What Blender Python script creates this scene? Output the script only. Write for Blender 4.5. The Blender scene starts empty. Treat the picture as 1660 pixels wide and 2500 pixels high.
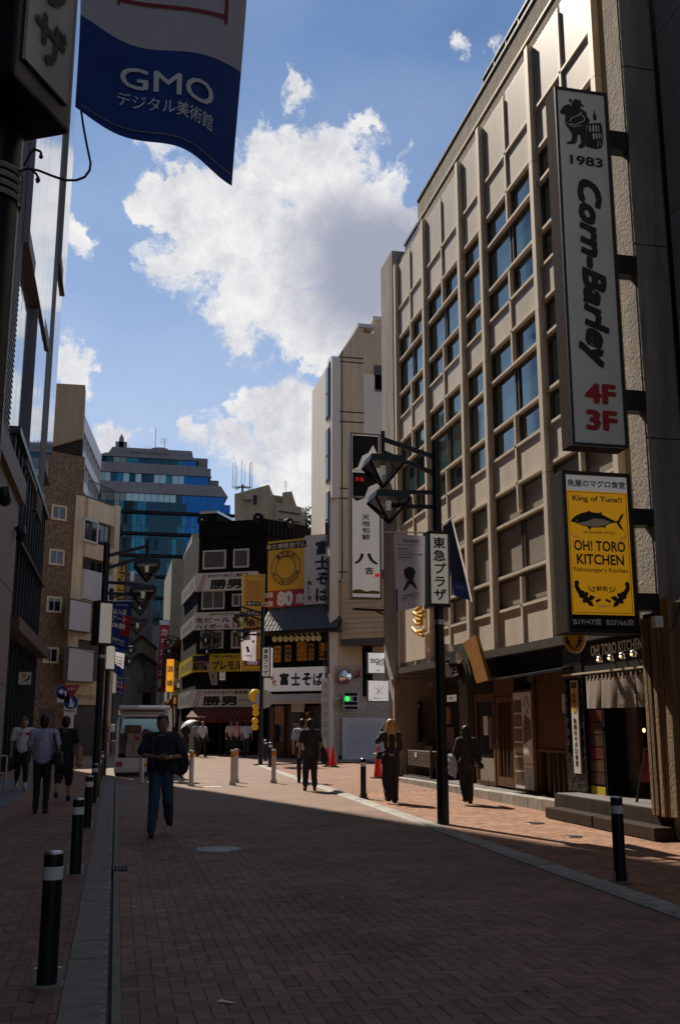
import bpy, bmesh, math, random
from math import radians as R, sin, cos, tan, pi
from mathutils import Vector as V, Matrix, noise
random.seed(7)
SC = bpy.context.scene
COL = SC.collection
# ---------------------------------------------------------------- camera
PW, PH, FPX = 1660, 2500, 2431.0
PITCH, YAW, CZ = R(12.03), R(12.37), 1.6
cam = bpy.data.cameras.new('camera')
cam.sensor_fit = 'VERTICAL'; cam.sensor_height = 36.0; cam.lens = 36.0 * FPX / PH
cam.clip_start = 0.05; cam.clip_end = 3000
cam_o = bpy.data.objects.new('camera', cam); COL.objects.link(cam_o)
cam_o.location = (0, 0, CZ); cam_o.rotation_euler = (R(90) + PITCH, 0, -YAW)
SC.camera = cam_o
# ---------------------------------------------------------------- sun, sky, exposure
SUN_AZ, SUN_EL = R(-16.0), R(47.0)          # azimuth measured from +Y towards +X
sd = V((sin(SUN_AZ) * cos(SUN_EL), cos(SUN_AZ) * cos(SUN_EL), sin(SUN_EL)))
sl = bpy.data.lights.new('sun', 'SUN'); sl.energy = 5.0; sl.angle = R(0.53); sl.color = (1.0, 0.89, 0.75)
so = bpy.data.objects.new('sun', sl); COL.objects.link(so)
so.rotation_euler = sd.to_track_quat('Z', 'Y').to_euler()
SC.view_settings.view_transform = 'Standard'; SC.view_settings.look = 'None'
SC.view_settings.exposure = 0.25; SC.view_settings.gamma = 1.0
SC.view_settings.use_curve_mapping = False
SC.cycles.max_bounces = 6; SC.cycles.diffuse_bounces = 3; SC.cycles.glossy_bounces = 4
SC.cycles.transmission_bounces = 4; SC.cycles.transparent_max_bounces = 6
SC.cycles.caustics_reflective = False; SC.cycles.blur_glossy = 1.0; SC.cycles.caustics_refractive = False
SC.cycles.sample_clamp_indirect = 3.0; SC.cycles.use_denoising = True

FWD = V((sin(YAW) * cos(PITCH), cos(YAW) * cos(PITCH), sin(PITCH)))
RGT = V((cos(YAW), -sin(YAW), 0)); UPV = RGT.cross(FWD)
CAM = V((0, 0, CZ))
def ray(px, py): return FWD * FPX + RGT * (px - PW / 2) + UPV * (PH / 2 - py)
def gnd(px, py, z=0.0):
    d = ray(px, py); return CAM + d * ((z - CZ) / d.z)
def at_y(px, py, y):
    d = ray(px, py); return CAM + d * (y / d.y)
def at_x(px, py, x):
    d = ray(px, py); return CAM + d * (x / d.x)

world = bpy.data.worlds.new('World'); SC.world = world; world.use_nodes = True
def build_world():
    nt = world.node_tree; N = nt.nodes; L = nt.links; N.clear()
    out = N.new('ShaderNodeOutputWorld'); bg = N.new('ShaderNodeBackground'); L.new(bg.outputs[0], out.inputs[0])
    sky = N.new('ShaderNodeTexSky'); sky.sky_type = 'NISHITA'; sky.sun_disc = False
    sky.sun_elevation = SUN_EL; sky.sun_rotation = SUN_AZ
    sky.air_density = 1.1; sky.dust_density = 0.15; sky.ozone_density = 3.5
    tc = N.new('ShaderNodeTexCoord')
    def math_(op, a, b=None, c=None):
        n = N.new('ShaderNodeMath'); n.operation = op
        for i, x in enumerate((a, b, c)):
            if x is None: continue
            if isinstance(x, (int, float)): n.inputs[i].default_value = x
            else: L.new(x, n.inputs[i])
        return n.outputs[0]
    def vm(op, a, b=None, s=None):
        n = N.new('ShaderNodeVectorMath'); n.operation = op
        for i, x in enumerate((a, b)):
            if x is None: continue
            if isinstance(x, (tuple, V)): n.inputs[i].default_value = x
            else: L.new(x, n.inputs[i])
        if s is not None: n.inputs[3].default_value = s
        return n.outputs['Value'] if op in ('DISTANCE', 'DOT_PRODUCT', 'LENGTH') else n.outputs['Vector']
    def nz(vec, scale, detail, rough=0.55):
        n = N.new('ShaderNodeTexNoise'); n.inputs['Scale'].default_value = scale
        n.inputs['Detail'].default_value = detail; n.inputs['Roughness'].default_value = rough
        L.new(vec, n.inputs['Vector']); return n
    d = vm('NORMALIZE', tc.outputs['Generated'])
    w1 = nz(d, 9.0, 8, 0.62); w2 = nz(d, 34.0, 6, 0.6)
    o1 = vm('SCALE', vm('SUBTRACT', w1.outputs['Color'], (0.5, 0.5, 0.5)), None, 0.11)
    o2 = vm('SCALE', vm('SUBTRACT', w2.outputs['Color'], (0.5, 0.5, 0.5)), None, 0.04)
    dd = vm('ADD', vm('ADD', d, o1), o2)
    # cumulus lobes: centre in the photograph, radius, weight
    lobes = [(640, 390, 70, 1), (730, 400, 75, 1), (800, 450, 105, 1), (590, 500, 120, 1), (470, 500, 85, 1), (375, 510, 40, .9), (520, 610, 120, 1), (680, 600, 170, 1), (860, 590, 150, 1),
             (600, 740, 95, 1), (700, 770, 95, 1), (790, 830, 70, 1), (880, 740, 130, 1), (980, 570, 70, 1), (870, 320, 44, .62), (745, 230, 30, .36),
             (180, 555, 48, .8), (165, 890, 50, .8), (640, 1000, 60, .9), (730, 1050, 105, 1), (780, 1170, 110, 1), (590, 1080, 70, .6), (490, 1070, 45, .5),
             (1222, 140, 30, .45), (1115, 145, 24, .36), (300, 1080, 50, .6), (240, 1140, 70, .8), (390, 330, 50, .34)]
    field = None
    for px, py, r, wgt in lobes:
        c = ray(px, py).normalized()
        dist = vm('DISTANCE', dd, c)
        v = math_('MULTIPLY', math_('SUBTRACT', 1.0, math_('DIVIDE', dist, r / FPX * 1.34)), wgt)
        field = v if field is None else math_('MAXIMUM', field, v)
    # the same broken cumulus over the rest of the sky
    gen = nz(vm('MULTIPLY', d, (1.0, 1.0, 1.6)), 3.1, 7, 0.58)
    fy = vm('DOT_PRODUCT', d, FWD)
    away = math_('MULTIPLY', math_('LESS_THAN', fy, 0.80), 1.0)
    gfield = math_('MULTIPLY', math_('SUBTRACT', gen.outputs['Fac'], 0.56), 3.2)
    gfield = math_('SUBTRACT', gfield, math_('MULTIPLY', math_('SUBTRACT', 1.0, away), 9.0))
    field = math_('MAXIMUM', field, gfield)
    br = nz(dd, 16.0, 8, 0.65)
    dens = math_('ADD', field, math_('MULTIPLY', math_('SUBTRACT', br.outputs['Fac'], 0.52), 1.75))
    mr = N.new('ShaderNodeMapRange'); mr.interpolation_type = 'SMOOTHSTEP'
    mr.inputs['From Min'].default_value = -0.02; mr.inputs['From Max'].default_value = 0.27
    L.new(dens, mr.inputs['Value'])
    # cloud tone: bright rims, thicker parts grey
    sh = nz(vm('ADD', d, o1), 7.0, 6, 0.55)
    gcen = vm('DISTANCE', d, ray(905, 650).normalized())
    g1 = math_('SUBTRACT', 1.0, math_('DIVIDE', gcen, 250 / FPX))
    thick = math_('ADD', math_('MULTIPLY', math_('SUBTRACT', sh.outputs['Fac'], 0.47), 1.4), math_('MULTIPLY', math_('MAXIMUM', g1, -0.2), 1.05))
    thick = math_('ADD', thick, math_('MULTIPLY', math_('SUBTRACT', field, 0.35), 0.22))
    tm = N.new('ShaderNodeMapRange'); tm.interpolation_type = 'SMOOTHSTEP'
    tm.inputs['From Min'].default_value = -0.05; tm.inputs['From Max'].default_value = 0.85
    L.new(thick, tm.inputs['Value'])
    cc = N.new('ShaderNodeMixRGB'); cc.inputs[1].default_value = (11.0, 10.9, 10.9, 1); cc.inputs[2].default_value = (4.6, 4.9, 6.2, 1)
    L.new(tm.outputs[0], cc.inputs[0])
    fl = nz(vm('ADD', d, o2), 19.0, 9, 0.68)             # billow tone inside the white
    fr = N.new('ShaderNodeMapRange'); fr.inputs['From Min'].default_value = 0.36; fr.inputs['From Max'].default_value = 0.62; L.new(fl.outputs['Fac'], fr.inputs['Value'])
    cb = N.new('ShaderNodeMixRGB'); cb.inputs[1].default_value = (7.9, 8.1, 8.8, 1); cb.inputs[2].default_value = (11.4, 11.3, 11.2, 1); L.new(fr.outputs[0], cb.inputs[0]); L.new(cb.outputs[0], cc.inputs[1])
    # thin veil that pales the blue
    veil = nz(vm('MULTIPLY', d, (1.0, 1.0, 2.0)), 4.0, 5, 0.5)
    vr = N.new('ShaderNodeMapRange'); vr.inputs['From Min'].default_value = 0.35; vr.inputs['From Max'].default_value = 0.75
    vr.inputs['To Min'].default_value = 0.05; vr.inputs['To Max'].default_value = 0.34
    L.new(veil.outputs['Fac'], vr.inputs['Value'])
    sp = N.new('ShaderNodeSeparateXYZ'); L.new(d, sp.inputs[0])
    hz = N.new('ShaderNodeMapRange'); hz.inputs['From Min'].default_value = 0.60; hz.inputs['From Max'].default_value = 0.18; hz.inputs['To Min'].default_value = 0.0; hz.inputs['To Max'].default_value = 0.62
    L.new(sp.outputs[2], hz.inputs['Value'])
    vsum = math_('ADD', math_('MULTIPLY', vr.outputs[0], 0.75), hz.outputs[0])
    tint = vm('MULTIPLY', sky.outputs[0], (0.74, 0.93, 1.10))
    m0 = N.new('ShaderNodeMixRGB'); m0.inputs[2].default_value = (7.6, 8.9, 11.2, 1)
    L.new(vsum, m0.inputs[0]); L.new(tint, m0.inputs[1])
    m1 = N.new('ShaderNodeMixRGB'); L.new(mr.outputs[0], m1.inputs[0]); L.new(m0.outputs[0], m1.inputs[1]); L.new(cc.outputs[0], m1.inputs[2])
    L.new(m1.outputs[0], bg.inputs['Color']); bg.inputs['Strength'].default_value = 0.067
    world.cycles.sampling_method = 'MANUAL'; world.cycles.sample_map_resolution = 512
build_world()

# ---------------------------------------------------------------- materials
def S(r, g, b):
    f = lambda c: ((c / 255 + 0.055) / 1.055) ** 2.4 if c > 10 else c / 255 / 12.92
    return (f(r), f(g), f(b))
def mat(name, col, rough=0.6, metal=0.0, var=0.12, scale=6.0, stretch=(1, 1, 1), bump=0.0, bscale=60.0, spec=0.5, emit=0.0, coat=0.0, isl=0.0, stain=0.0):
    m = bpy.data.materials.new(name); m.use_nodes = True
    nt = m.node_tree; N = nt.nodes; L = nt.links; b = N['Principled BSDF']
    tc = N.new('ShaderNodeTexCoord'); mp = N.new('ShaderNodeMapping'); mp.inputs['Scale'].default_value = stretch
    L.new(tc.outputs['Object'], mp.inputs[0])
    n = N.new('ShaderNodeTexNoise'); n.inputs['Scale'].default_value = scale; n.inputs['Detail'].default_value = 6; n.inputs['Roughness'].default_value = 0.62
    L.new(mp.outputs[0], n.inputs['Vector'])
    mr = N.new('ShaderNodeMapRange'); mr.inputs['From Min'].default_value = 0.25; mr.inputs['From Max'].default_value = 0.75
    mr.inputs['To Min'].default_value = 1 - var; mr.inputs['To Max'].default_value = 1 + var
    L.new(n.outputs['Fac'], mr.inputs['Value'])
    fac = mr.outputs[0]
    def mul(a, bb):
        x = N.new('ShaderNodeMath'); x.operation = 'MULTIPLY'; L.new(a, x.inputs[0]); L.new(bb, x.inputs[1]); return x.outputs[0]
    if isl:
        gi = N.new('ShaderNodeNewGeometry'); oi = N.new('ShaderNodeObjectInfo')
        ad = N.new('ShaderNodeMath'); ad.operation = 'ADD'; L.new(gi.outputs['Random Per Island'], ad.inputs[0]); L.new(oi.outputs['Random'], ad.inputs[1])
        fr = N.new('ShaderNodeMath'); fr.operation = 'FRACT'; L.new(ad.outputs[0], fr.inputs[0])
        r2 = N.new('ShaderNodeMapRange'); r2.inputs['To Min'].default_value = 1 - isl; r2.inputs['To Max'].default_value = 1 + isl
        L.new(fr.outputs[0], r2.inputs['Value']); fac = mul(fac, r2.outputs[0])
    if stain:
        n3 = N.new('ShaderNodeTexNoise'); n3.inputs['Scale'].default_value = 1.1; n3.inputs['Detail'].default_value = 7; n3.inputs['Roughness'].default_value = 0.7
        mp3 = N.new('ShaderNodeMapping'); mp3.inputs['Scale'].default_value = (2.6, 2.6, 0.22); L.new(tc.outputs['Object'], mp3.inputs[0]); L.new(mp3.outputs[0], n3.inputs['Vector'])
        r3 = N.new('ShaderNodeMapRange'); r3.inputs['From Min'].default_value = 0.42; r3.inputs['From Max'].default_value = 0.72
        r3.inputs['To Min'].default_value = 1.0; r3.inputs['To Max'].default_value = 1 - stain
        L.new(n3.outputs['Fac'], r3.inputs['Value']); fac = mul(fac, r3.outputs[0])
    vmx = N.new('ShaderNodeVectorMath'); vmx.operation = 'SCALE'; vmx.inputs[0].default_value = col
    L.new(fac, vmx.inputs[3]); L.new(vmx.outputs[0], b.inputs['Base Color'])
    b.inputs['Roughness'].default_value = rough; b.inputs['Metallic'].default_value = metal
    b.inputs['Specular IOR Level'].default_value = spec; b.inputs['Coat Weight'].default_value = coat
    if emit:
        L.new(vmx.outputs[0], b.inputs['Emission Color']); b.inputs['Emission Strength'].default_value = emit
    if bump:
        n2 = N.new('ShaderNodeTexNoise'); n2.inputs['Scale'].default_value = bscale; n2.inputs['Detail'].default_value = 4
        L.new(tc.outputs['Object'], n2.inputs['Vector'])
        bp = N.new('ShaderNodeBump'); bp.inputs['Strength'].default_value = bump; bp.inputs['Distance'].default_value = 0.02
        L.new(n2.outputs['Fac'], bp.inputs['Height']); L.new(bp.outputs[0], b.inputs['Normal'])
    return m
M = {}
def mk(k, *a, **kw): M[k] = mat(k, *a, **kw)
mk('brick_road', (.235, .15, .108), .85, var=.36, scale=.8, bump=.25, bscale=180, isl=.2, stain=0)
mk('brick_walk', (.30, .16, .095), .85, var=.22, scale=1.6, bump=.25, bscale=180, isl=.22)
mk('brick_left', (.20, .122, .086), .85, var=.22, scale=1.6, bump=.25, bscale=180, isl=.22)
mk('mortar', (.10, .075, .06), .95, var=.3, scale=9)
mk('ground', (.12, .10, .085), .9, var=.3, scale=.7)
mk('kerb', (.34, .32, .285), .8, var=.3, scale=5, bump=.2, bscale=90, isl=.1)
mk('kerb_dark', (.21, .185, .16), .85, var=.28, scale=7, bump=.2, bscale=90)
mk('slab_grey', (.15, .14, .135), .8, var=.15, scale=4)
mk('alu', (.80, .71, .58), .55, .1, var=.07, scale=2.0, stretch=(1, 1, .3), spec=.5)
mk('panel', (.80, .70, .575), .42, .0, var=.09, scale=1.4, stretch=(1, 1, .35), spec=.6, stain=.16, isl=.05)
mk('panel_low', (.33, .285, .235), .55, .0, var=.1, scale=1.4, stretch=(1, 1, .35), isl=.08)
mk('sill_dark', (.10, .09, .08), .5, .2, var=.15)
mk('win_frame', (.13, .11, .095), .5, .3, var=.15)
mk('roughcast', (.40, .35, .29), .95, var=.25, scale=3, bump=1.0, bscale=22, stain=.25)
mk('roughcast_grey', (.42, .39, .36), .95, var=.3, scale=2.2, stretch=(1, 1, .25), bump=1.0, bscale=26, stain=.5)
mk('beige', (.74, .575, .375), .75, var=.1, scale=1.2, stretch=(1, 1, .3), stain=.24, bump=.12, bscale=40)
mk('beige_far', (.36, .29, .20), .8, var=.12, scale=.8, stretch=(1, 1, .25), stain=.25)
mk('joint', (.05, .04, .035), .9)
mk('black', (.006, .006, .007), .75, spec=.25, var=.3, scale=4)
mk('black_wall', (.009, .009, .010), .9, spec=.15, var=.3, scale=2, stretch=(1, 1, .4))
mk('soot', (.018, .015, .013), .8, var=.3)
mk('iron', (.012, .014, .017), .42, .3, var=.2, scale=10, spec=.5)
mk('steel', (.45, .45, .46), .32, .9, var=.1)
mk('chrome', (.75, .76, .78), .12, 1.0, var=.03)
mk('white', (.72, .70, .68), .5, var=.06, scale=3, stain=.05)
mk('white_cold', (.78, .82, .81), .45, var=.05, scale=2, stain=.07)
mk('pale_glow', (.66, .62, .54), .4, var=.06, scale=2, emit=.16)  # emission added so the box panels read brighter
mk('pale_shaded', (.50, .47, .42), .5, var=.1, scale=3)  # darker copy without emission, shade on the near box put into the colour
mk('white_glow', (.72, .70, .69), .45, var=.05, scale=3, emit=.42)  # emissive white for the square sign faces
mk('white_faint_glow', (.72, .70, .69), .45, var=.06, scale=3, emit=.12)  # slight emission added to brighten white sign faces
mk('plank_orange', (.34, .15, .035), .8, var=.4, scale=3, stretch=(1, 4, .6), spec=.1)
mk('cloth_white', (.66, .62, .64), .85, var=.06, scale=5)
mk('cloth_blue', (.008, .045, .23), .8, var=.1, scale=5)
mk('cloth_navy', (.012, .02, .06), .85, var=.2, scale=5)
mk('noren', (.58, .50, .43), .9, var=.1, scale=5)
mk('txt_black', (.010, .009, .009), .6, var=.1)
mk('txt_red', (.42, .008, .02), .6, var=.1)
mk('txt_white', (.78, .77, .74), .6, var=.05)
mk('txt_cream', (.72, .62, .42), .6, var=.05)
mk('txt_blue', (.012, .05, .26), .6, var=.1)
mk('txt_grey', (.22, .21, .21), .6, var=.1)
mk('gold', (.55, .30, .03), .45, .3, var=.1)
mk('yellow', (.80, .43, .008), .45, var=.06, scale=2)
mk('yellow_lit', (.82, .38, .006), .45, var=.06, scale=2, emit=.2)
mk('sign_side', (.06, .05, .05), .9, var=.2, spec=.03)
mk('yellow_sign', (.62, .44, .012), .5, var=.1)
mk('orange', (.62, .24, .012), .5, var=.1)
mk('orange_hot', (.62, .25, .012), .5, var=.1, emit=.9)
mk('red_sign', (.36, .012, .018), .5, var=.12)
mk('crimson', (.24, .01, .022), .5, var=.12)
mk('cone_red', (.72, .018, .006), .5, var=.08)
mk('red_lens', (.35, .01, .01), .2, var=.1, coat=.6)
mk('green_lit', (.02, .75, .08), .4, emit=1.3)
mk('bulb', (1.0, .50, .15), .4, emit=5)
mk('fila_red', (.8, .02, .02), .5, emit=.25)
mk('wood', (.13, .066, .026), .7, spec=.2, var=.35, scale=3, stretch=(6, 6, .4), bump=.15, bscale=30, isl=.15)
mk('wood_dark', (.07, .042, .024), .6, var=.35, scale=3, stretch=(6, 6, .4), isl=.2)
mk('wood_old', (.27, .185, .105), .9, var=.55, scale=2.5, stretch=(8, 8, .35), bump=.7, bscale=24, isl=.25, stain=.4)
mk('moss', (.11, .13, .02), .95, var=.5, scale=4, stretch=(5, 5, .4), bump=.6, bscale=30)
mk('rust', (.055, .038, .027), .85, spec=.15, var=.4, scale=4)
mk('tile_wall', (.52, .46, .385), .5, var=.12, scale=3, isl=.12)
mk('tile_black', (.02, .019, .019), .35, var=.3, isl=.3, bump=.4, bscale=30)
mk('tile_sub', (.17, .15, .13), .4, var=.1, isl=.12)
mk('roof_tile', (.045, .042, .042), .5, var=.2, isl=.2)
mk('lantern', (.62, .47, .20), .6, var=.1, emit=.05)
mk('lantern_gold', (.75, .38, .012), .55, var=.1, emit=.10)
mk('awning', (.16, .022, .02), .8, var=.2)
mk('awning_dark', (.05, .012, .012), .8, var=.2)
mk('awning_white', (.55, .48, .40), .8, var=.15)
mk('plaster_dark', (.11, .105, .10), .8, var=.2, scale=1)
mk('grey_wall', (.11, .115, .12), .8, var=.12, scale=.7, stain=.2)
mk('house_cream', (.22, .205, .15), .85, var=.15, scale=1)
mk('house_grey', (.17, .165, .155), .85, var=.15, scale=1)
mk('tower_stone', (.17, .165, .185), .6, var=.15, scale=.3, stretch=(1, 1, .3), stain=.3)
mk('white_far', (.62, .60, .62), .6, var=.06)
mk('leaf', (.06, .10, .02), .7, var=.4, isl=.5)
mk('bark', (.06, .045, .03), .9, var=.3)
mk('skin', (.36, .20, .135), .55, var=.08, scale=20)
mk('skin_tan', (.30, .165, .105), .55, var=.08, scale=20)
mk('hair_black', (.010, .008, .007), .5, var=.3, scale=40, stretch=(1, 1, .2))
mk('hair_grey', (.035, .032, .03), .5, var=.5, scale=60)
mk('hair_blond', (.55, .33, .08), .38, var=.3, scale=30, stretch=(4, 4, .15), spec=.7)
mk('c_black', (.017, .016, .017), .85, var=.25, scale=9)
mk('c_black2', (.024, .021, .021), .8, var=.25, scale=9)
mk('c_navy', (.018, .020, .05), .85, var=.25, scale=9)
mk('c_jean', (.026, .055, .10), .85, var=.35, scale=6, stretch=(1, 1, .4))
mk('c_jean_dark', (.014, .02, .04), .85, var=.3, scale=6)
mk('c_white', (.62, .60, .62), .85, var=.08, scale=7)
mk('c_lightblue', (.42, .47, .62), .85, var=.08, scale=7)
mk('c_lilac', (.36, .36, .52), .85, var=.08, scale=7)
mk('c_pink', (.62, .36, .33), .85, var=.08, scale=7)
mk('c_grey', (.26, .27, .33), .85, var=.1, scale=7)
mk('c_beige', (.42, .33, .24), .85, var=.1, scale=7)
mk('tote', (.30, .20, .10), .85, var=.15, scale=9)
mk('rubber', (.012, .012, .012), .7, var=.2)
mk('shoe_yellow', (.35, .42, .05), .6, var=.1)
mk('shoe_brown', (.13, .045, .02), .55, var=.1)
mk('van_white', (.62, .64, .65), .3, var=.04, coat=.6)
mk('card', (.19, .11, .055), .8, var=.15, isl=.2)
mk('card_white', (.34, .32, .29), .8, var=.1)
mk('plate', (.75, .45, .01), .5, var=.05)
mk('copper', (.02, .06, .042), .8, .0, spec=.2, var=.5, scale=12)
mk('leaf_brown', (.07, .045, .02), .8, var=.3)
mk('bollard_white', (.55, .52, .58), .5, var=.08)
mk('fixture_blue', (.02, .035, .10), .6, var=.2)
def glass(name, col, rough=.04, metal=.0, spec=.9, wav=0.0, wsc=(1, 1, 1)):
    m = mat(name, col, rough, metal, var=.05, scale=1.2, spec=spec, coat=0.0); M[name] = m
    if wav:
        nt = m.node_tree; N = nt.nodes; L = nt.links; b = N['Principled BSDF']
        tc = N.new('ShaderNodeTexCoord'); mp = N.new('ShaderNodeMapping'); mp.inputs['Scale'].default_value = wsc
        n = N.new('ShaderNodeTexNoise'); n.inputs['Scale'].default_value = 1.0; n.inputs['Detail'].default_value = 2
        L.new(tc.outputs['Object'], mp.inputs[0]); L.new(mp.outputs[0], n.inputs['Vector'])
        bp = N.new('ShaderNodeBump'); bp.inputs['Strength'].default_value = wav; bp.inputs['Distance'].default_value = .05
        L.new(n.outputs['Fac'], bp.inputs['Height']); L.new(bp.outputs[0], b.inputs['Normal'])
glass('glass_off', (.075, .17, .185), .05, .45, 1.0)
M['glass_off'].node_tree.nodes['Principled BSDF'].inputs['IOR'].default_value = 1.75
glass('glass_mirror', (.40, .47, .565), .05, .94, .5, .10, (.35, 1.6, .06))
glass('glass_low', (.16, .22, .29), .05, .85, .6)
glass('glass_tower', (.010, .10, .15), .07, .85, .8)
glass('glass_tower_b', (.007, .075, .22), .05, .9, .8)
glass('glass_tower_d', (.005, .035, .055), .08, .8, .8)
glass('glass_pale', (.22, .31, .31), .1, .7, .8)
glass('glass_dark', (.012, .013, .015), .06, .0, .8)
glass('glass_grey', (.055, .055, .05), .15, .0, .6)
M['clear'] = bpy.data.materials.new('clear'); M['clear'].use_nodes = True
_b = M['clear'].node_tree.nodes['Principled BSDF']; _b.inputs['Transmission Weight'].default_value = 1; _b.inputs['Roughness'].default_value = .1
_b.inputs['IOR'].default_value = 1.1; _b.inputs['Base Color'].default_value = (.75, .8, .8, 1)

def translucent(k, f):
    nt = M[k].node_tree; N = nt.nodes; L = nt.links; b = N['Principled BSDF']; o = N['Material Output']; tr = N.new('ShaderNodeBsdfTranslucent'); mx = N.new('ShaderNodeMixShader'); mx.inputs[0].default_value = f
    L.new(b.inputs['Base Color'].links[0].from_socket, tr.inputs['Color']); L.new(b.outputs[0], mx.inputs[1]); L.new(tr.outputs[0], mx.inputs[2]); L.new(mx.outputs[0], o.inputs['Surface'])
for k in ('cloth_white', 'noren'): translucent(k, .4)
# patterned far paving (brick texture takes over where pavers are too small to tell apart)
def brickmat(name, c1, c2, mortar, sx, sy, rot=0.0, msz=.03, stain=.25, bump=0.0):
    m = bpy.data.materials.new(name); m.use_nodes = True; nt = m.node_tree; N = nt.nodes; L = nt.links; b = N['Principled BSDF']
    tc = N.new('ShaderNodeTexCoord'); mp = N.new('ShaderNodeMapping'); mp.inputs['Rotation'].default_value = (0, 0, rot); L.new(tc.outputs['Object'], mp.inputs[0])
    br = N.new('ShaderNodeTexBrick'); br.inputs['Color1'].default_value = (*c1, 1); br.inputs['Color2'].default_value = (*c2, 1); br.inputs['Mortar'].default_value = (*mortar, 1)
    br.inputs['Scale'].default_value = 1.0; br.inputs['Brick Width'].default_value = sx; br.inputs['Row Height'].default_value = sy; br.inputs['Mortar Size'].default_value = sy * msz * 2
    L.new(mp.outputs[0], br.inputs['Vector'])
    n = N.new('ShaderNodeTexNoise'); n.inputs['Scale'].default_value = .9; n.inputs['Detail'].default_value = 6; n.inputs['Roughness'].default_value = .65; L.new(tc.outputs['Object'], n.inputs['Vector'])
    mr = N.new('ShaderNodeMapRange'); mr.inputs['From Min'].default_value = .3; mr.inputs['From Max'].default_value = .7; mr.inputs['To Min'].default_value = 1 - stain; mr.inputs['To Max'].default_value = 1 + stain * .6; L.new(n.outputs['Fac'], mr.inputs['Value'])
    mx = N.new('ShaderNodeVectorMath'); mx.operation = 'SCALE'; L.new(br.outputs['Color'], mx.inputs[0]); L.new(mr.outputs[0], mx.inputs[3]); L.new(mx.outputs[0], b.inputs['Base Color'])
    b.inputs['Roughness'].default_value = .85
    if bump:
        bp = N.new('ShaderNodeBump'); bp.inputs['Strength'].default_value = bump; bp.inputs['Distance'].default_value = .01; bp.invert = True; L.new(br.outputs['Fac'], bp.inputs['Height']); L.new(bp.outputs[0], b.inputs['Normal'])
    M[name] = m
brickmat('pave_far', (.29, .19, .135), (.23, .15, .11), (.12, .085, .065), .2, .1)
brickmat('walk_far', (.31, .165, .10), (.25, .13, .08), (.13, .08, .055), .2, .1)

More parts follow.
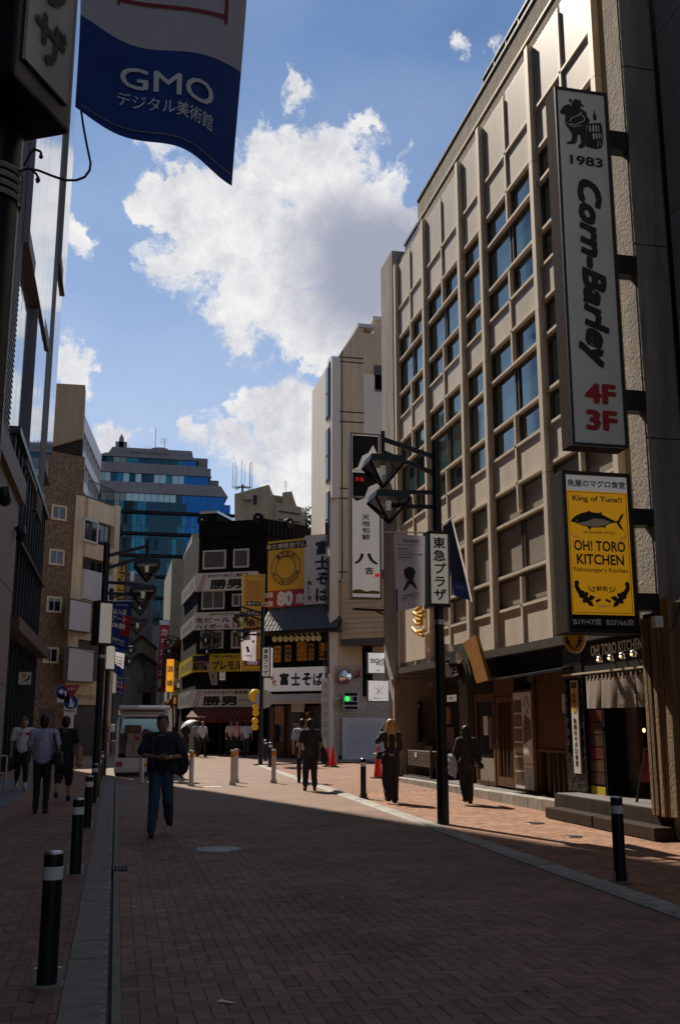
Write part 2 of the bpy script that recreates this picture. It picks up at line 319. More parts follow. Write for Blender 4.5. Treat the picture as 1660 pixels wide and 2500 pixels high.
# ---------------------------------------------------------------- mesh helpers
class MB:
    def __init__(s, T=None): s.v = []; s.f = []; s.m = []; s.T = T; s.sm = []
    def add(s, vs, fs, mi=0, smooth=False):
        o = len(s.v); T = s.T
        s.v += [tuple(T @ V(p)) if T else tuple(p) for p in vs]
        s.f += [tuple(i + o for i in f) for f in fs]; s.m += [mi] * len(fs); s.sm += [smooth] * len(fs); return s
    def box(s, x0, x1, y0, y1, z0, z1, mi=0):
        return s.add([(x0, y0, z0), (x1, y0, z0), (x1, y1, z0), (x0, y1, z0), (x0, y0, z1), (x1, y0, z1), (x1, y1, z1), (x0, y1, z1)],
                     [(0, 3, 2, 1), (4, 5, 6, 7), (0, 1, 5, 4), (1, 2, 6, 5), (2, 3, 7, 6), (3, 0, 4, 7)], mi)
    def bbox(s, x0, x1, y0, y1, z0, z1, b=.01, mi=0):      # box with chamfered vertical-face edges
        bm = bmesh.new(); bmesh.ops.create_cube(bm, size=1)
        for v in bm.verts: v.co = ((x0 + x1) / 2 + v.co.x * (x1 - x0), (y0 + y1) / 2 + v.co.y * (y1 - y0), (z0 + z1) / 2 + v.co.z * (z1 - z0))
        bmesh.ops.bevel(bm, geom=bm.edges[:], offset=b, segments=2, affect='EDGES', profile=.6)
        bm.verts.index_update(); s.add([v.co[:] for v in bm.verts], [tuple(v.index for v in f.verts) for f in bm.faces], mi); bm.free(); return s
    def quad(s, a, b, c, d, mi=0): return s.add([a, b, c, d], [(0, 1, 2, 3)], mi)
    def tube(s, p, q, r0, r1=None, n=10, mi=0, cap=True):
        r1 = r0 if r1 is None else r1; p = V(p); q = V(q); d = (q - p).normalized()
        a = d.cross(V((0, 0, 1)) if abs(d.z) < .95 else V((1, 0, 0))).normalized(); b = d.cross(a)
        vs = []
        for c, r in ((p, r0), (q, r1)):
            vs += [c + (a * cos(2 * pi * i / n) + b * sin(2 * pi * i / n)) * r for i in range(n)]
        fs = [(i, (i + 1) % n, n + (i + 1) % n, n + i) for i in range(n)]
        s.add(vs, fs, mi, True)
        if cap: s.add(vs, [tuple(range(n - 1, -1, -1)), tuple(range(n, 2 * n))], mi)
        return s
    def path(s, pts, r, n=6, mi=0):
        for a, b in zip(pts[:-1], pts[1:]): s.tube(a, b, r, r, n, mi)
        return s
    def bar(s, p, q, w, h, mi=0):                       # rectangular bar from p to q
        p = V(p); q = V(q); d = (q - p).normalized(); a = d.cross(V((0, 0, 1)) if abs(d.z) < .95 else V((0, 1, 0))).normalized(); b = a.cross(d)
        vs = [c + a * (sx * w / 2) + b * (sz * h / 2) for c in (p, q) for sx, sz in ((-1, -1), (1, -1), (1, 1), (-1, 1))]
        return s.add(vs, [(3, 2, 1, 0), (4, 5, 6, 7), (0, 1, 5, 4), (1, 2, 6, 5), (2, 3, 7, 6), (3, 0, 4, 7)], mi)
    def lathe(s, prof, c=(0, 0, 0), n=16, mi=0):
        c = V(c); vs = []; k = len(prof)
        for i in range(n):
            a = 2 * pi * i / n; vs += [(c.x + r * cos(a), c.y + r * sin(a), c.z + z) for r, z in prof]
        fs = [(i * k + j, ((i + 1) % n) * k + j, ((i + 1) % n) * k + j + 1, i * k + j + 1) for i in range(n) for j in range(k - 1)]
        return s.add(vs, fs, mi, True)
    def ball(s, c, rx, ry=None, rz=None, n=12, mi=0):
        ry = rx if ry is None else ry; rz = rx if rz is None else rz; m = max(4, n * 2 // 3); vs = []; fs = []
        for j in range(m + 1):
            t = pi * j / m
            for i in range(n):
                a = 2 * pi * i / n; vs.append((c[0] + rx * sin(t) * cos(a), c[1] + ry * sin(t) * sin(a), c[2] + rz * cos(t)))
        for j in range(m):
            for i in range(n): fs.append((j * n + i, (j + 1) * n + i, (j + 1) * n + (i + 1) % n, j * n + (i + 1) % n))
        return s.add(vs, fs, mi, True)
    def prism(s, poly, y0, y1, mi=0):                   # polygon in (x, z), extruded along local y
        n = len(poly)
        s.add([(x, y0, z) for x, z in poly] + [(x, y1, z) for x, z in poly],
              [tuple(range(n)), tuple(range(2 * n - 1, n - 1, -1))] + [(i, i + n, (i + 1) % n + n, (i + 1) % n) for i in range(n)], mi)
        return s
    def disc(s, c, r, y0, y1, n=24, mi=0, rz=None):     # round plate in (x, z)
        rz = r if rz is None else rz
        return s.prism([(c[0] + r * cos(2 * pi * i / n), c[1] + rz * sin(2 * pi * i / n)) for i in range(n)], y0, y1, mi)
    def mesh(s, name, mats):
        me = bpy.data.meshes.new(name); me.from_pydata(s.v, [], s.f)
        for m in mats: me.materials.append(M[m] if isinstance(m, str) else m)
        me.polygons.foreach_set('material_index', s.m); me.polygons.foreach_set('use_smooth', s.sm); me.update(); return me
    def build(s, name, mats, parent=None, **kw):
        if not isinstance(mats, (list, tuple)): mats = [mats]
        return link(bpy.data.objects.new(name, s.mesh(name, mats)), parent, **kw)
def link(o, parent=None, label=None, cat=None, group=None, kind=None):
    COL.objects.link(o)
    if parent is not None:
        o.parent = parent; o.matrix_parent_inverse = MW[parent.name].inverted() if parent.name in MW else Matrix()
    return tag(o, label, cat, group, kind)
MW = {}
def tag(o, label=None, cat=None, group=None, kind=None):
    if label: o['label'] = label
    if cat: o['category'] = cat
    if group: o['group'] = group
    if kind: o['kind'] = kind
    return o
def thing(name, label, cat, loc=(0, 0, 0), group=None):
    o = bpy.data.objects.new(name, None); o.empty_display_size = .2; o.location = loc
    COL.objects.link(o); MW[o.name] = Matrix.Translation(V(loc)); return tag(o, label, cat, group)
def share(name, me, parent, T):
    o = bpy.data.objects.new(name, me); link(o, parent); o.matrix_basis = T; return o
class Face:                                             # a vertical plane: u to the viewer's right, d inwards, z up
    def __init__(s, p, az):
        s.p = V((p[0], p[1], 0)); a = R(az); s.u = V((sin(a), cos(a), 0)); s.d = V((0, 0, 1)).cross(s.u)
        s.T = Matrix(((s.u.x, s.d.x, 0, p[0]), (s.u.y, s.d.y, 0, p[1]), (0, 0, 1, 0), (0, 0, 0, 1)))
    def uz(s, px, py, d=0.0):
        r = ray(px, py); t = ((s.p + s.d * d) - CAM).dot(s.d) / r.dot(s.d); q = CAM + r * t
        return ((q - s.p).dot(s.u), q.z)
    def U(s, px, py=1768, d=0.0): return s.uz(px, py, d)[0]
    def Z(s, px, py, d=0.0): return s.uz(px, py, d)[1]
    def w(s, u, d, z): return s.T @ V((u, d, z))
    def mb(s): return MB(s.T)
TXT = {}; LAY = {}
TS = bpy.data.scenes.new('type_setting')
def tmesh(s, bold=0.0, shear=0.0, sp=1.0):
    k = (s, bold, shear, sp)
    if k in TXT: return TXT[k]
    c = bpy.data.curves.new('t', 'FONT'); c.body = s; c.size = 1; c.shear = shear; c.resolution_u = 3; c.space_character = sp; c.fill_mode = 'FRONT'
    o = bpy.data.objects.new('t', c); TS.collection.objects.link(o)
    vl = TS.view_layers[0]; vl.update()
    me = bpy.data.meshes.new_from_object(o.evaluated_get(vl.depsgraph))
    vs = [v.co[:2] for v in me.vertices]; fs = [tuple(p.vertices) for p in me.polygons]
    bpy.data.objects.remove(o); bpy.data.curves.remove(c); bpy.data.meshes.remove(me)
    n = len(vs); lay = [0.0] * n                         # bold = stacked copies, each a hair proud of the last
    if bold >= .008:
        v0, f0 = vs[:], fs[:]
        for q, (ax, ay) in enumerate(((1, .6), (-1, -.6), (.5, -1), (-.5, 1))):
            vs = vs + [(x + ax * bold, y + ay * bold) for x, y in v0]; fs = fs + [tuple(i + n * (q + 1) for i in f) for f in f0]; lay += [-.0004 * (q + 1)] * n
    TXT[k] = (vs, fs); LAY[k] = lay; return TXT[k]
def fit(vs, cx, cz, w, h, rot=0.0, keep=False):
    if rot:
        c, s_ = cos(rot), sin(rot); vs = [(x * c - y * s_, x * s_ + y * c) for x, y in vs]
    x0 = min(v[0] for v in vs); x1 = max(v[0] for v in vs); y0 = min(v[1] for v in vs); y1 = max(v[1] for v in vs)
    kx = w / (x1 - x0); kz = h / max(y1 - y0, 1e-4)
    if keep: kx = kz = min(kx, kz)
    return [(cx + (x - (x0 + x1) / 2) * kx, cz + (y - (y0 + y1) / 2) * kz) for x, y in vs]
def text(face, s, u, z, w, h, m, parent, d=-.004, bold=.015, shear=0.0, rot=0.0, keep=False, name='lettering', sp=1.0):
    vs, fs = tmesh(s, bold, shear, sp); b = face.mb() if isinstance(face, Face) else MB(face)
    lay = LAY[(s, bold, shear, sp)]; b.add([(x, d + q, y) for (x, y), q in zip(fit(vs, u, z, w, h, rot, keep), lay)], fs); return b.build(name, m, parent)
def vtext(face, s, u, z1, z0, w, m, parent, d=-.004, bold=.015):
    b = face.mb() if isinstance(face, Face) else MB(face); n = len(s); dz = (z1 - z0) / n
    for i, ch in enumerate(s):
        vs, fs = tmesh(ch, bold); cz = z1 - (i + .5) * dz; k = min(dz * .92, w)
        if ch == 'ー': vs = [(.5 - (y - .38), .38 + (x - .5)) for x, y in vs]
        b.add([(u + (x - .5) * w, d + q, cz + (y - .38) * k) for (x, y), q in zip(vs, LAY[(ch, bold, 0.0, 1.0)])], fs)
    return b.build('lettering', m, parent)
def framed(face, u0, u1, z0, z1, d0, d1, fr, parent, m_frame, m_panel, name='frame', pname='panel'):
    b = face.mb(); b.box(u0, u1, d0 + .01, d1, z0, z1, 0)
    o = b.build(name, m_frame, parent) if parent else None
    p = face.mb().box(u0 + fr, u1 - fr, d0, d0 + .02, z0 + fr, z1 - fr).build(pname, m_panel, parent)
    return o, p
# ================================================================ ground, road, pavements
def kx(y): return 4.45 + .025 * y                      # right kerb line
link(bpy.data.objects.new('ground', MB().quad((-700, -700, -.05), (700, -700, -.05), (700, 900, -.05), (-700, 900, -.05)).mesh('ground', ['ground'])), kind='structure')
YN, YF = 19.0, 75.0
b = MB(); b.quad((.1, -12, -.010), (kx(-12), -12, -.010), (kx(YN), YN, -.010), (.1, YN, -.010), 0)
b.quad((.1, YN, 0), (kx(YN), YN, 0), (kx(42), 42, 0), (.1, 42, 0), 1)
b.quad((.1, 42, 0), (kx(42), 42, 0), (16, 44, 0), (16, 140, 0), 1); b.quad((.1, 42, 0), (16, 140, 0), (-9, 140, 0), (-9, 42, 0), 1)
road = b.build('road', ['mortar', 'pave_far'], kind='structure')
b = MB(); b.quad((-30, -12, -.010), (-.25, -12, -.010), (-.25, YN, -.010), (-30, YN, -.010), 0)
b.quad((-30, YN, .0), (-.25, YN, .0), (-.25, 42, .0), (-30, 42, .0), 1)
b.quad((-30, 42, -.004), (-9, 42, -.004), (-9, 140, -.004), (-30, 140, -.004), 1)
walkL = b.build('pavement_left', ['mortar', 'walk_far'], kind='structure')
b = MB(); b.quad((kx(-12) + .28, -12, .010), (24, -12, .010), (24, 24, .010), (kx(24) + .28, 24, .010), 0)
b.quad((kx(24) + .28, 24, .02), (24, 24, .02), (24, 44, .02), (kx(40.5) + .28, 40.5, .02), 1)
walkR = b.build('pavement_right', ['mortar', 'walk_far'], kind='structure')
def paver_mesh(name, m, lx, ly):
    hx, hy, c = lx / 2 - .0016, ly / 2 - .0016, .0035
    vs = [(-hx, -hy, -.011), (hx, -hy, -.011), (hx, hy, -.011), (-hx, hy, -.011), (-hx, -hy, -.003), (hx, -hy, -.003), (hx, hy, -.003), (-hx, hy, -.003),
          (-hx + c, -hy + c, 0), (hx - c, -hy + c, 0), (hx - c, hy - c, 0), (-hx + c, hy - c, 0)]
    fs = [(0, 1, 5, 4), (1, 2, 6, 5), (2, 3, 7, 6), (3, 0, 4, 7), (4, 5, 9, 8), (5, 6, 10, 9), (6, 7, 11, 10), (7, 4, 8, 11), (8, 9, 10, 11)]
    return vs, fs
def pave(parent, m, lo, hi, ymax, x0, x1, y0, y1, z, herring=True):
    W_ = .1; cells = []
    if herring:
        n = int((x1 - x0) / W_) + 6; k = int((y1 - y0) / W_) + 6
        for i in range(-4, n):
            for j in range(-4, k):
                t = (i - j) % 4
                if t == 0: cells.append((x0 + (i + 1) * W_, y0 + (j + .5) * W_, 0))
                elif t == 3: cells.append((x0 + (i + .5) * W_, y0 + (j + 1) * W_, 1))
    else:
        for j in range(int((y1 - y0) / .2)):
            for i in range(int((x1 - x0) / W_)): cells.append((x0 + (i + .5) * W_, y0 + (j + .5 + .5 * (i % 2)) * .2, 1))
    ok = lambda c: c[1] < ymax and lo(c[1]) - (.045 if c[2] else .095) < c[0] < hi(c[1]) + (.045 if c[2] else .095)
    full = lambda c: lo(c[1]) + (.05 if c[2] else .1) <= c[0] <= hi(c[1]) - (.05 if c[2] else .1)
    cells = [c for c in cells if ok(c)]
    cells.sort(key=lambda c: (c[0] ** 2 + c[1] ** 2))
    shp = [paver_mesh('paver', m, .2, .1), paver_mesh('paver', m, .1, .2)]
    me = [bpy.data.meshes.new('paver') for _ in (0, 1)]
    for q in (0, 1): me[q].from_pydata(shp[q][0], [], shp[q][1]); me[q].materials.append(M[m])
    vis = [c for c in cells if seen(c)]; solo = [c for c in vis if full(c)][:300]; rest = set(vis) - set(solo)
    for c in solo:
        share('paver', me[c[2]], parent, Matrix.Translation((c[0], c[1], z + random.uniform(-.0015, .0015))) @ Matrix.Rotation(random.uniform(-.006, .006), 4, 'Z') @ Matrix.Rotation(random.uniform(-.008, .008), 4, 'X'))
    b = MB()
    for c in sorted(rest):
        dz = z + random.uniform(-.0015, .0015); tx = random.uniform(-.008, .008); ty = random.uniform(-.008, .008)
        vs, fs = shp[c[2]]; b.add([(min(max(c[0] + x, lo(c[1])), hi(c[1])), c[1] + y, dz + zz + x * tx + y * ty) for x, y, zz in vs], fs)
    tag(b.build('pavers_beyond', m, parent), kind='stuff')
def seen(c):
    v = V((c[0], c[1], 0)) - CAM; zc = v.dot(FWD)
    if zc < .5: return False
    x = v.dot(RGT) / zc * FPX; y = v.dot(UPV) / zc * FPX
    return abs(x) < PW / 2 * 1.25 and -PH / 2 * 1.12 < y
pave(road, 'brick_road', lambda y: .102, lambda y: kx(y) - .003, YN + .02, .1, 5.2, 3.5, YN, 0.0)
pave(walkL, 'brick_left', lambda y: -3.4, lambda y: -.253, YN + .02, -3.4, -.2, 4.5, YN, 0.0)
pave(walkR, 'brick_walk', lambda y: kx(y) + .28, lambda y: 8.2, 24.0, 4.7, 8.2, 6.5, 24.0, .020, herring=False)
# kerbs and gutter
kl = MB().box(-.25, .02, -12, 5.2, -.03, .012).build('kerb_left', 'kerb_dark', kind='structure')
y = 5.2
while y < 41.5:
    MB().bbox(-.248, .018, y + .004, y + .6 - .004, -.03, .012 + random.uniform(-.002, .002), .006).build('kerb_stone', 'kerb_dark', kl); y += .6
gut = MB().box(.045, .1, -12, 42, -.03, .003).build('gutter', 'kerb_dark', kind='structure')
b = MB()
for i in range(70):                                     # worn pale mortar along the kerb edge
    yy = 5.3 + i * .22 + random.uniform(-.06, .06); ln = random.uniform(.02, .13)
    if random.random() < .75: b.box(-.012 + random.uniform(-.004, .004), .012, yy, yy + ln, .008, .0155)
tag(b.build('worn_mortar', 'kerb', gut), kind='stuff')
kr = MB().box(5.0, 5.01, 9, 9.1, -.04, -.03).build('kerb_right', 'kerb', kind='structure')
y = 4.0
while y < 40:
    a0, a1 = kx(y + .006), kx(y + .594); yy0, yy1 = y + .006, y + .594; h0 = .034 + random.uniform(-.003, .003)
    vs = []
    for xx, yv in ((a0, yy0), (a1, yy1)):
        vs += [(xx, yv, -.03), (xx + .015, yv, .012), (xx + .07, yv, h0), (xx + .26, yv, h0), (xx + .275, yv, -.03)]
    MB().add(vs, [(0, 5, 6, 1), (1, 6, 7, 2), (2, 7, 8, 3), (3, 8, 9, 4), (0, 1, 2, 3, 4), (9, 8, 7, 6, 5)]).build('kerb_stone', 'kerb', kr); y += .6
# iron covers, grate, litter
t = thing('manhole_cover', 'round patterned iron manhole cover in the middle of the shaded brick road', 'manhole cover', gnd(532, 2073))
c = gnd(532, 2073); b = MB(); b.lathe([(0, .004), (.30, .004), (.31, .001)], c, 28); b.build('rim', 'iron', t)
b = MB()
for k in range(6):
    for j in range(6 + k * 3):
        a = 2 * pi * j / (6 + k * 3); r = .04 + k * .043; b.box(c.x + r * cos(a) - .012, c.x + r * cos(a) + .012, c.y + r * sin(a) - .012, c.y + r * sin(a) + .012, .004, .009)
tag(b.build('stud_pattern', 'steel', t), kind='stuff')
for (px, py, rr, lab) in ((1305, 2014, .15, 'small round iron cover in the sunlit pavement near the step'), (1400, 2047, .12, 'smallest round iron cover in the sunlit pavement, nearest the dark steps')):
    c = gnd(px, py); b = MB(); b.lathe([(0, .028), (rr * .8, .028), (rr, .031), (rr * 1.05, .022)], c, 20); tag(b.build('inspection_cover', 'iron'), lab, 'cover')
c = gnd(279, 2122); t = thing('drain_grate', 'square iron drain grate set in the left gutter', 'drain grate', c)
b = MB(); b.box(c.x - .15, c.x + .15, c.y - .19, c.y + .19, -.02, .006); b.build('recess', 'black', t)
for i in range(9):
    xx = c.x - .14 + i * .035; MB().box(xx - .007, xx + .007, c.y - .19, c.y + .19, .004, .016).build('slat', 'iron', t)
for i in range(5):
    yy = c.y - .18 + i * .09; MB().box(c.x - .15, c.x + .15, yy - .006, yy + .006, .005, .014).build('cross_bar', 'iron', t)
c = gnd(550, 2450); b = MB(); b.add([(c.x - .05, c.y + .035, .006), (c.x - .02, c.y + .045, .014), (c.x + .06, c.y - .02, .006), (c.x + .02, c.y - .035, .012), (c.x + .0, c.y, .016)], [(0, 1, 4), (1, 2, 4), (2, 3, 4), (3, 0, 4)])
tag(b.build('paper_scrap', 'white'), 'crumpled white paper scrap on the dark foreground paving', 'litter')
for (px, py, lab) in ((327, 2217, 'tiny pale cigarette end on the road beside the left gutter'), (1182, 2275, 'tiny pale speck of litter in the centre right of the shaded road')):
    c = gnd(px, py); tag(MB().tube((c.x - .02, c.y, .008), (c.x + .025, c.y + .012, .008), .005, .005, 6).build('cigarette_end', 'white'), lab, 'litter')
c = gnd(520, 1921); tag(MB().box(c.x - .22, c.x + .22, c.y - .12, c.y + .12, .0, .006).build('road_marking_patch', 'white'), 'worn white painted patch on the sunlit road by the posts', 'marking')
# raised stone edging in front of the shops
FS = Face((7.8, 0), 180)
edg = MB().box(8.02, 9.3, 16.3, 28.2, .0, .20).build('shop_platform', 'slab_grey', kind='structure')
y = 17.3
while y < 28:
    h = .245 - (y - 17.3) * .011
    MB().bbox(7.80, 8.05, y + .005, y + .695, .0, h + .0, .014).build('edging_stone', 'kerb', edg); y += .7
t = thing('entrance_step', 'dark steel entrance platform with a lower chequer plate step before the noren curtain', 'step', (7.6, 15.4, 0))
MB().bbox(7.62, 9.6, 13.35, 16.95, .20, .42, .012).build('platform', 'slab_grey', t)
MB().box(7.585, 7.62, 13.35, 16.98, .10, .405).build('riser', 'rust', t)
for (y0, y1) in ((14.95, 16.7), (13.05, 14.90)):
    MB().bbox(7.28, 7.58, y0, y1, .03, .20, .008).build('tread', 'rust', t)
    b = MB()
    for i in range(int((y1 - y0) / .05)):
        for j in range(6):
            b.box(7.29 + j * .048, 7.315 + j * .048, y0 + .012 + i * .05, y0 + .03 + i * .05, .199, .203)
    tag(b.build('chequer_plate', 'steel', t), kind='stuff')

# ================================================================ the long office building on the right
FR = Face((8.1, 0), 180)                                # u = -Y
rb = thing('office_building', 'long beige office block with aluminium grid of windows and panels along the right', 'building', (8.1, 20, 0))
MAJ = [28.41, 25.44, 22.36, 20.78, 17.72, 14.84]
ZS = [15.9, 14.34, 13.38, 12.62, 11.52, 10.76, 10.02, 9.25, 8.1, 7.4, 6.6, 5.85, 4.72, 4.0, 3.18]
KIND = 'PPWWWPWWWPLLLP'                                # P panel, W glass, L blind-backed lower window
FR.mb().box(-28.55, -14.6, .5, 12, 3.05, 15.8).build('core_wall', 'plaster_dark', rb)
FR.mb().box(-26.3, -14.5, .06, .6, 15.86, 17.0).build('parapet', 'roughcast', rb)
FR.mb().box(-28.6, -26.3, .06, .6, 15.86, 16.05).build('parapet', 'roughcast', rb)
FR.mb().box(-26.3, -14.4, .03, .7, 17.0, 17.07).build('coping', 'tower_stone', rb)
FR.mb().box(-26.3, -14.5, .03, .1, 16.3, 16.35).build('string_course', 'alu', rb)
FR.mb().box(-28.6, -14.6, -.16, .6, 3.03, 3.2).build('soffit_edge', 'sill_dark', rb)
for i, y in enumerate(MAJ):
    o = FR.mb(); zz = [15.95, 13.2, 9.85, 6.45, 3.1]
    for k in range(4): o.box(-y - .085, -y + .085, -.11, .35, zz[k + 1] + .006, zz[k] - .006)
    o.build('mullion', 'alu', rb)
mid = []
for i in range(5):
    y0, y1 = MAJ[i + 1], MAJ[i]
    subs = [(y0, y1)] if y1 - y0 < 2 else [(y0, (y0 + y1) / 2), ((y0 + y1) / 2, y1)]
    if len(subs) == 2:
        ym = (y0 + y1) / 2
        for (za, zb) in ((15.7, 12.68), (11.46, 9.3), (8.05, 6.0), (4.6, 3.2)):
            FR.mb().box(-ym - .04, -ym + .04, -.045, .3, zb, za).build('thin_mullion', 'alu', rb)
    for r in range(len(KIND)):
        z1, z0 = ZS[r], ZS[r + 1]; k = KIND[r]
        # sill below each row
        if r < len(KIND) - 1:
            s_ = FR.mb(); s_.box(-y1 + .087, -y0 - .087, -.045, .16, z0 - .028, z0 + .03); s_.build('sill', 'alu', rb)
        for (a, c_) in subs:
            ua, ub = -c_ + (.09 if c_ == y1 else .05), -a - (.09 if a == y0 else .05)
            if k == 'P':
                FR.mb().bbox(ua, ub, -.0, .1, z0 + .04, z1 - .035, .01).build('panel', 'panel', rb)
            else:
                d = .075 + random.uniform(0, .004)
                f = FR.mb()
                for (q0, q1, q2, q3) in ((ua, ua + .05, z0 + .04, z1 - .035), (ub - .05, ub, z0 + .04, z1 - .035), (ua + .05, ub - .05, z0 + .04, z0 + .085), (ua + .05, ub - .05, z1 - .08, z1 - .035)): f.box(q0, q1, d - .03, d + .05, q2, q3)
                w = f.build('window', 'win_frame', rb)
                p = FR.mb(); jx = random.uniform(-.004, .004); jz = random.uniform(-.003, .003)
                p.add([(ua + .05, d + .01 + jx, z0 + .085), (ub - .05, d + .01 - jx, z0 + .085), (ub - .05, d + .01 - jx + jz, z1 - .1), (ua + .05, d + .01 + jx + jz, z1 - .1)], [(0, 1, 2, 3)])
                p.build('pane', 'glass_off' if k == 'W' else 'panel_low', w)
                if k == 'W' and random.random() < .35:
                    FR.mb().quad((ua + .06, d + .04, z1 - random.uniform(.3, .6) * (z1 - z0)), (ub - .06, d + .04, z1 - .4 * (z1 - z0)), (ub - .06, d + .04, z1 - .1), (ua + .06, d + .04, z1 - .1)).build('blind', 'panel_low', w)
# beige end strip, rooftop rail and glass penthouse
FR.mb().box(-14.74, -14.2, .02, .6, 3.1, 16.2).build('end_strip', 'beige', rb)
b = FR.mb()
for i in range(14): b.box(-28.5 + i * .17, -28.47 + i * .17, .3, .33, 16.0, 16.75)
b.box(-28.6, -26.2, .28, .36, 16.72, 16.8); b.build('roof_rail', 'fixture_blue', rb)
b = FR.mb(); b.box(-23.5, -16.6, 1.2, 5, 17.1, 19.4); ph = b.build('glass_penthouse', 'glass_pale', rb)
for i in range(9): FR.mb().box(-23.5 + i * .86, -23.46 + i * .86, 1.16, 1.2, 17.1, 19.42).build('glazing_bar', 'win_frame', ph)
for zz in (18.2, 19.38): FR.mb().box(-23.5, -16.6, 1.15, 1.195, zz, zz + .05).build('glazing_bar', 'win_frame', ph)
# concrete fin at the far end
t = thing('concrete_fin', 'narrow rough concrete pier at the far end of the beige office block', 'pier', (8.2, 29.4, 0))
MB().box(7.98, 9.5, 28.62, 30.0, 2.9, 16.55).build('shaft', 'roughcast_grey', t)
MB().box(7.9, 9.5, 28.6, 29.2, 0, 2.9).build('foot', 'roughcast', t)
# rough concrete pillar near the camera, carrying the hanging signs
t = thing('concrete_pillar', 'tall rough concrete pillar carrying the two hanging box signs', 'pillar', (8.2, 13.9, 0))
MB().box(7.93, 8.5, 13.72, 14.22, 2.6, 17.6).build('shaft', 'roughcast', t)
z = 2.7
while z < 17.5:
    z1 = min(z + 3.3, 17.6); MB().bbox(7.94, 8.52, 13.66, 13.725, z + .01, z1 - .01, .01).build('concrete_panel', 'roughcast_grey', t); z = z1
MB().box(8.54, 8.7, 13.9, 14.3, 2.6, 17.6).build('recess_wall', 'roughcast_grey', t)
# metal panelled building that runs on past the camera
t = thing('metal_clad_building', 'grey metal panelled building at the right picture edge', 'building', (8.9, 5, 0))
MB().box(8.66, 20, -14, 13.64, 3.0, 24).build('core_wall', 'plaster_dark', t)
MB().box(8.95, 20, -14, 13.3, 0, 2.98).build('shop_wall', 'soot', t)
mk('metal_panel', (.82, .79, .76), .5, .0, var=.08, scale=1, stretch=(1, 1, .4))
for i in range(9):
    y1 = 13.62 - i * 2.6
    for k in range(6):
        z0 = 3.05 + k * 3.4; MB().bbox(8.58, 8.66, y1 - 2.58, y1, z0 + .012, z0 + 3.388, .01).build('metal_panel', 'metal_panel', t)
# weathered wooden cladding at the foot of the pillar
t = thing('wooden_post', 'weathered mossy timber boards cladding the pillar foot beside the noren entrance', 'timber cladding', (7.5, 13.1, 0))
random.seed(3)
z0 = .33
XT = at_y(1571, 1530, 13.5).x; XB = at_y(1592, 2005, 13.5).x; LEAN = XB - XT
MB().box(XT + LEAN + .1, 8.9, 13.02, 13.6, .35, 3.2).build('core_post', 'soot', t)
MB().bbox(XB + .1, XB + .5, 12.75, 13.1, 0, .36, .02).build('stone_foot', 'kerb_dark', t)
XT = at_y(1571, 1530, 13.5).x; XB = at_y(1592, 2005, 13.5).x; LEAN = XB - XT
xs = XT; i = 0
while xs < XT + 1.4:
    w = random.uniform(.09, .17); dd = random.uniform(-.05, .04); zt = 3.35 + random.uniform(-.05, .15) 
    mm = 'moss' if i in (2, 5) else 'wood_old'
    MB().add([(xs + LEAN, 12.82 + dd, z0 + .02), (xs + w + LEAN - .008, 12.82 + dd, z0), (xs + w - .008, 12.85 + dd, zt), (xs, 12.85 + dd, zt),
              (xs + LEAN, 12.98 + dd, z0 + .02), (xs + w + LEAN - .008, 12.98 + dd, z0), (xs + w - .008, 13.0 + dd, zt), (xs, 13.0 + dd, zt)],
             [(0, 1, 2, 3), (7, 6, 5, 4), (0, 4, 5, 1), (1, 5, 6, 2), (2, 6, 7, 3), (3, 7, 4, 0)]).build('board', mm, t)
    xs += w; i += 1
for i in range(5):
    MB().bbox(XT + LEAN + random.uniform(-.02, .03), XT + .2 + LEAN, 13.02 + i * .1, 13.112 + i * .1, z0, 3.15 + random.uniform(-.1, .1), .008).build('board', 'wood_old', t)
t2 = thing('junction_box', 'small grey junction box on the timber boards below the yellow sign', 'junction box', (7.8, 12.78, 3.1))
u = at_y(1605, 1518, 12.74); MB().bbox(u.x - .065, u.x + .065, 12.7, 12.8, u.z - .08, u.z + .08, .012).build('case', 'white_cold', t2)
b = MB(); pts = [V((u.x + .02, 12.74, u.z - .08)), V((u.x + .04, 12.72, u.z - .2)), V((u.x + .2, 12.7, u.z - .1)), V((u.x + .35, 12.72, u.z + .25)), V((u.x + .6, 12.74, u.z + .33))]
b.path(pts, .012, 6); b.build('cable', 'iron', t2)

# trodden chewing gum and grit on the paving
random.seed(77); b = MB()
for i in range(420):
    yy = random.uniform(5.2, 30); xx = random.uniform(.2, kx(yy) - .1) if i % 4 else random.uniform(-3.2, -.3); r0 = random.uniform(.008, .022); n = 7
    b.add([(xx + r0 * cos(2 * pi * k / n) * random.uniform(.7, 1.2), yy + r0 * sin(2 * pi * k / n) * random.uniform(.7, 1.2), .0035) for k in range(n)], [tuple(range(n))])
mk('gum', (.05, .045, .042), .8, isl=.8)
tag(b.build('gum_spots', 'gum'), 'small dark chewing gum spots trodden into the brick paving', 'gum spots', None, 'stuff')
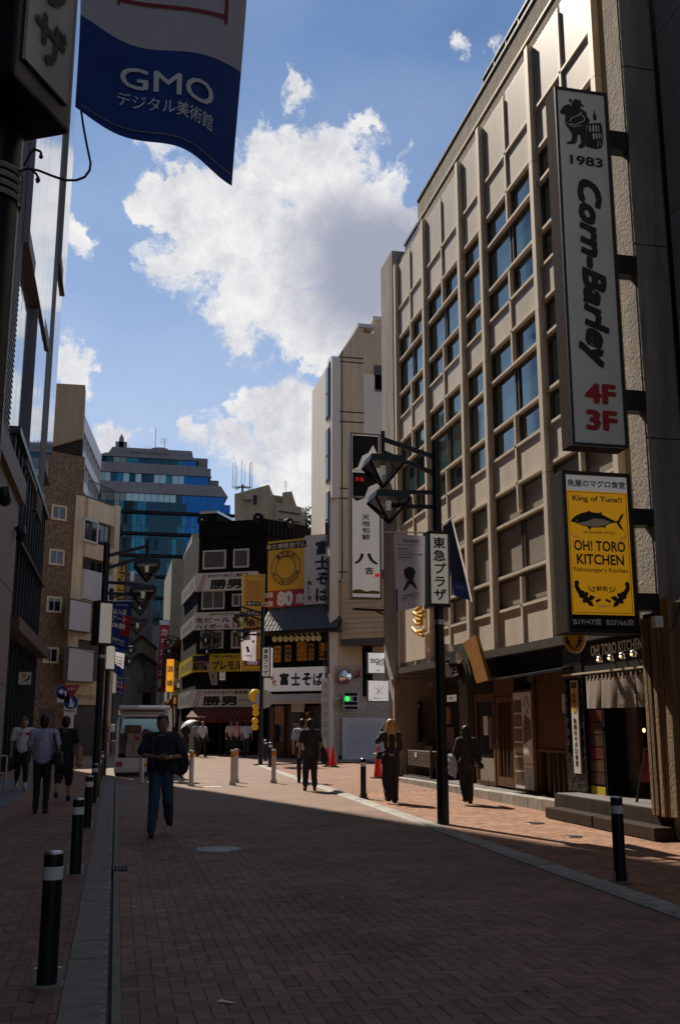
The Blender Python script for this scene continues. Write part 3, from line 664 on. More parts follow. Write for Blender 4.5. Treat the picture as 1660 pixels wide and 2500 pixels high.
# ================================================================ hanging box signs on the right
F135 = Face((0, 13.5), 90)                              # faces the camera; u = X
def arc(cx, cz, r, a0, a1, n=10): return [(cx + r * cos(a0 + (a1 - a0) * i / n), cz + r * sin(a0 + (a1 - a0) * i / n)) for i in range(n + 1)]
def poly(face, pts, m, parent, d=-.004, name='emblem'):
    b = face.mb() if isinstance(face, Face) else MB(face); b.add([(x, d, z) for x, z in pts], [tuple(range(len(pts)))]); return b.build(name, m, parent)
def strokes(face, lst, m, parent, d=-.004, name='emblem'):   # each stroke: points with widths, drawn as joined quads and round joints
    b = face.mb() if isinstance(face, Face) else MB(face); dd = d
    for st in lst:
        for (x0, z0, w0), (x1, z1, w1) in zip(st[:-1], st[1:]):
            l = math.hypot(x1 - x0, z1 - z0) or 1e-6; nx, nz_ = -(z1 - z0) / l, (x1 - x0) / l; dd -= .00012
            b.add([(x0 + nx * w0, dd, z0 + nz_ * w0), (x0 - nx * w0, dd, z0 - nz_ * w0), (x1 - nx * w1, dd, z1 - nz_ * w1), (x1 + nx * w1, dd, z1 + nz_ * w1)], [(0, 1, 2, 3)])
        for (x0, z0, w0) in st:
            dd -= .00012; b.add([(x0 + w0 * cos(k * pi / 5), dd, z0 + w0 * sin(k * pi / 5)) for k in range(10)], [tuple(range(10))])
    return b.build(name, m, parent)
def boxsign(name, label, face, u0, u1, z0, z1, dep, fr, mpanel, mframe='iron', cat='sign', side=None):
    t = thing(name, label, cat, face.w((u0 + u1) / 2, dep / 2, z0))
    b = face.mb(); b.bbox(u0, u1, .012, dep, z0, z1, .012); b.build('case', side or mframe, t)
    f = face.mb()
    for q in ((u0, u0 + fr, z0, z1), (u1 - fr, u1, z0, z1), (u0 + fr, u1 - fr, z0, z0 + fr), (u0 + fr, u1 - fr, z1 - fr, z1)): f.box(q[0], q[1], -.02, .03, q[2], q[3])
    f.build('frame', mframe, t)
    face.mb().box(u0 + fr, u1 - fr, 0, .011, z0 + fr, z1 - fr).build('panel', mpanel, t)
    return t
u0, z1 = F135.uz(1352, 211); u1, z0 = F135.uz(1533, 1095)
t = boxsign('hanging_sign', 'tall white vertical box sign with slanted black script and red floor numbers', F135, u0, u1, z0, z1, .36, .045, 'white_cold', side='sign_side')
W = u1 - u0
text(F135, '1983', u0 + W * .54, z1 - 1.30, W * .62, .17, 'txt_black', t, bold=.03)
text(F135, 'Corn-Barley', u0 + W * .50, z1 - 3.25, W * .58, 3.25, 'txt_black', t, bold=.055, shear=.28, rot=-pi / 2)
text(F135, '4F', u0 + W * .55, z0 + .85, W * .58, .34, 'txt_red', t, bold=.05)
text(F135, '3F', u0 + W * .55, z0 + .42, W * .58, .34, 'txt_red', t, bold=.05)
def zc(x, y): return F135.uz(1200 + x / 3.41, y / 3.41)
def zp(l): return [zc(*p) for p in l]
for pl in ([(636, 835), (650, 822), (668, 832), (664, 850), (680, 838), (690, 822), (738, 838), (744, 862), (766, 884), (752, 894), (735, 882), (738, 905), (785, 935), (790, 965), (815, 1000), (805, 1035), (785, 1050), (786, 1120), (778, 1185), (772, 1225), (735, 1240), (715, 1222), (742, 1190), (735, 1130), (716, 1118), (706, 1180), (690, 1200), (630, 1200), (618, 1184), (660, 1172), (668, 1120), (640, 1075), (606, 1030), (612, 960), (570, 945), (566, 925), (600, 880), (645, 866), (660, 890), (664, 850), (648, 850)],
           [(845, 1005), (838, 960), (848, 945), (848, 920), (856, 920), (858, 945), (868, 962), (872, 1003)]):
    poly(F135, zp(pl), 'txt_black', t)
br = [(790, 1060), (802, 1030), (905, 1022), (918, 1060), (926, 1140), (922, 1200), (912, 1235), (870, 1244), (790, 1225), (776, 1200), (786, 1140)]
poly(F135, zp(br), 'txt_black', t)
for (x0, x1, y0, y1) in ((806, 822, 1045, 1098), (832, 850, 1043, 1098), (858, 872, 1043, 1096), (880, 892, 1045, 1096), (836, 854, 1112, 1160), (862, 878, 1110, 1158), (886, 898, 1110, 1156), (905, 914, 1112, 1156), (876, 884, 1175, 1225), (896, 902, 1172, 1215)):
    a = zc(x0, y0); c = zc(x1, y1); F135.mb().box(a[0], c[0], -.0075, -.006, c[1], a[1]).build('stave_gap', 'white_cold', t)
strokes(F135, [[(*zc(x, y), .006) for x, y in ((648, 1010), (660, 985), (700, 970), (712, 958), (725, 965), (738, 935), (750, 960), (770, 985), (762, 1010), (690, 1040), (650, 1030))], [(*zc(x, y), .005) for x, y in ((610, 1022), (680, 1058), (745, 1045))]], 'white_cold', t, d=-.0065, name='belt_line')
for (px, py) in ((1502, 345), (1535, 650), (1556, 980)):
    q = at_y(px, py, 13.7); MB().box(u1 - .02, 7.95, 13.66, 13.86, q.z - .17, q.z + .17).build('bracket', 'iron', t)
# yellow restaurant sign below it
u0, z1 = F135.uz(1369, 1148); u1, z0 = F135.uz(1560, 1548); W = u1 - u0; H = z1 - z0
t = boxsign('hanging_sign', 'yellow box sign with a tuna and wave ornaments above the noren entrance', F135, u0, u1, z0, z1, .42, .06, 'yellow_lit', side='sign_side')
F135.mb().box(u0 + .062, u1 - .062, -.003, .0, z1 - .30, z1 - .062).build('top_band', 'white_faint_glow', t)
F135.mb().box(u0 + .062, u1 - .062, -.003, .0, z0 + .062, z0 + .27).build('bottom_band', 'black', t)
cu = (u0 + u1) / 2
text(F135, '魚屋のマグロ食堂', cu, z1 - .185, W * .84, .11, 'txt_black', t, d=-.006, bold=.02)
text(F135, 'King of Tuna!!', cu, z1 - .43, W * .72, .11, 'txt_black', t, bold=.02)
text(F135, 'JAPANESE STYLE', cu, z1 - .94, W * .46, .045, 'txt_black', t, bold=.01)
text(F135, 'OH! TORO', cu, z1 - 1.14, W * .74, .16, 'txt_black', t, bold=.025)
text(F135, 'KITCHEN', cu, z1 - 1.345, W * .68, .16, 'txt_black', t, bold=.025)
text(F135, "Fishmonger's Kitchen", cu, z1 - 1.51, W * .78, .085, 'txt_black', t, bold=.012)
text(F135, '鮮魚', cu, z1 - 1.78, W * .17, .08, 'txt_black', t, bold=.015)
text(F135, 'ASAHI', cu, z0 + .40, W * .18, .05, 'txt_cream', t, bold=.0)
text(F135, 'B1F/47席  B2F/66席', cu, z0 + .165, W * .86, .1, 'txt_white', t, d=-.006, bold=.012)
b = F135.mb()
for q in ((u0 + .085, u1 - .085, z1 - .325, z1 - .318), (u0 + .085, u1 - .085, z0 + .295, z0 + .302), (u0 + .085, u0 + .092, z0 + .302, z1 - .325), (u1 - .092, u1 - .085, z0 + .302, z1 - .325)): b.box(q[0], q[1], -.003, -.001, q[2], q[3])
b.build('border_line', 'txt_black', t)
def tz(x, y): return F135.uz(1250 + x / 3.824, 1130 + y / 3.824)
fish = [(545, 535), (580, 500), (640, 470), (700, 455), (715, 445), (735, 460), (800, 470), (840, 455), (830, 480), (900, 515), (960, 545), (985, 540), (1005, 495), (1045, 468), (1020, 520), (998, 560), (1020, 600), (1040, 635), (1000, 610), (970, 560), (930, 562), (870, 585), (870, 612), (845, 600), (790, 605), (735, 605), (722, 630), (700, 598), (640, 580), (590, 560), (548, 548)]
poly(F135, [tz(*p) for p in fish], 'txt_black', t, name='fish_emblem')
belly = [(690, 545), (760, 520), (840, 525), (920, 555), (860, 582), (780, 600), (700, 592), (640, 575), (600, 560), (650, 555)]
poly(F135, [tz(*p) for p in belly], 'txt_cream', t, d=-.0065, name='fish_belly')
strokes(F135, [[(*tz(600, 537), .012)], ], 'txt_cream', t, d=-.0065, name='fish_eye')
for s_ in (1, -1):
    w = []
    for (x, y, r) in ((600, 1120, 26), (598, 1150, 24), (612, 1180, 26), (628, 1205, 26), (650, 1215, 28), (640, 1240, 24), (672, 1250, 30), (690, 1225, 22), (700, 1280, 30), (670, 1290, 20), (735, 1260, 26), (725, 1310, 26), (760, 1255, 12), (745, 1330, 14), (790, 1290, 16), (812, 1280, 14)):
        a = tz(x, y); xx = a[0] if s_ > 0 else 2 * cu + .012 - a[0]; w.append([(xx, a[1] , r / 3.824 / 172)])
    strokes(F135, w, 'txt_black', t, name='wave_ornament')
    strokes(F135, [[(xx if s_ > 0 else 2 * cu - xx, zz, .007) for xx, zz in [tz(*q) for q in ((555, 650), (560, 672), (580, 690))]], [(xx if s_ > 0 else 2 * cu - xx, zz, .006) for xx, zz in [tz(*q) for q in ((590, 668), (600, 690), (620, 705))]]], 'txt_cream', t, name='spray_ornament')
    strokes(F135, [[(xx if s_ > 0 else 2 * cu - xx, zz, .008) for xx, zz in [tz(*q) for q in ((712, 1155), (720, 1180), (740, 1195), (765, 1203))]], [(xx if s_ > 0 else 2 * cu - xx, zz, .007) for xx, zz in [tz(*q) for q in ((745, 1165), (765, 1162), (755, 1185))]]], 'txt_black', t, name='spray_ornament')
for (px, py) in ((1563, 1263), (1573, 1470)):
    q = at_y(px, py, 13.7); MB().box(u1 - .02, 7.95, 13.66, 13.9, q.z - .13, q.z + .13).build('bracket', 'iron', t)

# ================================================================ shops under the office block
FP = Face((8.45, 0), 180)
def pq(px, py, d=0.0): return FP.uz(px, py, d)
sh = thing('shop_front', 'dark timber restaurant front with sliding lattice door under the office block', 'shop front', (8.6, 20, .2))
FP.mb().box(-28.6, -16.9, .75, 4, .2, 3.05).build('back_wall', 'soot', sh)
FP.mb().box(-24.3, -16.9, -.3, .8, 2.66, 3.03).build('fascia', 'black', sh)
FP.mb().add([(-21.4, -.62, 2.52), (-16.95, -.62, 2.60), (-16.95, .3, 2.78), (-21.4, .3, 2.72), (-21.4, -.62, 2.48), (-16.95, -.62, 2.55), (-16.95, .3, 2.70), (-21.4, .3, 2.66)], [(0, 1, 2, 3), (7, 6, 5, 4), (0, 4, 5, 1), (1, 5, 6, 2), (2, 6, 7, 3), (3, 7, 4, 0)]).build('canopy', 'iron', sh)
# vertical timber boarding between posters and black column
ul = pq(1312, 1800)[0]; ur = pq(1384, 1800)[0]; n = 7
for i in range(n):
    a = ul + (ur - ul) * i / n; c = ul + (ur - ul) * (i + 1) / n
    FP.mb().bbox(a + .006, c - .006, .0, .05, pq(1350, 1830)[1], 2.66, .006).build('plank', 'wood', sh)
zs = pq(1350, 1830)[1]
FP.mb().box(ul, ur, -.03, .06, zs - .06, zs).build('rail', 'wood', sh)
FP.mb().box(ul + .05, ur, .10, .12, .25, zs - .06).build('low_glass', 'glass_grey', sh)
for i in range(4):
    a = ul + .02 + (ur - ul - .08) * i / 3; FP.mb().box(a, a + .07, -.01, .08, .24, zs - .06).build('lattice_post', 'wood', sh)
FP.mb().box(ul - .12, ul, -.05, .1, .22, 2.66).build('post', 'wood', sh)
# menu posters
u0, z1 = pq(1252, 1692); u1, z0 = pq(1305, 1930)
FP.mb().box(u0 - .06, u1 + .06, .0, .04, z0 - .05, z1 + .05).build('poster_frame', 'wood', sh)
pp = FP.mb().box(u0, u1, -.012, -.002, z0, z1).build('menu_poster', 'white', sh)
um = u0 + (u1 - u0) * .5
for k in range(6):
    zt = z1 - .16 - k * (z1 - z0 - .2) / 6
    mm = mat('menu_photo', random.choice([(.12, .04, .02), (.16, .07, .03), (.10, .05, .02)]), .5, var=.8, scale=14)
    FP.mb().box(u0 + .02, um - .02, -.016, -.012, zt - (z1 - z0) / 7.6, zt).build('menu_photo', mm, pp)
mm = mat('menu_photo', (.10, .045, .02), .5, var=.8, scale=9)
poly(FP, [(um + .03, z1 - .75), (um + .12, z1 - .45), (u1 - .03, z1 - .6), (u1 - .03, z1 - .95), (um + .03, z1 - 1.1)], mm, pp, d=-.0145, name='menu_photo')
text(FP, '八', um + (u1 - um) / 2, z1 - .2, (u1 - um) * .7, .22, 'txt_black', pp, d=-.0145, bold=.01)
text(FP, '吉', um + (u1 - um) / 2 + .03, z1 - .39, .1, .11, 'txt_black', pp, d=-.0145, bold=.01)
b = FP.mb()
for k in range(9): b.box(um + .03, u1 - .03, -.0145, -.013, z0 + .1 + k * .04, z0 + .115 + k * .04)
b.build('small_print', 'txt_grey', pp)
FP.mb().box(um + .02, u1 - .02, -.0145, -.013, z0 + .5, z0 + .53).build('stripe', 'orange', pp)
# lattice sliding door and glazed panel
d0, zt = pq(1208, 1712); d1, _ = pq(1250, 1712)
FP.mb().box(d0 - .1, d1 + .04, .02, .12, 2.2, 2.66).build('lintel', 'wood', sh)
dr = FP.mb(); 
for q in ((d0, d0 + .09, .25, 2.2), (d1 - .09, d1, .25, 2.2), (d0 + .09, d1 - .09, .25, .45), (d0 + .09, d1 - .09, 2.08, 2.2)): dr.box(q[0], q[1], .0, .07, q[2], q[3])
dr = dr.build('sliding_door', 'wood', sh)
for i in range(4):
    a = d0 + .14 + i * (d1 - d0 - .28) / 3.3; FP.mb().box(a, a + .035, .005, .06, .45, 2.08).build('lattice_bar', 'wood', dr)
FP.mb().box(d0 + .09, d1 - .09, .07, .08, .45, 2.08).build('pane', 'glass_dark', dr)
FP.mb().box(d0 + .1, d0 + .13, -.03, .0, 1.15, 1.3).build('handle', 'steel', dr)
g0, _ = pq(1158, 1715); g1 = d0 - .1
gp = FP.mb()
for q in ((g0, g0 + .08, .22, 2.3), (g1 - .08, g1, .22, 2.3), (g0 + .08, g1 - .08, 2.12, 2.3), (g0 + .08, g1 - .08, .22, .32)): gp.box(q[0], q[1], .0, .08, q[2], q[3])
gp = gp.build('glazed_panel', 'wood', sh)
FP.mb().box(g0 + .08, g1 - .08, .04, .05, .85, 2.12).build('pane', 'glass_dark', gp)
FP.mb().box(g0 + .08, g1 - .08, .035, .05, .32, .83).build('kick_panel', 'panel_low', gp)
a, c = pq(1176, 1748), pq(1188, 1795); FP.mb().box(a[0], c[0], .028, .036, c[1], a[1]).build('notice', 'white', gp)
a, c = pq(1189, 1750), pq(1199, 1828); FP.mb().box(a[0], c[0], .028, .036, c[1], a[1]).build('notice', 'grey_wall', gp)
# recessed dark entrance with poster to its left
a, c = pq(1092, 1697), pq(1108, 1712); FP.mb().box(a[0] - .2, c[0], .05, .07, c[1], a[1]).build('small_plate', 'pale_glow', sh); text(FP, 'Barley', (a[0] + c[0]) / 2 - .1, (a[1] + c[1]) / 2, .3, .1, 'txt_black', sh, d=.045)
a, c = pq(968, 1720, .2), pq(1032, 1812, .2)
pf = FP.mb().box(a[0], c[0], .14, .2, c[1], a[1]).build('food_poster', 'black', sh)
FP.mb().box(a[0] + .04, c[0] - .04, .132, .139, a[1] - .16, a[1] - .04).build('caption', 'txt_grey', pf)
mm = mat('food_photo', (.20, .03, .012), .5, var=.9, scale=22)
FP.mb().disc(((a[0] + c[0]) / 2 - .1, (a[1] + c[1]) / 2), (c[0] - a[0]) * .36, .125, .13, 24, 0, (a[1] - c[1]) * .26).build('bowl_rim', 'tile_sub', pf)
FP.mb().disc(((a[0] + c[0]) / 2 - .1, (a[1] + c[1]) / 2 + .03), (c[0] - a[0]) * .31, .118, .124, 24, 0, (a[1] - c[1]) * .18).build('food_photo', mm, pf)
text(FP, 'MEAT', a[0] + .5, a[1] - .1, .5, .09, 'txt_white', pf, d=.128)
text(FP, 'RICE BOWL', a[0] + .7, c[1] + .14, .7, .07, 'txt_grey', pf, d=.128)
for (px, py) in ((1098, 1737), (1098, 1758)):
    a = pq(px, py, .3); FP.mb().box(a[0] - .25, a[0] + .15, .24, .3, a[1] - .11, a[1] + .11).build('menu_card', mat('menu_photo', (.32, .13, .03), .5, var=.7, scale=15), sh)
a, c = pq(1095, 1775, .3), pq(1114, 1840, .3); FP.mb().box(a[0] - .1, c[0], .24, .3, c[1], a[1]).build('menu_card', mat('menu_photo', (.12, .03, .02), .5, var=.9, scale=10), sh)
FP.mb().box(pq(1120, 1700)[0], pq(1140, 1700)[0], .0, .15, .2, 2.66).build('post', 'plaster_dark', sh)
FP.mb().box(-28.6, pq(1032, 1700)[0] - .3, .35, .9, .0, 1.0).build('plinth', 'kerb', sh)
# small square sign with brush lettering half behind the black column
a, c = pq(1368, 1692, -.15), pq(1392, 1745, -.15)
ts = boxsign('wall_sign', 'small white sign with black brush lettering beside the black tiled column', Face((8.3, 0), 180), a[0], c[0] + .12, c[1], a[1], .05, .02, 'white')
text(Face((8.3, 0), 180), '八', (a[0] + c[0]) / 2 + .05, a[1] - .18, .2, .16, 'txt_black', ts); text(Face((8.3, 0), 180), '吉', (a[0] + c[0]) / 2 + .09, a[1] - .33, .09, .1, 'txt_black', ts)
# planter crate, spotlights, twisted sculpture sign
c = at_x(1035, 1880, 8.25)
t = thing('planter_crate', 'dark wooden crate on a stand beside the dark shop entrance', 'crate', (8.3, c.y, .15))
y0, y1 = at_x(1066, 1880, 8.2).y, at_x(1005, 1880, 8.2).y
for k in range(3): MB().bbox(8.05, 8.6, y0, y1, .48 + k * .14, .61 + k * .14, .01).build('plank', 'wood_dark', t)
for yy in (y0 + .03, y1 - .03): MB().box(8.03, 8.08, yy - .02, yy + .02, .12, .92).build('leg', 'iron', t)
MB().box(8.06, 8.55, y0 + .02, y1 - .02, .2, .24).build('shelf', 'iron', t)
MB().box(8.035, 8.045, (y0 + y1) / 2 + .1, (y0 + y1) / 2 + .3, .72, .84).build('notice', 'white', t)
for k, (px, py, lab) in enumerate(((1053, 1673, 'round spotlight on a short arm left of the lamp post'), (1126, 1666, 'round spotlight on the canopy below the twisted metal sculpture'), (1294, 1660, 'round spotlight in the shade above the menu posters'))):
    a = at_x(px, py, 7.75 if k < 2 else 8.2); t = thing('spotlight', lab, 'spotlight', a, 'canopy spotlights')
    d = V((-.5, -.7, .1)).normalized(); MB().tube(a, a + d * .1, .04, .065, 14).build('reflector', 'chrome', t); MB().tube(a, a - V((-.35, -.1, .06)), .012, .012, 6).build('arm', 'iron', t)
    MB().tube(a + d * .101, a + d * .106, .06, .06, 14).build('lens', 'steel', t)
cs = at_x(1150, 1590, 7.85); t = thing('sculpture_sign', 'twisted metal and rusty plank sculpture sign on the canopy behind the lamp post', 'sculpture', (7.85, cs.y, 2.6))
FC = Face((7.75, 0), 180)
def cz(px, py): return FC.uz(px, py)
def slab(pts, m, name, d0=-.1, d1=.25): FC.mb().prism([cz(*p) for p in pts], d0, d1).build(name, m, t)
slab([(1133, 1571), (1165, 1549), (1196, 1660), (1168, 1668)], 'plank_orange', 'plank', -.05, .03)
slab([(1100, 1577), (1128, 1570), (1150, 1660), (1120, 1667)], 'rust', 'back_plate', .0, .06)
slab([(1127, 1572), (1133, 1571), (1150, 1610), (1158, 1640), (1156, 1664), (1143, 1667), (1148, 1640), (1143, 1612)], 'copper', 'copper_strip', -.09, -.055)
slab([(1099, 1576), (1112, 1573), (1119, 1590), (1125, 1612), (1117, 1614), (1108, 1592)], 'chrome', 'steel_curl', -.3, -.1)
slab([(1124, 1597), (1136, 1592), (1144, 1612), (1140, 1620), (1128, 1620)], 'chrome', 'steel_curl', -.3, -.12)
slab([(1098, 1590), (1104, 1592), (1112, 1618), (1130, 1626), (1128, 1650), (1114, 1655), (1106, 1630)], 'rust', 'curled_base', -.25, -.05)
b = FC.mb()
for i in range(3): b.tube((*[cz(1108 + i * 6, 1640 + i * 5)[0]], -.2, cz(1108 + i * 6, 1640 + i * 5)[1]), (cz(1132 + i * 3, 1630 + i * 8)[0], -.2, cz(1132, 1630 + i * 8)[1]), .03, .03, 8)
b.build('steel_rods', 'steel', t)

# ---------------------------------------------------------------- noren restaurant entrance
FK = Face((8.05, 0), 180)
def kq(px, py, d=0.0): return FK.uz(px, py, d)
kt = thing('restaurant_entrance', 'black restaurant entrance with white lettering, tiled column and hanging noren', 'shop front', (8.1, 15, .42))
FK.mb().box(-16.6, -13.3, 1.6, 3, .3, 3.05).build('back_wall', 'soot', kt)
a = kq(1384, 1800)[0]; c = kq(1430, 1800)[0]
FK.mb().box(a + .012, c - .012, .014, .5, .42, 3.05).build('column', 'black', kt)
random.seed(5); z = .44
col_tiles = []
while z < 3.0:                                          # split-face black bricks
    uu = a + (-.06 if int(z * 10) % 2 else 0)
    while uu < c:
        w = .12; e0, e1 = max(uu, a), min(uu + w, c)
        if e1 - e0 > .02 and not (1.02 < z < 2.4 and e0 > a + .03 and e1 < c - .03): FK.mb().bbox(e0 + .002, e1 - .002, -.012 - random.uniform(0, .012), .015, z + .002, z + .058, .004).build('brick', 'tile_black', kt)
        uu += w
    z += .06
u0, z1 = kq(1393, 1662, -.03); u1, z0 = kq(1420, 1889, -.03)
vs = FK.mb().box(u0, u1, -.05, -.022, z0, z1).build('vertical_sign', 'white', kt)
FK.mb().disc(((u0 + u1) / 2, z1 - .36), (u1 - u0) * .42, -.056, -.051, 20, 0, .22).build('logo_disc', 'yellow', vs)
text(FK, 'OH!', (u0 + u1) / 2, z1 - .27, .13, .07, 'txt_black', vs, d=-.06); text(FK, 'TORO', (u0 + u1) / 2, z1 - .37, .17, .08, 'txt_black', vs, d=-.06); text(FK, 'KITCHEN', (u0 + u1) / 2, z1 - .46, .12, .035, 'txt_black', vs, d=-.06)
FK.mb().box(u0 + .04, u1 - .02, -.056, -.051, z1 - .14, z1 - .03).build('dark_patch', 'wood_dark', vs)
vtext(FK, '魚屋のマグロ食堂', (u0 + u1) / 2, z1 - .66, z0 + .12, .13, 'txt_black', vs, d=-.053, bold=.03)
FK.mb().box(a - .05, -13.3, .0, .3, kq(1500, 1640)[1], 3.06).build('fascia', 'black', kt)
u0, za = kq(1440, 1582); u1, zb = kq(1566, 1573)
text(FK, 'OH! TORO KITCHEN', (u0 + u1) / 2 + .02, (za + zb) / 2 - .02, u1 - u0, .19, 'txt_white', kt, d=-.006, bold=.03)
FK.mb().box(kq(1382, 1640)[0], -13.35, -.10, -.04, kq(1500, 1636)[1] - .02, kq(1500, 1636)[1] + .01).build('guard_bar', 'txt_cream', kt)
for i, (px, py) in enumerate(((1464, 1610), (1491, 1606), (1519, 1601), (1546, 1596))):
    q = FK.w(*[kq(px, py, -.2)[0], -.2, kq(px, py, -.2)[1]])
    t = thing('bulkhead_lamp', ['far left', 'second', 'third', 'nearest'][i] + ' round caged lamp of the four under the white fascia lettering', 'lamp', q, 'caged lamps under the fascia')
    b = MB(); b.ball(q, .068, .068, .06, 14); b.build('globe', 'chrome', t)
    b = MB()
    for k in range(3): 
        an = k * pi / 3; pts = [q + V((cos(an) * .075 * cos(j * pi / 6), sin(an) * .075 * cos(j * pi / 6), .068 * sin(j * pi / 6))) for j in range(12)]; b.path(pts + [pts[0]], .004, 4)
    b.build('cage', 'iron', t); MB().tube(q + V((0, 0, .05)), q + V((.2, 0, .09)), .02, .02, 8).build('arm', 'iron', t)
    MB().ball(q + V((-.06, -.03, -.01)), .018, n=8).build('glow', 'bulb', t)
# oval shop sign above the column
u0, z0 = kq(1400, 1575, -.3); t = thing('oval_sign', 'yellow oval sign with dark wave ornaments above the black tiled column', 'sign', FK.w(u0, -.3, z0))
FO = Face((7.78, 15.0), 140); q = FO.uz(1400, 1555)
FO.mb().disc(q, .2, .0, .06, 28, 0, .27).build('plate', 'txt_cream', t); FO.mb().disc(q, .185, -.006, .0, 28, 0, .252).build('field', 'yellow', t)
for s_ in (1, -1): strokes(FO, [[(q[0] + s_ * x, q[1] - y, r)] for x, y, r in ((.12, .02, .025), (.12, .07, .028), (.10, .11, .025), (.07, .14, .022), (.05, .17, .018), (.08, .07, .02))], 'cloth_navy', t, d=-.01, name='wave_ornament')
text(FO, 'ASAHI', q[0], q[1] - .2, .09, .03, 'txt_black', t, d=-.01)
# noren curtain: five hanging strips
t = thing('noren_curtain', 'short off-white split noren curtain with dark lettering over the restaurant entrance', 'curtain', FK.w(-14.8, -.05, 2.2))
ua, ub = kq(1428, 1650, -.08)[0], -13.45; zt = kq(1500, 1652, -.08)[1]; zb = kq(1500, 1728, -.08)[1]; n = 5
for i in range(n):
    e0 = ua + (ub - ua) * i / n + .012; e1 = ua + (ub - ua) * (i + 1) / n - .012; b = FK.mb(); nx, nzz = 8, 8; vv = []
    for j in range(nzz + 1):
        f = j / nzz
        for k in range(nx + 1):
            g = k / nx; sk = .03 * f * (1 if i % 2 else -1)
            vv.append((e0 + (e1 - e0) * (g * (1 - .12 * f) + .06 * f) + sk, -.08 - .05 * f * sin(g * pi + i) - .015 * sin(g * 9 + i * 2) * f, zt + (zb - zt) * f + random.uniform(-.004, .004)))
    fs = [(j * (nx + 1) + k, j * (nx + 1) + k + 1, (j + 1) * (nx + 1) + k + 1, (j + 1) * (nx + 1) + k) for j in range(nzz) for k in range(nx)]
    b.add(vv, fs, 0, True); st = b.build('cloth_strip', 'noren', t)
    for k in range(4): FK.mb().box(e0 + .03 + k * (e1 - e0) / 4, e0 + .07 + k * (e1 - e0) / 4, -.09, -.07, zt - .01, zt + .07).build('loop', 'noren', st)
text(FK, '魚屋マグロ食堂', ua + (ub - ua) * .55, zt - .2, .5, .07, 'txt_black', t, d=-.15)
text(FK, 'OH! TORO KITCHEN', ua + (ub - ua) * .55, zt - .33, .9, .11, 'txt_black', t, d=-.15)
text(FK, "Fishmonger's Kitchen", ua + (ub - ua) * .55, zt - .47, .55, .05, 'txt_black', t, d=-.15)
FK.mb().tube((ua - .05, -.07, zt + .05), (ub + .05, -.07, zt + .05), .014).build('rail', 'iron', t)
# inside of the entrance
a, c = kq(1432, 1735, .1), kq(1488, 1930, .1)
pn = FK.mb().box(a[0], c[0], .06, .4, .42, zt).build('menu_board', 'black', kt)
for k in range(6):
    zt2 = a[1] - k * .21
    FK.mb().box(a[0] + .06, c[0] - .06, .052, .059, zt2 - .19, zt2).build('menu_photo', mat('menu_photo', [(.10, .008, .008), (.08, .03, .012), (.05, .02, .01)][k % 3], .5, var=.9, scale=12), pn)
FK.mb().box(a[0] + .06, c[0] - .06, .05, .059, a[1] - 1.42, a[1] - 1.28).build('price_list', 'yellow_sign', pn)
text(FK, 'B1F/47席', (a[0] + c[0]) / 2, a[1] - 1.52, .34, .065, 'txt_white', pn, d=.05); text(FK, 'B2F/66席', (a[0] + c[0]) / 2, a[1] - 1.62, .34, .065, 'txt_white', pn, d=.05)
FK.mb().prism([((a[0] + c[0]) / 2 - .08, a[1] - 1.72), ((a[0] + c[0]) / 2 + .06, a[1] - 1.72), ((a[0] + c[0]) / 2 + .06, a[1] - 1.74), ((a[0] + c[0]) / 2 + .1, a[1] - 1.71), ((a[0] + c[0]) / 2 + .06, a[1] - 1.68), ((a[0] + c[0]) / 2 + .06, a[1] - 1.70), ((a[0] + c[0]) / 2 - .08, a[1] - 1.70)], .05, .059).build('arrow', 'txt_white', pn)
a = kq(1494, 1800, .5)[0]; c = kq(1556, 1800, .5)[0]; z = .44; r_ = 0
iw = FK.mb().box(a, c, .51, .6, .42, 2.2).build('inner_wall', 'mortar', kt)
while z < 2.0:
    uu = a - (.12 if r_ % 2 else 0)
    while uu < c:
        e0, e1 = max(a, uu), min(c, uu + .24)
        if e1 - e0 > .03: FK.mb().box(e0 + .004, e1 - .004, .495, .512, z + .004, z + .108).build('tile', 'tile_sub', iw)
        uu += .24
    z += .112; r_ += 1
for i, (px, py) in enumerate(((1571, 1783), (1577, 1855))):
    q = FK.w(kq(px, py, .3)[0], .3, kq(px, py, .3)[1]); t = thing('hanging_bulb', ['upper', 'lower'][i] + ' glowing orange filament bulb inside the noren entrance', 'bulb', q)
    MB().ball(q, .022, .022, .034, 10).build('glass_bulb', 'bulb', t); MB().tube(q + V((0, 0, .03)), q + V((0, 0, .35)), .006, .006, 6).build('cord', 'iron', t)
t = thing('menu_stand', 'small folding menu stand with a red photo inside the entrance by the timber', 'menu stand', FK.w(-13.55, .1, .42))
q = FK.w(kq(1583, 1960, .0)[0], .0, .42)
MB().bar(q + V((-.15, .1, 0)), q + V((0, 0, .8)), .03, .03).build('leg', 'iron', t); MB().bar(q + V((.25, .1, 0)), q + V((0, 0, .8)), .03, .03).build('leg', 'iron', t)
MB().add([q + V((-.12, .0, .3)), q + V((.16, .05, .3)), q + V((.08, -.02, .75)), q + V((-.05, -.04, .75))], [(0, 1, 2, 3)]).build('menu_photo', mat('menu_photo', (.5, .10, .10), .5, var=.6, scale=12), t)
# ================================================================ glass building on the left
FL = Face((-3.45, 0), 0)                               # u = Y
mk('brown_clad', (.16, .125, .095), .7, var=.12, scale=1.2, stretch=(1, 1, .3), stain=.2)
lb = thing('glass_building', 'tall mirror glass building with louvre strips filling the left edge', 'building', (-3.45, 20, 0))
FL.mb().box(-70, 44.6, .3, 25, 0, 64).build('core_wall', 'plaster_dark', lb)  # core lengthened behind the camera, unseen, to cut sky light on the road
def lz(px, py, d=0.0): return FL.uz(px, py, d)
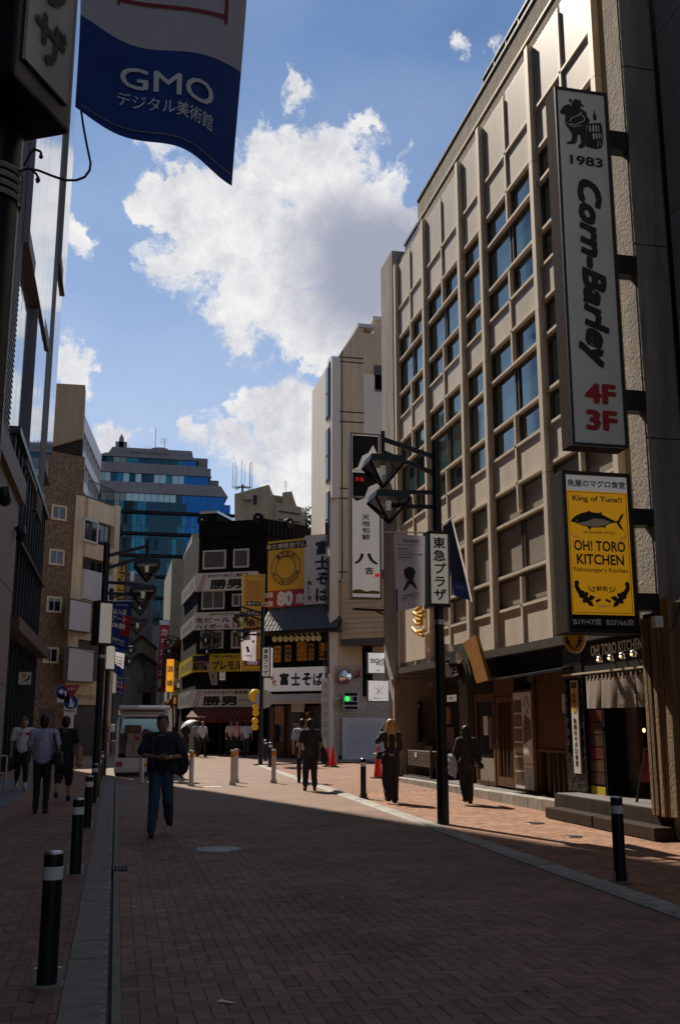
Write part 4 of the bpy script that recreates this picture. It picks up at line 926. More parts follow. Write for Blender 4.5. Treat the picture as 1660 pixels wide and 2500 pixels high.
# ordinary mirror panes of the base plane
def panes(u0, u1, z0, z1, du, dz, d, mname='glass_mirror', parent=None, gap=.02):
    nu = max(1, round((u1 - u0) / du)); nz_ = max(1, round((z1 - z0) / dz))
    for i in range(nu):
        for j in range(nz_):
            a = u0 + (u1 - u0) * i / nu + gap / 2; c = u0 + (u1 - u0) * (i + 1) / nu - gap / 2; e = z0 + (z1 - z0) * j / nz_ + gap / 2; f = z0 + (z1 - z0) * (j + 1) / nz_ - gap / 2
            q = random.uniform(-.006, .006); r_ = random.uniform(-.006, .006)
            FL.mb().add([(a, d + q, e), (c, d - q, e), (c, d - q + r_, f), (a, d + q + r_, f), (a, d + .05, e), (c, d + .05, e), (c, d + .05, f), (a, d + .05, f)], [(0, 1, 2, 3), (0, 4, 5, 1), (1, 5, 6, 2), (2, 6, 7, 3), (3, 7, 4, 0)]).build('pane', mname, parent or lb)
panes(-14, 31.0, 8.9, 64, 4.5, 5.5, .06)
panes(31.0, 44.6, 10.6, 64, 3.4, 5.2, .06)
def louvre(u0, u1, z0, z1, d):
    o = FL.mb().box(u0, u1, d + .05, d + .3, z0, z1).build('louvre_back', 'soot', lb); b = FL.mb(); z = z0
    while z < z1: b.box(u0 + .02, u1 - .02, d - .03, d + .07, z, z + .05); z += .16
    tag(b.build('louvre_slats', 'sill_dark', o), kind='stuff')
louvre(26.2, 29.2, 9.3, 22.5, -.02)
louvre(38.6, 41.2, 9.6, 62, -.10)
# projecting glass volumes with brown soffits
def volume(u0, u1, z0, z1, dout):
    FL.mb().box(u0, u1, -dout, .1, z0, z0 + .5).build('soffit', 'wood_dark', lb)
    FL.mb().box(u0 - .06, u0, -dout - .02, .1, z0, z1).build('edge_fin', 'tower_stone', lb)
    FL.mb().box(u0, u1, -dout + .08, .05, z0 + .5, z1).build('volume_core', 'soot', lb)
    panes(u0, u1, z0 + .02, z1, 4.6, 7.5, -dout)
volume(29.25, 38.5, 15.9, 64, .2)
volume(41.25, 44.6, 20.9, 64, .24)
volume(34.2, 38.5, 10.2, 15.85, .12)
volume(41.3, 44.6, 11.9, 20.8, .12)
# lower glazing with dark mullions, canopy band, brown wall
panes(31.2, 44.6, .1, 10.5, 1.15, 3.4, .1, 'glass_low')
for i in range(13):
    y = 31.2 + i * 1.115; FL.mb().box(y - .045, y + .045, -.03, .12, .05, 10.55).build('dark_mullion', 'iron', lb)
FL.mb().box(31.0, 44.7, -.5, .1, 4.35, 4.75).build('canopy', 'wood_dark', lb)
FL.mb().box(31.0, 44.7, -.16, .1, 10.4, 10.62).build('transom', 'iron', lb)
FL.mb().box(31.0, 44.7, -.16, .1, 7.4, 7.5).build('transom', 'iron', lb)
FL.mb().box(-14, 31.0, -.25, .2, 0, 8.15).build('brown_wall', 'brown_clad', lb)
FL.mb().box(-14, 31.2, -.42, .2, 8.15, 8.85).build('wall_coping', 'wood_dark', lb)
for i, z in enumerate((2.7, 5.4)):
    FL.mb().box(-14, 31.0, -.262, -.248, z, z + .02).build('wall_joint', 'joint', lb)
for (px, py, lab) in ((13, 1222, 'upper left dark dome camera under the brown wall coping'), (53, 1312, 'lower right dark dome camera at the end of the brown wall coping')):
    q = FL.w(lz(px, py, -.45)[0], -.45, lz(px, py, -.45)[1]); t = thing('dome_camera', lab, 'camera', q)
    MB().ball(q, .16, .16, .15, 14).build('dome', 'black', t); MB().tube(q + V((0, 0, .1)), q + V((-.05, 0, .32)), .14, .16, 14).build('housing', 'iron', t)
# projecting cafe sign with sun and moon mark
FPt = Face((0, 36.5), 90); a = FPt.uz(47, 1640); c = FPt.uz(77, 1672)
t = boxsign('cafe_sign', 'small square white projecting sign with an orange sun and black crescent', FPt, a[0], c[0], c[1], a[1], .12, .01, 'white')
cx, czz = (a[0] + c[0]) / 2, (a[1] + c[1]) / 2
FPt.mb().disc((cx + .04, czz + .04), .13, -.012, -.004, 20).build('moon_mark', 'txt_black', t); FPt.mb().disc((cx - .01, czz + .08), .125, -.018, -.0125, 20).build('moon_cut', 'white', t)
FPt.mb().disc((cx - .03, czz + .09), .085, -.024, -.0185, 20).build('sun_mark', 'orange', t); text(FPt, 'PRONTO', cx, c[1] + .09, .3, .05, 'txt_black', t, d=-.006)
# tactile stainless rail and pale threshold in front
t = thing('hand_rail', 'short steel hand rail at the left edge by the glass doors', 'rail', (-3.2, 27.5, 0))
b = MB(); q = gnd(12, 1935); b.tube((q.x, q.y, 0), (q.x, q.y, .85), .025); b.tube((q.x, q.y, .85), (q.x - .8, q.y, .85), .025); b.tube((q.x, q.y, .45), (q.x - .8, q.y, .45), .02); b.build('rail', 'steel', t)
link(bpy.data.objects.new('threshold_slab', MB().box(-3.45, -2.05, 21.2, 31, -.01, .007).mesh('threshold_slab', ['slab_grey'])), kind='structure')

# ================================================================ lamp posts with box signs
def lamppost(label, base, side, hz=6.45, boxz=(3.52, 4.82), boxaz=90, txt=True, far=False, lean=0.0, boxdx=-.03, group='lamp posts along the street', arms=True):
    x, y = base[0], base[1]; t = thing('lamp_post', label, 'lamp post', (x, y, 0), group)
    n = 10 if far else 18
    b = MB(); b.tube((x, y, 0), (x, y, 1.1), .098, .096, n); b.tube((x, y, 1.1), (x, y, hz), .086, .08, n); b.build('pole', 'iron', t)
    if not far and boxz: b = MB(); b.tube((x, y, boxz[0] - .28), (x, y, boxz[0] - .2), .091, .091, n); b.build('clamp_band', 'steel', t)
    if arms:
        ex = x + side * .95
        for (za, zb) in ((hz - .18, hz - .02), (hz - .48, hz - .26)): MB().bar((x, y, za - .12), (ex, y, zb), .035, .08).build('arm', 'iron', t)
        for (za, zb) in ((hz - .92, hz - .98), (hz - 1.18, hz - 1.22)): MB().bar((x, y, za), (x + side * .85, y - .08, zb), .035, .07).build('arm', 'iron', t)
        MB().tube((ex, y, hz - .55), (ex, y, hz + .12), .035, .035, 8).build('hanger', 'iron', t)
        for k, (lx, ly, lz_) in enumerate(((ex, y, hz - .42), (x + side * .88, y - .09, hz - 1.06))):
            s_ = .31;
            bb = MB(); bb.add([(lx - s_, ly - s_, lz_ - .07), (lx + s_, ly - s_, lz_ - .07), (lx + s_, ly + s_, lz_ - .07), (lx - s_, ly + s_, lz_ - .07), (lx - s_ * .86, ly - s_ * .86, lz_ + .06), (lx + s_ * .86, ly - s_ * .86, lz_ + .06), (lx + s_ * .86, ly + s_ * .86, lz_ + .06), (lx - s_ * .86, ly + s_ * .86, lz_ + .06)],
                           [(4, 5, 6, 7), (0, 1, 5, 4), (1, 2, 6, 5), (2, 3, 7, 6), (3, 0, 4, 7), (0, 3, 2, 1)])
            hd = bb.build('lantern', 'iron', t)
            tip = V((lx, ly, lz_ - .46))
            bb = MB()
            for sx, sy in ((-1, -1), (1, -1), (1, 1), (-1, 1)): bb.bar((lx + sx * s_ * .97, ly + sy * s_ * .97, lz_ - .07), tip, .035, .035)
            bb.build('ribs', 'iron', hd)
            bb = MB(); s2 = s_ * .93; cs_ = [(lx - s2, ly - s2, lz_ - .075), (lx + s2, ly - s2, lz_ - .075), (lx + s2, ly + s2, lz_ - .075), (lx - s2, ly + s2, lz_ - .075)]
            bb.add(cs_ + [tip + V((0, 0, .04))], [(0, 1, 4), (1, 2, 4), (2, 3, 4), (3, 0, 4)]); bb.build('glass', 'clear', hd)
            MB().tube((lx, ly, lz_ - .09), (lx, ly, lz_ - .24), .05, .04, 8).build('bulb_holder', 'pale_glow', hd)
    if boxz:
        z0, z1 = boxz; fb = Face((x, y), boxaz); w = .185
        fb.mb().bbox(boxdx - w, boxdx + w, -.16, .16, z0, z1, .01).build('sign_box', 'iron', t)
        fr = fb.mb().box(boxdx - w + .035, boxdx + w - .035, -.175, -.161, z0 + .06, z1 - .06).build('sign_panel', 'pale_glow', t)
        if txt: vtext(fb, '東急プラザ', boxdx, z1 - .1, z0 + .1, .23, 'txt_black', fr, d=-.179, bold=.025)
        fs_ = fb.mb().box(boxdx + w + .001, boxdx + w + .012, -.12, .12, z0 + .06, z1 - .06).build('side_panel', 'pale_glow', t)
    return t
lamppost('tall dark lamp post with vertical lettered box sign on the sunlit right pavement', gnd(1082, 2015), -1)
pL = gnd(232, 1945)
lamppost('dark lamp post with blank pale box on the left kerb behind the walking man', pL, 1, 5.8, (3.38, 4.42), 60, txt=False)
pL2 = gnd(252, 1893)
lamppost('second dark lamp post on the left kerb, partly hidden by the first', pL2, 1, 6.0, (3.3, 4.3), 60, far=True, txt=False)
pM = gnd(636, 1865)
lamppost('dark lamp post standing before the yellow and white signs in the centre', pM, -1, 6.5, (3.5, 4.8), 120, far=True, boxdx=.24)
pM2 = gnd(538, 1842)
lamppost('dark lamp post before the black corner building', pM2, -1, 6.7, (3.9, 5.2), 90, far=True, boxdx=.0)
pM3 = gnd(433, 1822)
lamppost('farthest dark lamp post, down the narrow street right of the van', pM3, -1, 8.2, (4.2, 6.0), 90, far=True, txt=False)
pL3 = gnd(268, 1838)
lamppost('third dark lamp post on the left, far down the street beyond the van', pL3, 1, 6.4, (3.3, 4.6), 60, far=True, txt=False)
NP = (-.47, 3.12)
lamppost('near lamp post cut by the top left corner, carrying a lettered box sign', NP, -1, 6.45, None, arms=False)
# its box sign is turned to the street
nb = Face((-.35 - .03, 2.89 - .05), 28); t = thing('post_box_sign', 'dark box sign with large black katakana on pale panel at the top left corner', 'sign', (-.4, 3.0, 3.52))
nb.mb().bbox(-.03, .30, .0, .26, 3.52, 4.82, .012).build('case', 'iron', t)
nb.mb().box(.01, .26, -.012, -.001, 3.60, 4.74).build('panel', 'pale_shaded', t)
vtext(nb, '東急プラザ', .135, 4.70, 3.64, .19, 'txt_black', t, d=-.016, bold=.03)
t = thing('cable', 'thin dark cable looped from the near post below the banner', 'cable', (-.4, 3.1, 3.4))
def P3(px, py, y): q = at_y(px, py, y); return q
pts = [P3(x, yy, 3.02) for x, yy in ((46, 418), (70, 412), (95, 416), (130, 430), (160, 440), (188, 440), (208, 432), (220, 415), (222, 398), (212, 350), (203, 300), (198, 262), (195, 225))]
MB().path(pts, .004, 6).build('loop', 'iron', t)
MB().path([P3(x, yy, 3.02) for x, yy in ((60, 405), (75, 375), (85, 364), (100, 370), (104, 385), (98, 385), (102, 372))], .004, 6).build('knot', 'iron', t)
MB().path([P3(x, yy, 3.02) for x, yy in ((75, 412), (90, 425), (97, 440), (92, 446), (90, 438), (96, 432))], .004, 6).build('knot', 'iron', t)
b = MB()
for k in range(4): b.lathe([(.092, 0), (.097, .01), (.092, .02)], (NP[0], NP[1], 3.25 + k * .03), 18)
b.build('tie_band', 'kerb', t)

# ---------------------------------------------------------------- cloth banners
def cloth(face, cor, m, bulge, nu=14, nv=22, seed=0, dseg=None, hem=None):
    """cor = TL, TR, BL, BR as (u, z); returns builder and a mapping (s, t) -> local point"""
    def P(s, t):
        u = (cor[0][0] * (1 - s) + cor[1][0] * s) * (1 - t) + (cor[2][0] * (1 - s) + cor[3][0] * s) * t
        z = (cor[0][1] * (1 - s) + cor[1][1] * s) * (1 - t) + (cor[2][1] * (1 - s) + cor[3][1] * s) * t
        d = bulge * (sin(s * pi * .9 + seed) * t * .8 + .25 * sin(s * 7 + t * 5 + seed) * t)
        if hem: z += hem * sin(s * 9 + seed) * t * t * .5
        return V((u, d, z))
    return P
NUV = (16, 28)
def banner(label, face, cor, m_base, bands, bulge=.05, seed=0, rod=None, group='cloth banners on the lamp posts', hem=0.0, warp=lambda s, t: t):
    t = thing('banner', label, 'banner', face.w(cor[0][0], 0, cor[2][1]), group)
    P = cloth(face, cor, m_base, bulge, seed=seed, hem=hem); nu, nv = NUV; b = face.mb(); vv = [P(i / nu, warp(i / nu, j / nv)) for j in range(nv + 1) for i in range(nu + 1)]
    mats = [m_base]; n1 = nu + 1
    def band(s, t_):
        for k, (f, m) in enumerate(bands):
            if f(s, t_):
                if m not in mats: mats.append(m)
                return mats.index(m)
        return 0
    b.add(vv, [], 0)
    for j in range(nv):
        for i in range(nu):
            b.f.append((j * n1 + i, (j + 1) * n1 + i, (j + 1) * n1 + i + 1, j * n1 + i + 1)); b.m.append(band((i + .5) / nu, (j + .5) / nv)); b.sm.append(True)
    b.build('cloth', mats, t)
    if rod:
        face.mb().tube((rod[0], 0, rod[1]), (rod[2], 0, rod[3]), .012, .012, 8).build('rod', 'steel', t)
    return t, P
def on_cloth(face, P, s, cs, ct, w, h, m, parent, bold=.015, d=-.006, shear=0, name='lettering', keep=False, rot=0.0):
    """text laid on the cloth: (cs, ct) centre, w, h as fractions of the cloth"""
    vs, fs = tmesh(s, bold, shear); vs = fit(vs, cs, -ct, w, h, rot); b = face.mb()
    lay = LAY[(s, bold, shear, 1.0)]; b.add([P(x, -y) + V((0, d + q, 0)) for (x, y), q in zip(vs, lay)], fs); return b.build(name, m, parent)
def figure_on(face, P, polys, m, parent, d=-.004, name='print_figure'):
    b = face.mb()
    for pl in polys: b.add([P(x, y) + V((0, d, 0)) for x, y in pl], [tuple(range(len(pl)))])
    return b.build(name, m, parent)
# near banner (top left): pale above, blue below
fb = Face((-.2, 2.93), 57)
def bz(px, py): return fb.uz(px, py)
TL = bz(206, -330); TR = bz(622, -330); BL = bz(199, 262); BR = bz(557, 446)
cor = (TL, TR, BL, BR)
mid = lambda s: .44 + .03 * sin(s * 3) + (.10 * (s - .5))
NUV = (40, 70)
t, P = banner('large banner, pale above and deep blue below, hanging over the top left corner', fb, cor, 'cloth_white', [(lambda s, q: q > .66, 'cloth_blue')], .045, 2.2, hem=.035, warp=lambda s, t: t + (.035 * (s - .4) + .012 * sin(s * 5)) * 2.2 * max(0, 1 - abs(t - .66) * 2.4))
on_cloth(fb, P, 'GMO', .52, .795, .56, .075, 'txt_white', t, bold=.012, d=-.004)
on_cloth(fb, P, 'デジタル美術館', .52, .875, .58, .05, 'txt_white', t, bold=.0, d=-.004)
NUV = (16, 28)
figure_on(fb, P, [[(.02 + k * .032, .972), (.052 + k * .032, .972), (.052 + k * .032, .976), (.02 + k * .032, .976)] for k in range(30)], 'txt_grey', t, name='hem_line')
figure_on(fb, P, [[(.20 + k * .035, .52), (.235 + k * .035, .52), (.235 + k * .035, .534), (.20 + k * .035, .534)] for k in range(19)] + [[(.845, .2 + k * .05), (.87, .2 + k * .05), (.87, .25 + k * .05), (.845, .25 + k * .05)] for k in range(7)] + [[(.20, .2 + k * .05), (.215, .2 + k * .05), (.215, .25 + k * .05), (.20, .25 + k * .05)] for k in range(7)], 'crimson', t, name='print_frame')
# right lamp post: white exhibition banner to the left, navy banner to the right
Rb = gnd(1082, 2015); fr_ = Face((Rb.x, Rb.y - .05), 90)
def rz(px, py): return fr_.uz(px, py)
t, P = banner('white exhibition banner left of the lettered box on the tall right lamp post', fr_, (rz(961, 1303), rz(1037, 1309), rz(968, 1494), rz(1036, 1478)), 'cloth_white', [(lambda s, q: s < .06 and q > .72, 'cloth_blue')], .05, .6, rod=(*rz(938, 1298), *rz(1075, 1302)), hem=.01)
on_cloth(fr_, P, '渋谷中央街', .54, .085, .55, .045, 'txt_black', t, bold=.02)
figure_on(fr_, P, [[(.05, .135), (.95, .135), (.95, .139), (.05, .139)]], 'txt_blue', t, name='print_line')
for i, (s_, w) in enumerate((('Banksy', .32), ('Artworks from', .48), ('Masatoshi Kumagai', .80), ('Collection', .44))): on_cloth(fr_, P, s_, .13 + w / 2, .195 + i * .037, w, .028, 'txt_grey' if i == 1 else 'txt_black', t, bold=.0 if i == 1 else .025)
on_cloth(fr_, P, 'GMO', .50, .825, .56, .06, 'txt_blue', t, bold=.01); on_cloth(fr_, P, 'digital art museum', .50, .875, .56, .028, 'txt_grey', t, bold=.0)
blob = [[(.30, .47), (.45, .43), (.62, .45), (.70, .52), (.62, .60), (.42, .61), (.32, .55)], [(.42, .615), (.60, .60), (.75, .74), (.70, .745), (.52, .66), (.32, .75), (.26, .745)]]
figure_on(fr_, P, blob, 'txt_black', t, name='print_shape')
f2 = Face((Rb.x + .1, Rb.y - .02), 70)
def r2(px, py): return f2.uz(px, py)
t, P = banner('narrow navy banner blown aside right of the lettered box on the tall right lamp post', f2, (r2(1080, 1285), r2(1105, 1268), r2(1112, 1452), r2(1150, 1470)), 'cloth_navy', [(lambda s, q: s > .86, 'cloth_white'), (lambda s, q: q > .78, 'cloth_blue')], .06, 1.5, rod=(*r2(1070, 1287), *r2(1111, 1259)))
on_cloth(f2, P, 'GMO', .45, .86, .4, .05, 'txt_grey', t, bold=.03)
# left lamp post: blue banners
def lbn(label, post, px, kind, seed):
    f = Face((post.x, post.y - .03), 90); q = [f.uz(*p) for p in px]
    w = q[1][0] - q[0][0]
    t, P = banner(label, f, q, 'cloth_blue', [(lambda s, v: .28 < v < .72 and s > .55, 'txt_red')] if kind == 1 else [(lambda s, v: .2 < v < .62 + .1 * s, 'cloth_white')], .08, seed, rod=(q[0][0] - .1, q[0][1] + .02, q[1][0] + .25, q[1][1] + .03))
    on_cloth(f, P, '渋谷中央街', .5, .07, .55, .04, 'txt_white', t)
    if kind == 1:
        for i, s_ in enumerate(('没入型', 'アート', '体験')): on_cloth(f, P, s_, .45, .22 + i * .15, .66, .12, 'txt_white', t, bold=.03)
        on_cloth(f, P, 'GMO', .5, .83, .6, .06, 'txt_white', t, bold=.03); on_cloth(f, P, 'デジタル美術館', .5, .90, .6, .035, 'txt_white', t)
    else:
        for i, s_ in enumerate(('Sharpen', 'Your', 'Senses')): on_cloth(f, P, s_, .5, .38 + i * .1, .6, .07, 'txt_black', t, bold=.03)
    return t
lbn('blue banner with large white lettering on the left lamp post', pL, ((272, 1469), (324, 1470), (263, 1572), (313, 1592)), 1, .4)
lbn('blue and white banner with black lettering below, on the second left lamp post', pL2, ((272, 1575), (307, 1580), (276, 1640), (300, 1655)), 2, 1.0)
lbn('small blue and magenta banner far down the left side', pL3, ((283, 1655), (306, 1658), (280, 1692), (304, 1700)), 1, 2.0)
# centre posts
def cbn(label, post, px, seed, heart=False):
    f = Face((post.x, post.y - .03), 90); q = [f.uz(*p) for p in px]
    t, P = banner(label, f, q, 'cloth_white', [], .08, seed, rod=(q[0][0] - .1, q[0][1] + .02, q[1][0] + .3, q[1][1] + .03))
    on_cloth(f, P, '渋谷中央街', .54, .07, .5, .04, 'txt_grey', t); on_cloth(f, P, 'GMO', .5, .82, .5, .06, 'txt_blue', t, bold=.03)
    for i in range(3): on_cloth(f, P, 'Collection', .32, .17 + i * .045, .4, .03, 'txt_grey', t)
    figure_on(f, P, [[(.30, .52), (.46, .48), (.52, .58), (.58, .68), (.40, .72), (.36, .62)]], 'txt_black', t, name='print_shape')
    if heart: figure_on(f, P, [[(.70, .30), (.75, .27), (.80, .30), (.85, .27), (.89, .31), (.80, .40)]], 'txt_red', t, name='print_heart')
cbn('white exhibition banner with a small red heart on the centre lamp post', pM, ((587, 1544), (627, 1543), (592, 1612), (624, 1615)), .5, True)
cbn('tilted white banner on the lamp post before the black corner building', pM2, ((504, 1621), (531, 1622), (517, 1672), (531, 1673)), 1.3)
cbn('dim white banner on the farthest lamp post down the narrow street', pM3, ((420, 1652), (442, 1652), (420, 1698), (441, 1700)), 2.1)

# ---------------------------------------------------------------- bollards, cones
def bollard(label, px, py, h, white=False, r=.058, group=None):
    c = gnd(px, py); t = thing('bollard', label, 'bollard', c, group); n = 20; m = 'bollard_white' if white else 'iron'
    z = .03 if (c.x > 5 and not white) else 0
    c = V((c.x, c.y, z))
    MB().tube(c, c + V((0, 0, h - .015)), r, r, n).build('post', m, t)
    b = MB(); b.lathe([(r, h - .015), (r * .9, h), (0, h + .003)], c, n); b.build('cap', 'steel' if not white else m, t)
    bz_ = (h - .17, h - .09) if not white else (h - .19, h - .06)
    MB().tube(c + V((0, 0, bz_[0])), c + V((0, 0, bz_[1])), r + .0015, r + .0015, n, cap=False).build('band', 'white_cold' if not white else 'orange', t)
    for s_ in (-1, 1): MB().box(c.x + s_ * (r + .012) - .012, c.x + s_ * (r + .012) + .012, c.y - .02, c.y + .02, c.z, c.z + .1).build('lock_lug', 'steel', t)
    MB().lathe([(r + .06, .0), (r + .055, .008), (r, .009)], c, n).build('base_plate', 'kerb_dark', t)
for i, (px, py, h, lab) in enumerate(((115, 2404, .80, 'nearest black bollard with a white band on the left kerb'), (184, 2135, .80, 'second black bollard from the camera on the left kerb'), (213, 2022, .80, 'third black bollard from the camera on the left kerb'),
        (229, 1962, .80, 'fourth black bollard on the left kerb beside the lamp post'), (240, 1925, .80, 'fifth black bollard on the left kerb, behind the lamp post'), (247, 1902, .80, 'sixth black bollard on the left kerb, farthest of the row'),
        (1515, 2160, .84, 'black bollard before the dark steps on the right pavement'), (887, 1952, .84, 'black bollard on the right pavement beside the blonde woman'),
        (660, 1875, .9, 'black bollard just right of the centre lamp post'), (648, 1860, .9, 'black bollard behind the centre lamp post, before the noodle shop'), (646, 1848, .9, 'far black bollard behind the centre lamp post'),
        (553, 1844, .95, 'thin black bollard near the man in the white shirt'), (525, 1839, .95, 'thin black bollard right of the pair walking away'), (517, 1837, .95, 'thin black bollard in the far row before the red awning'), (508, 1836, .95, 'leftmost thin black bollard of the far row'))):
    bollard(lab, px, py, h, False, .062 if i < 8 else .075, 'black bollards')
for (px, py, h, lab) in ((345, 1912, .92, 'white bollard half hidden behind the walking man, left side'), (443, 1913, .92, 'white bollard just right of the walking man'), (467, 1919, .92, 'white bollard with an orange band, second right of the walking man'),
        (568, 1917, .92, 'front white bollard of the pair in the middle of the road'), (576, 1910, .92, 'rear white bollard of the pair in the middle of the road'), (668, 1912, .92, 'rightmost white bollard with an orange band')):
    bollard(lab, px, py, h, True, .062, 'white bollards across the road')
def cone(label, px, py, h=.72):
    c = gnd(px, py, .02); t = thing('traffic_cone', label, 'traffic cone', c, 'red traffic cones')
    MB().lathe([(.135, .035), (.03, h - .01), (.025, h), (0, h)], c, 20).build('cone', 'cone_red', t); MB().bbox(c.x - .19, c.x + .19, c.y - .19, c.y + .19, c.z, c.z + .04, .015).build('foot', 'rubber', t)
cone('left red traffic cone of the pair by the brick corner', 801, 1872, .78); cone('right red traffic cone of the pair by the brick corner', 814, 1873, .78); cone('single red traffic cone behind the blonde woman', 923, 1900, .95)
# ================================================================ beige building with brick parking front (right of centre)
FB = Face((0, 46.5), 90)
def bq(px, py, d=0.0): return FB.uz(px, py, d)
uL = bq(808, 1700)[0]; uS = bq(826, 900)[0]; uW = bq(889, 1200)[0]; uE = 13.9
bb_ = thing('beige_building', 'beige panelled building with a slanted top behind the office block', 'building', (11, 46.5, 0))
zTop = bq(890, 800)[1]; zSh = bq(826, 870)[1]; zLow = bq(830, 1560)[1]
# chamfered side bay: front panels
FB.mb().prism([(uS, zLow), (uW, zLow), (uW, zTop), (uW - .25, zTop), (uS, zSh)], .0, 6).build('front_wall', 'beige', bb_)
FB.mb().box(uW, uE, .12, 6, 3.0, bq(910, 812)[1]).build('rear_wall', 'beige', bb_)
FB.mb().box(bq(918, 800)[0], uE, .6, 6, 14, bq(930, 765)[1]).build('stair_tower', 'beige', bb_)
FB.mb().box(bq(916, 768)[0], uE, .5, 6.2, bq(930, 772)[1], bq(930, 763)[1]).build('tower_coping', 'white_far', bb_)
FB.mb().box(uW - .3, bq(914, 810)[0], -.1, 6, zTop, zTop + .18).build('coping', 'white_far', bb_)
for k, py in enumerate((873, 884, 1006, 1030, 1193, 1217, 1397, 1420)):
    z = bq(850, py)[1]; FB.mb().box(uS, uW, -.012, .02, z - .03, z + .03).build('panel_joint', 'joint', bb_)
uj = bq(835, 1200)[0]; FB.mb().box(uj - .025, uj + .025, -.016, .02, zLow, zSh + .3).build('panel_joint', 'joint', bb_)
z = bq(930, 1020)[1]; FB.mb().box(uW, uE, .108, .13, z - .02, z + .02).build('panel_joint', 'joint', bb_)
a, c = bq(915, 890), bq(948, 952); FB.mb().box(a[0], c[0] + .4, .06, .3, c[1], a[1]).build('window_recess', 'plaster_dark', bb_)
FB.mb().box(a[0], c[0] + .4, .02, .2, c[1] - .1, c[1]).build('window_sill', 'sill_dark', bb_)
# vertical grey fin and the glazed flank facing the street
uf0 = bq(807, 1000)[0]; FB.mb().box(uf0, uS - .02, -.35, .5, bq(815, 1218)[1], bq(815, 876)[1]).build('corner_fin', 'alu', bb_)
FB.mb().box(uf0, uS, -.0, 5, 0, bq(815, 880)[1]).build('corner_column', 'alu', bb_)
FSd = Face((FB.w(uf0, 0, 0).x - .02, 46.5), 180)
FSd.mb().box(-.9, -.06, .0, 3.9, 2.9, bq(800, 905)[1]).build('flank_wall', 'alu', bb_)
zz = 3.6
k = 0
while zz < bq(800, 930)[1] - 1:
    w = FSd.mb().box(-.86, -.12, -.05, .02, zz, zz + 2.7).build('flank_window', 'win_frame', bb_)
    for q in ((zz + .1, zz + 1.25), (zz + 1.35, zz + 2.6)): FSd.mb().box(-.8, -.18, -.075, -.052, *q).build('pane', 'glass_dark', w)
    zz += 3.25
# projecting slatted soffit box above the parking
a, c = bq(833, 1535), bq(955, 1460)
sl_ = thing('slatted_balcony', 'slanted beige slatted balcony front above the brick parking wall', 'balcony', FB.w(a[0], -.5, a[1]))
p0, p1 = FB.w(*[bq(834, 1560)[0], .0, 0]), FB.w(*[bq(960, 1500)[0], -5.5, 0])
FV = Face((bq(833, 1560)[0], 46.4), 90 + 38)
q0, q1 = FV.uz(834, 1560), FV.uz(958, 1502); zt0 = FV.uz(834, 1500)[1]
FV.mb().box(0, q1[0], .0, .6, q0[1] - .1, q0[1] + 2.9).build('balcony_core', 'beige', sl_)
for i in range(12): FV.mb().bbox(0, q1[0], -.05, .0, q0[1] + i * .24, q0[1] + .225 + i * .24, .008).build('slat', 'beige', sl_)
FV.mb().box(0, q1[0], -.1, 1.6, q0[1] - .32, q0[1] - .05).build('soffit', 'plaster_dark', sl_)
# brick wall with lattice gate
bw = thing('brick_parking_wall', 'cream brick tile wall with parking signal, mirror and lattice gate', 'wall', (10.5, 46, 0))
FB.mb().box(uS + .0, uE, .03, .5, 0, 3.95).build('backing', 'mortar', bw)
random.seed(11); z = .15; row = 0; cells = []
ub0, ub1 = bq(818, 1700, -.06)[0], bq(960, 1700, -.06)[0]
g0 = bq(834, 1760)[0]; g1 = bq(938, 1760)[0]; gz1 = bq(880, 1752)[1]; gz0 = bq(880, 1862)[1] + .1
while z < bq(880, 1628)[1]:
    uu = ub0 - (.11 if row % 2 else 0)
    while uu < ub1:
        e0, e1 = max(uu, ub0), min(uu + .22, ub1)
        if e1 - e0 > .04 and not (e0 > g0 and e1 < g1 and gz0 < z < gz1 - .1): cells.append((e0, e1, z))
        uu += .22
    z += .085; row += 1
full = [c for c in cells if abs(c[1] - c[0] - .22) < .001]; random.shuffle(full); solo = set(full[:300])
tb = MB().bbox(.004, .216, 0, .06, .004, .081, .004); tme = tb.mesh('brick', ['tile_wall'])
for c in sorted(solo): share('brick', tme, bw, FB.T @ Matrix.Translation((c[0], -.03 + random.uniform(-.004, .004), c[2])))
b = FB.mb()
for c in sorted(set(cells) - solo): b.box(c[0] + .004, c[1] - .004, -.03 + random.uniform(-.004, .004), .03, c[2] + .004, c[2] + .081)
tag(b.build('bricks_rest', 'tile_wall', bw), kind='stuff')
FB.mb().box(uS, uE, -.02, .3, 3.95, zLow + .1).build('upper_band', 'beige', bw)
gt = FB.mb(); y_ = -.16
for q in ((g0, g1, gz1 - .28, gz1), (g0, g1, gz0, gz0 + .28), (g0, g0 + .28, gz0 + .28, gz1 - .28), (g1 - .2, g1, gz0 + .28, gz1 - .28)): gt.box(q[0], q[1], y_, y_ + .08, q[2], q[3])
gate = gt.build('gate', 'white_far', bw)
n = 22
for i in range(n):
    u = g0 + .3 + (g1 - g0 - .5) * i / n; FB.mb().box(u, u + .06, y_ + .01, y_ + .05, gz0 + .28, gz1 - .28).build('gate_bar', 'white_far', gate)
for j in range(16):
    zz = gz0 + .33 + (gz1 - gz0 - .6) * j / 16; FB.mb().box(g0 + .28, g1 - .2, y_ + .05, y_ + .07, zz, zz + .05).build('gate_rail', 'white_far', gate)
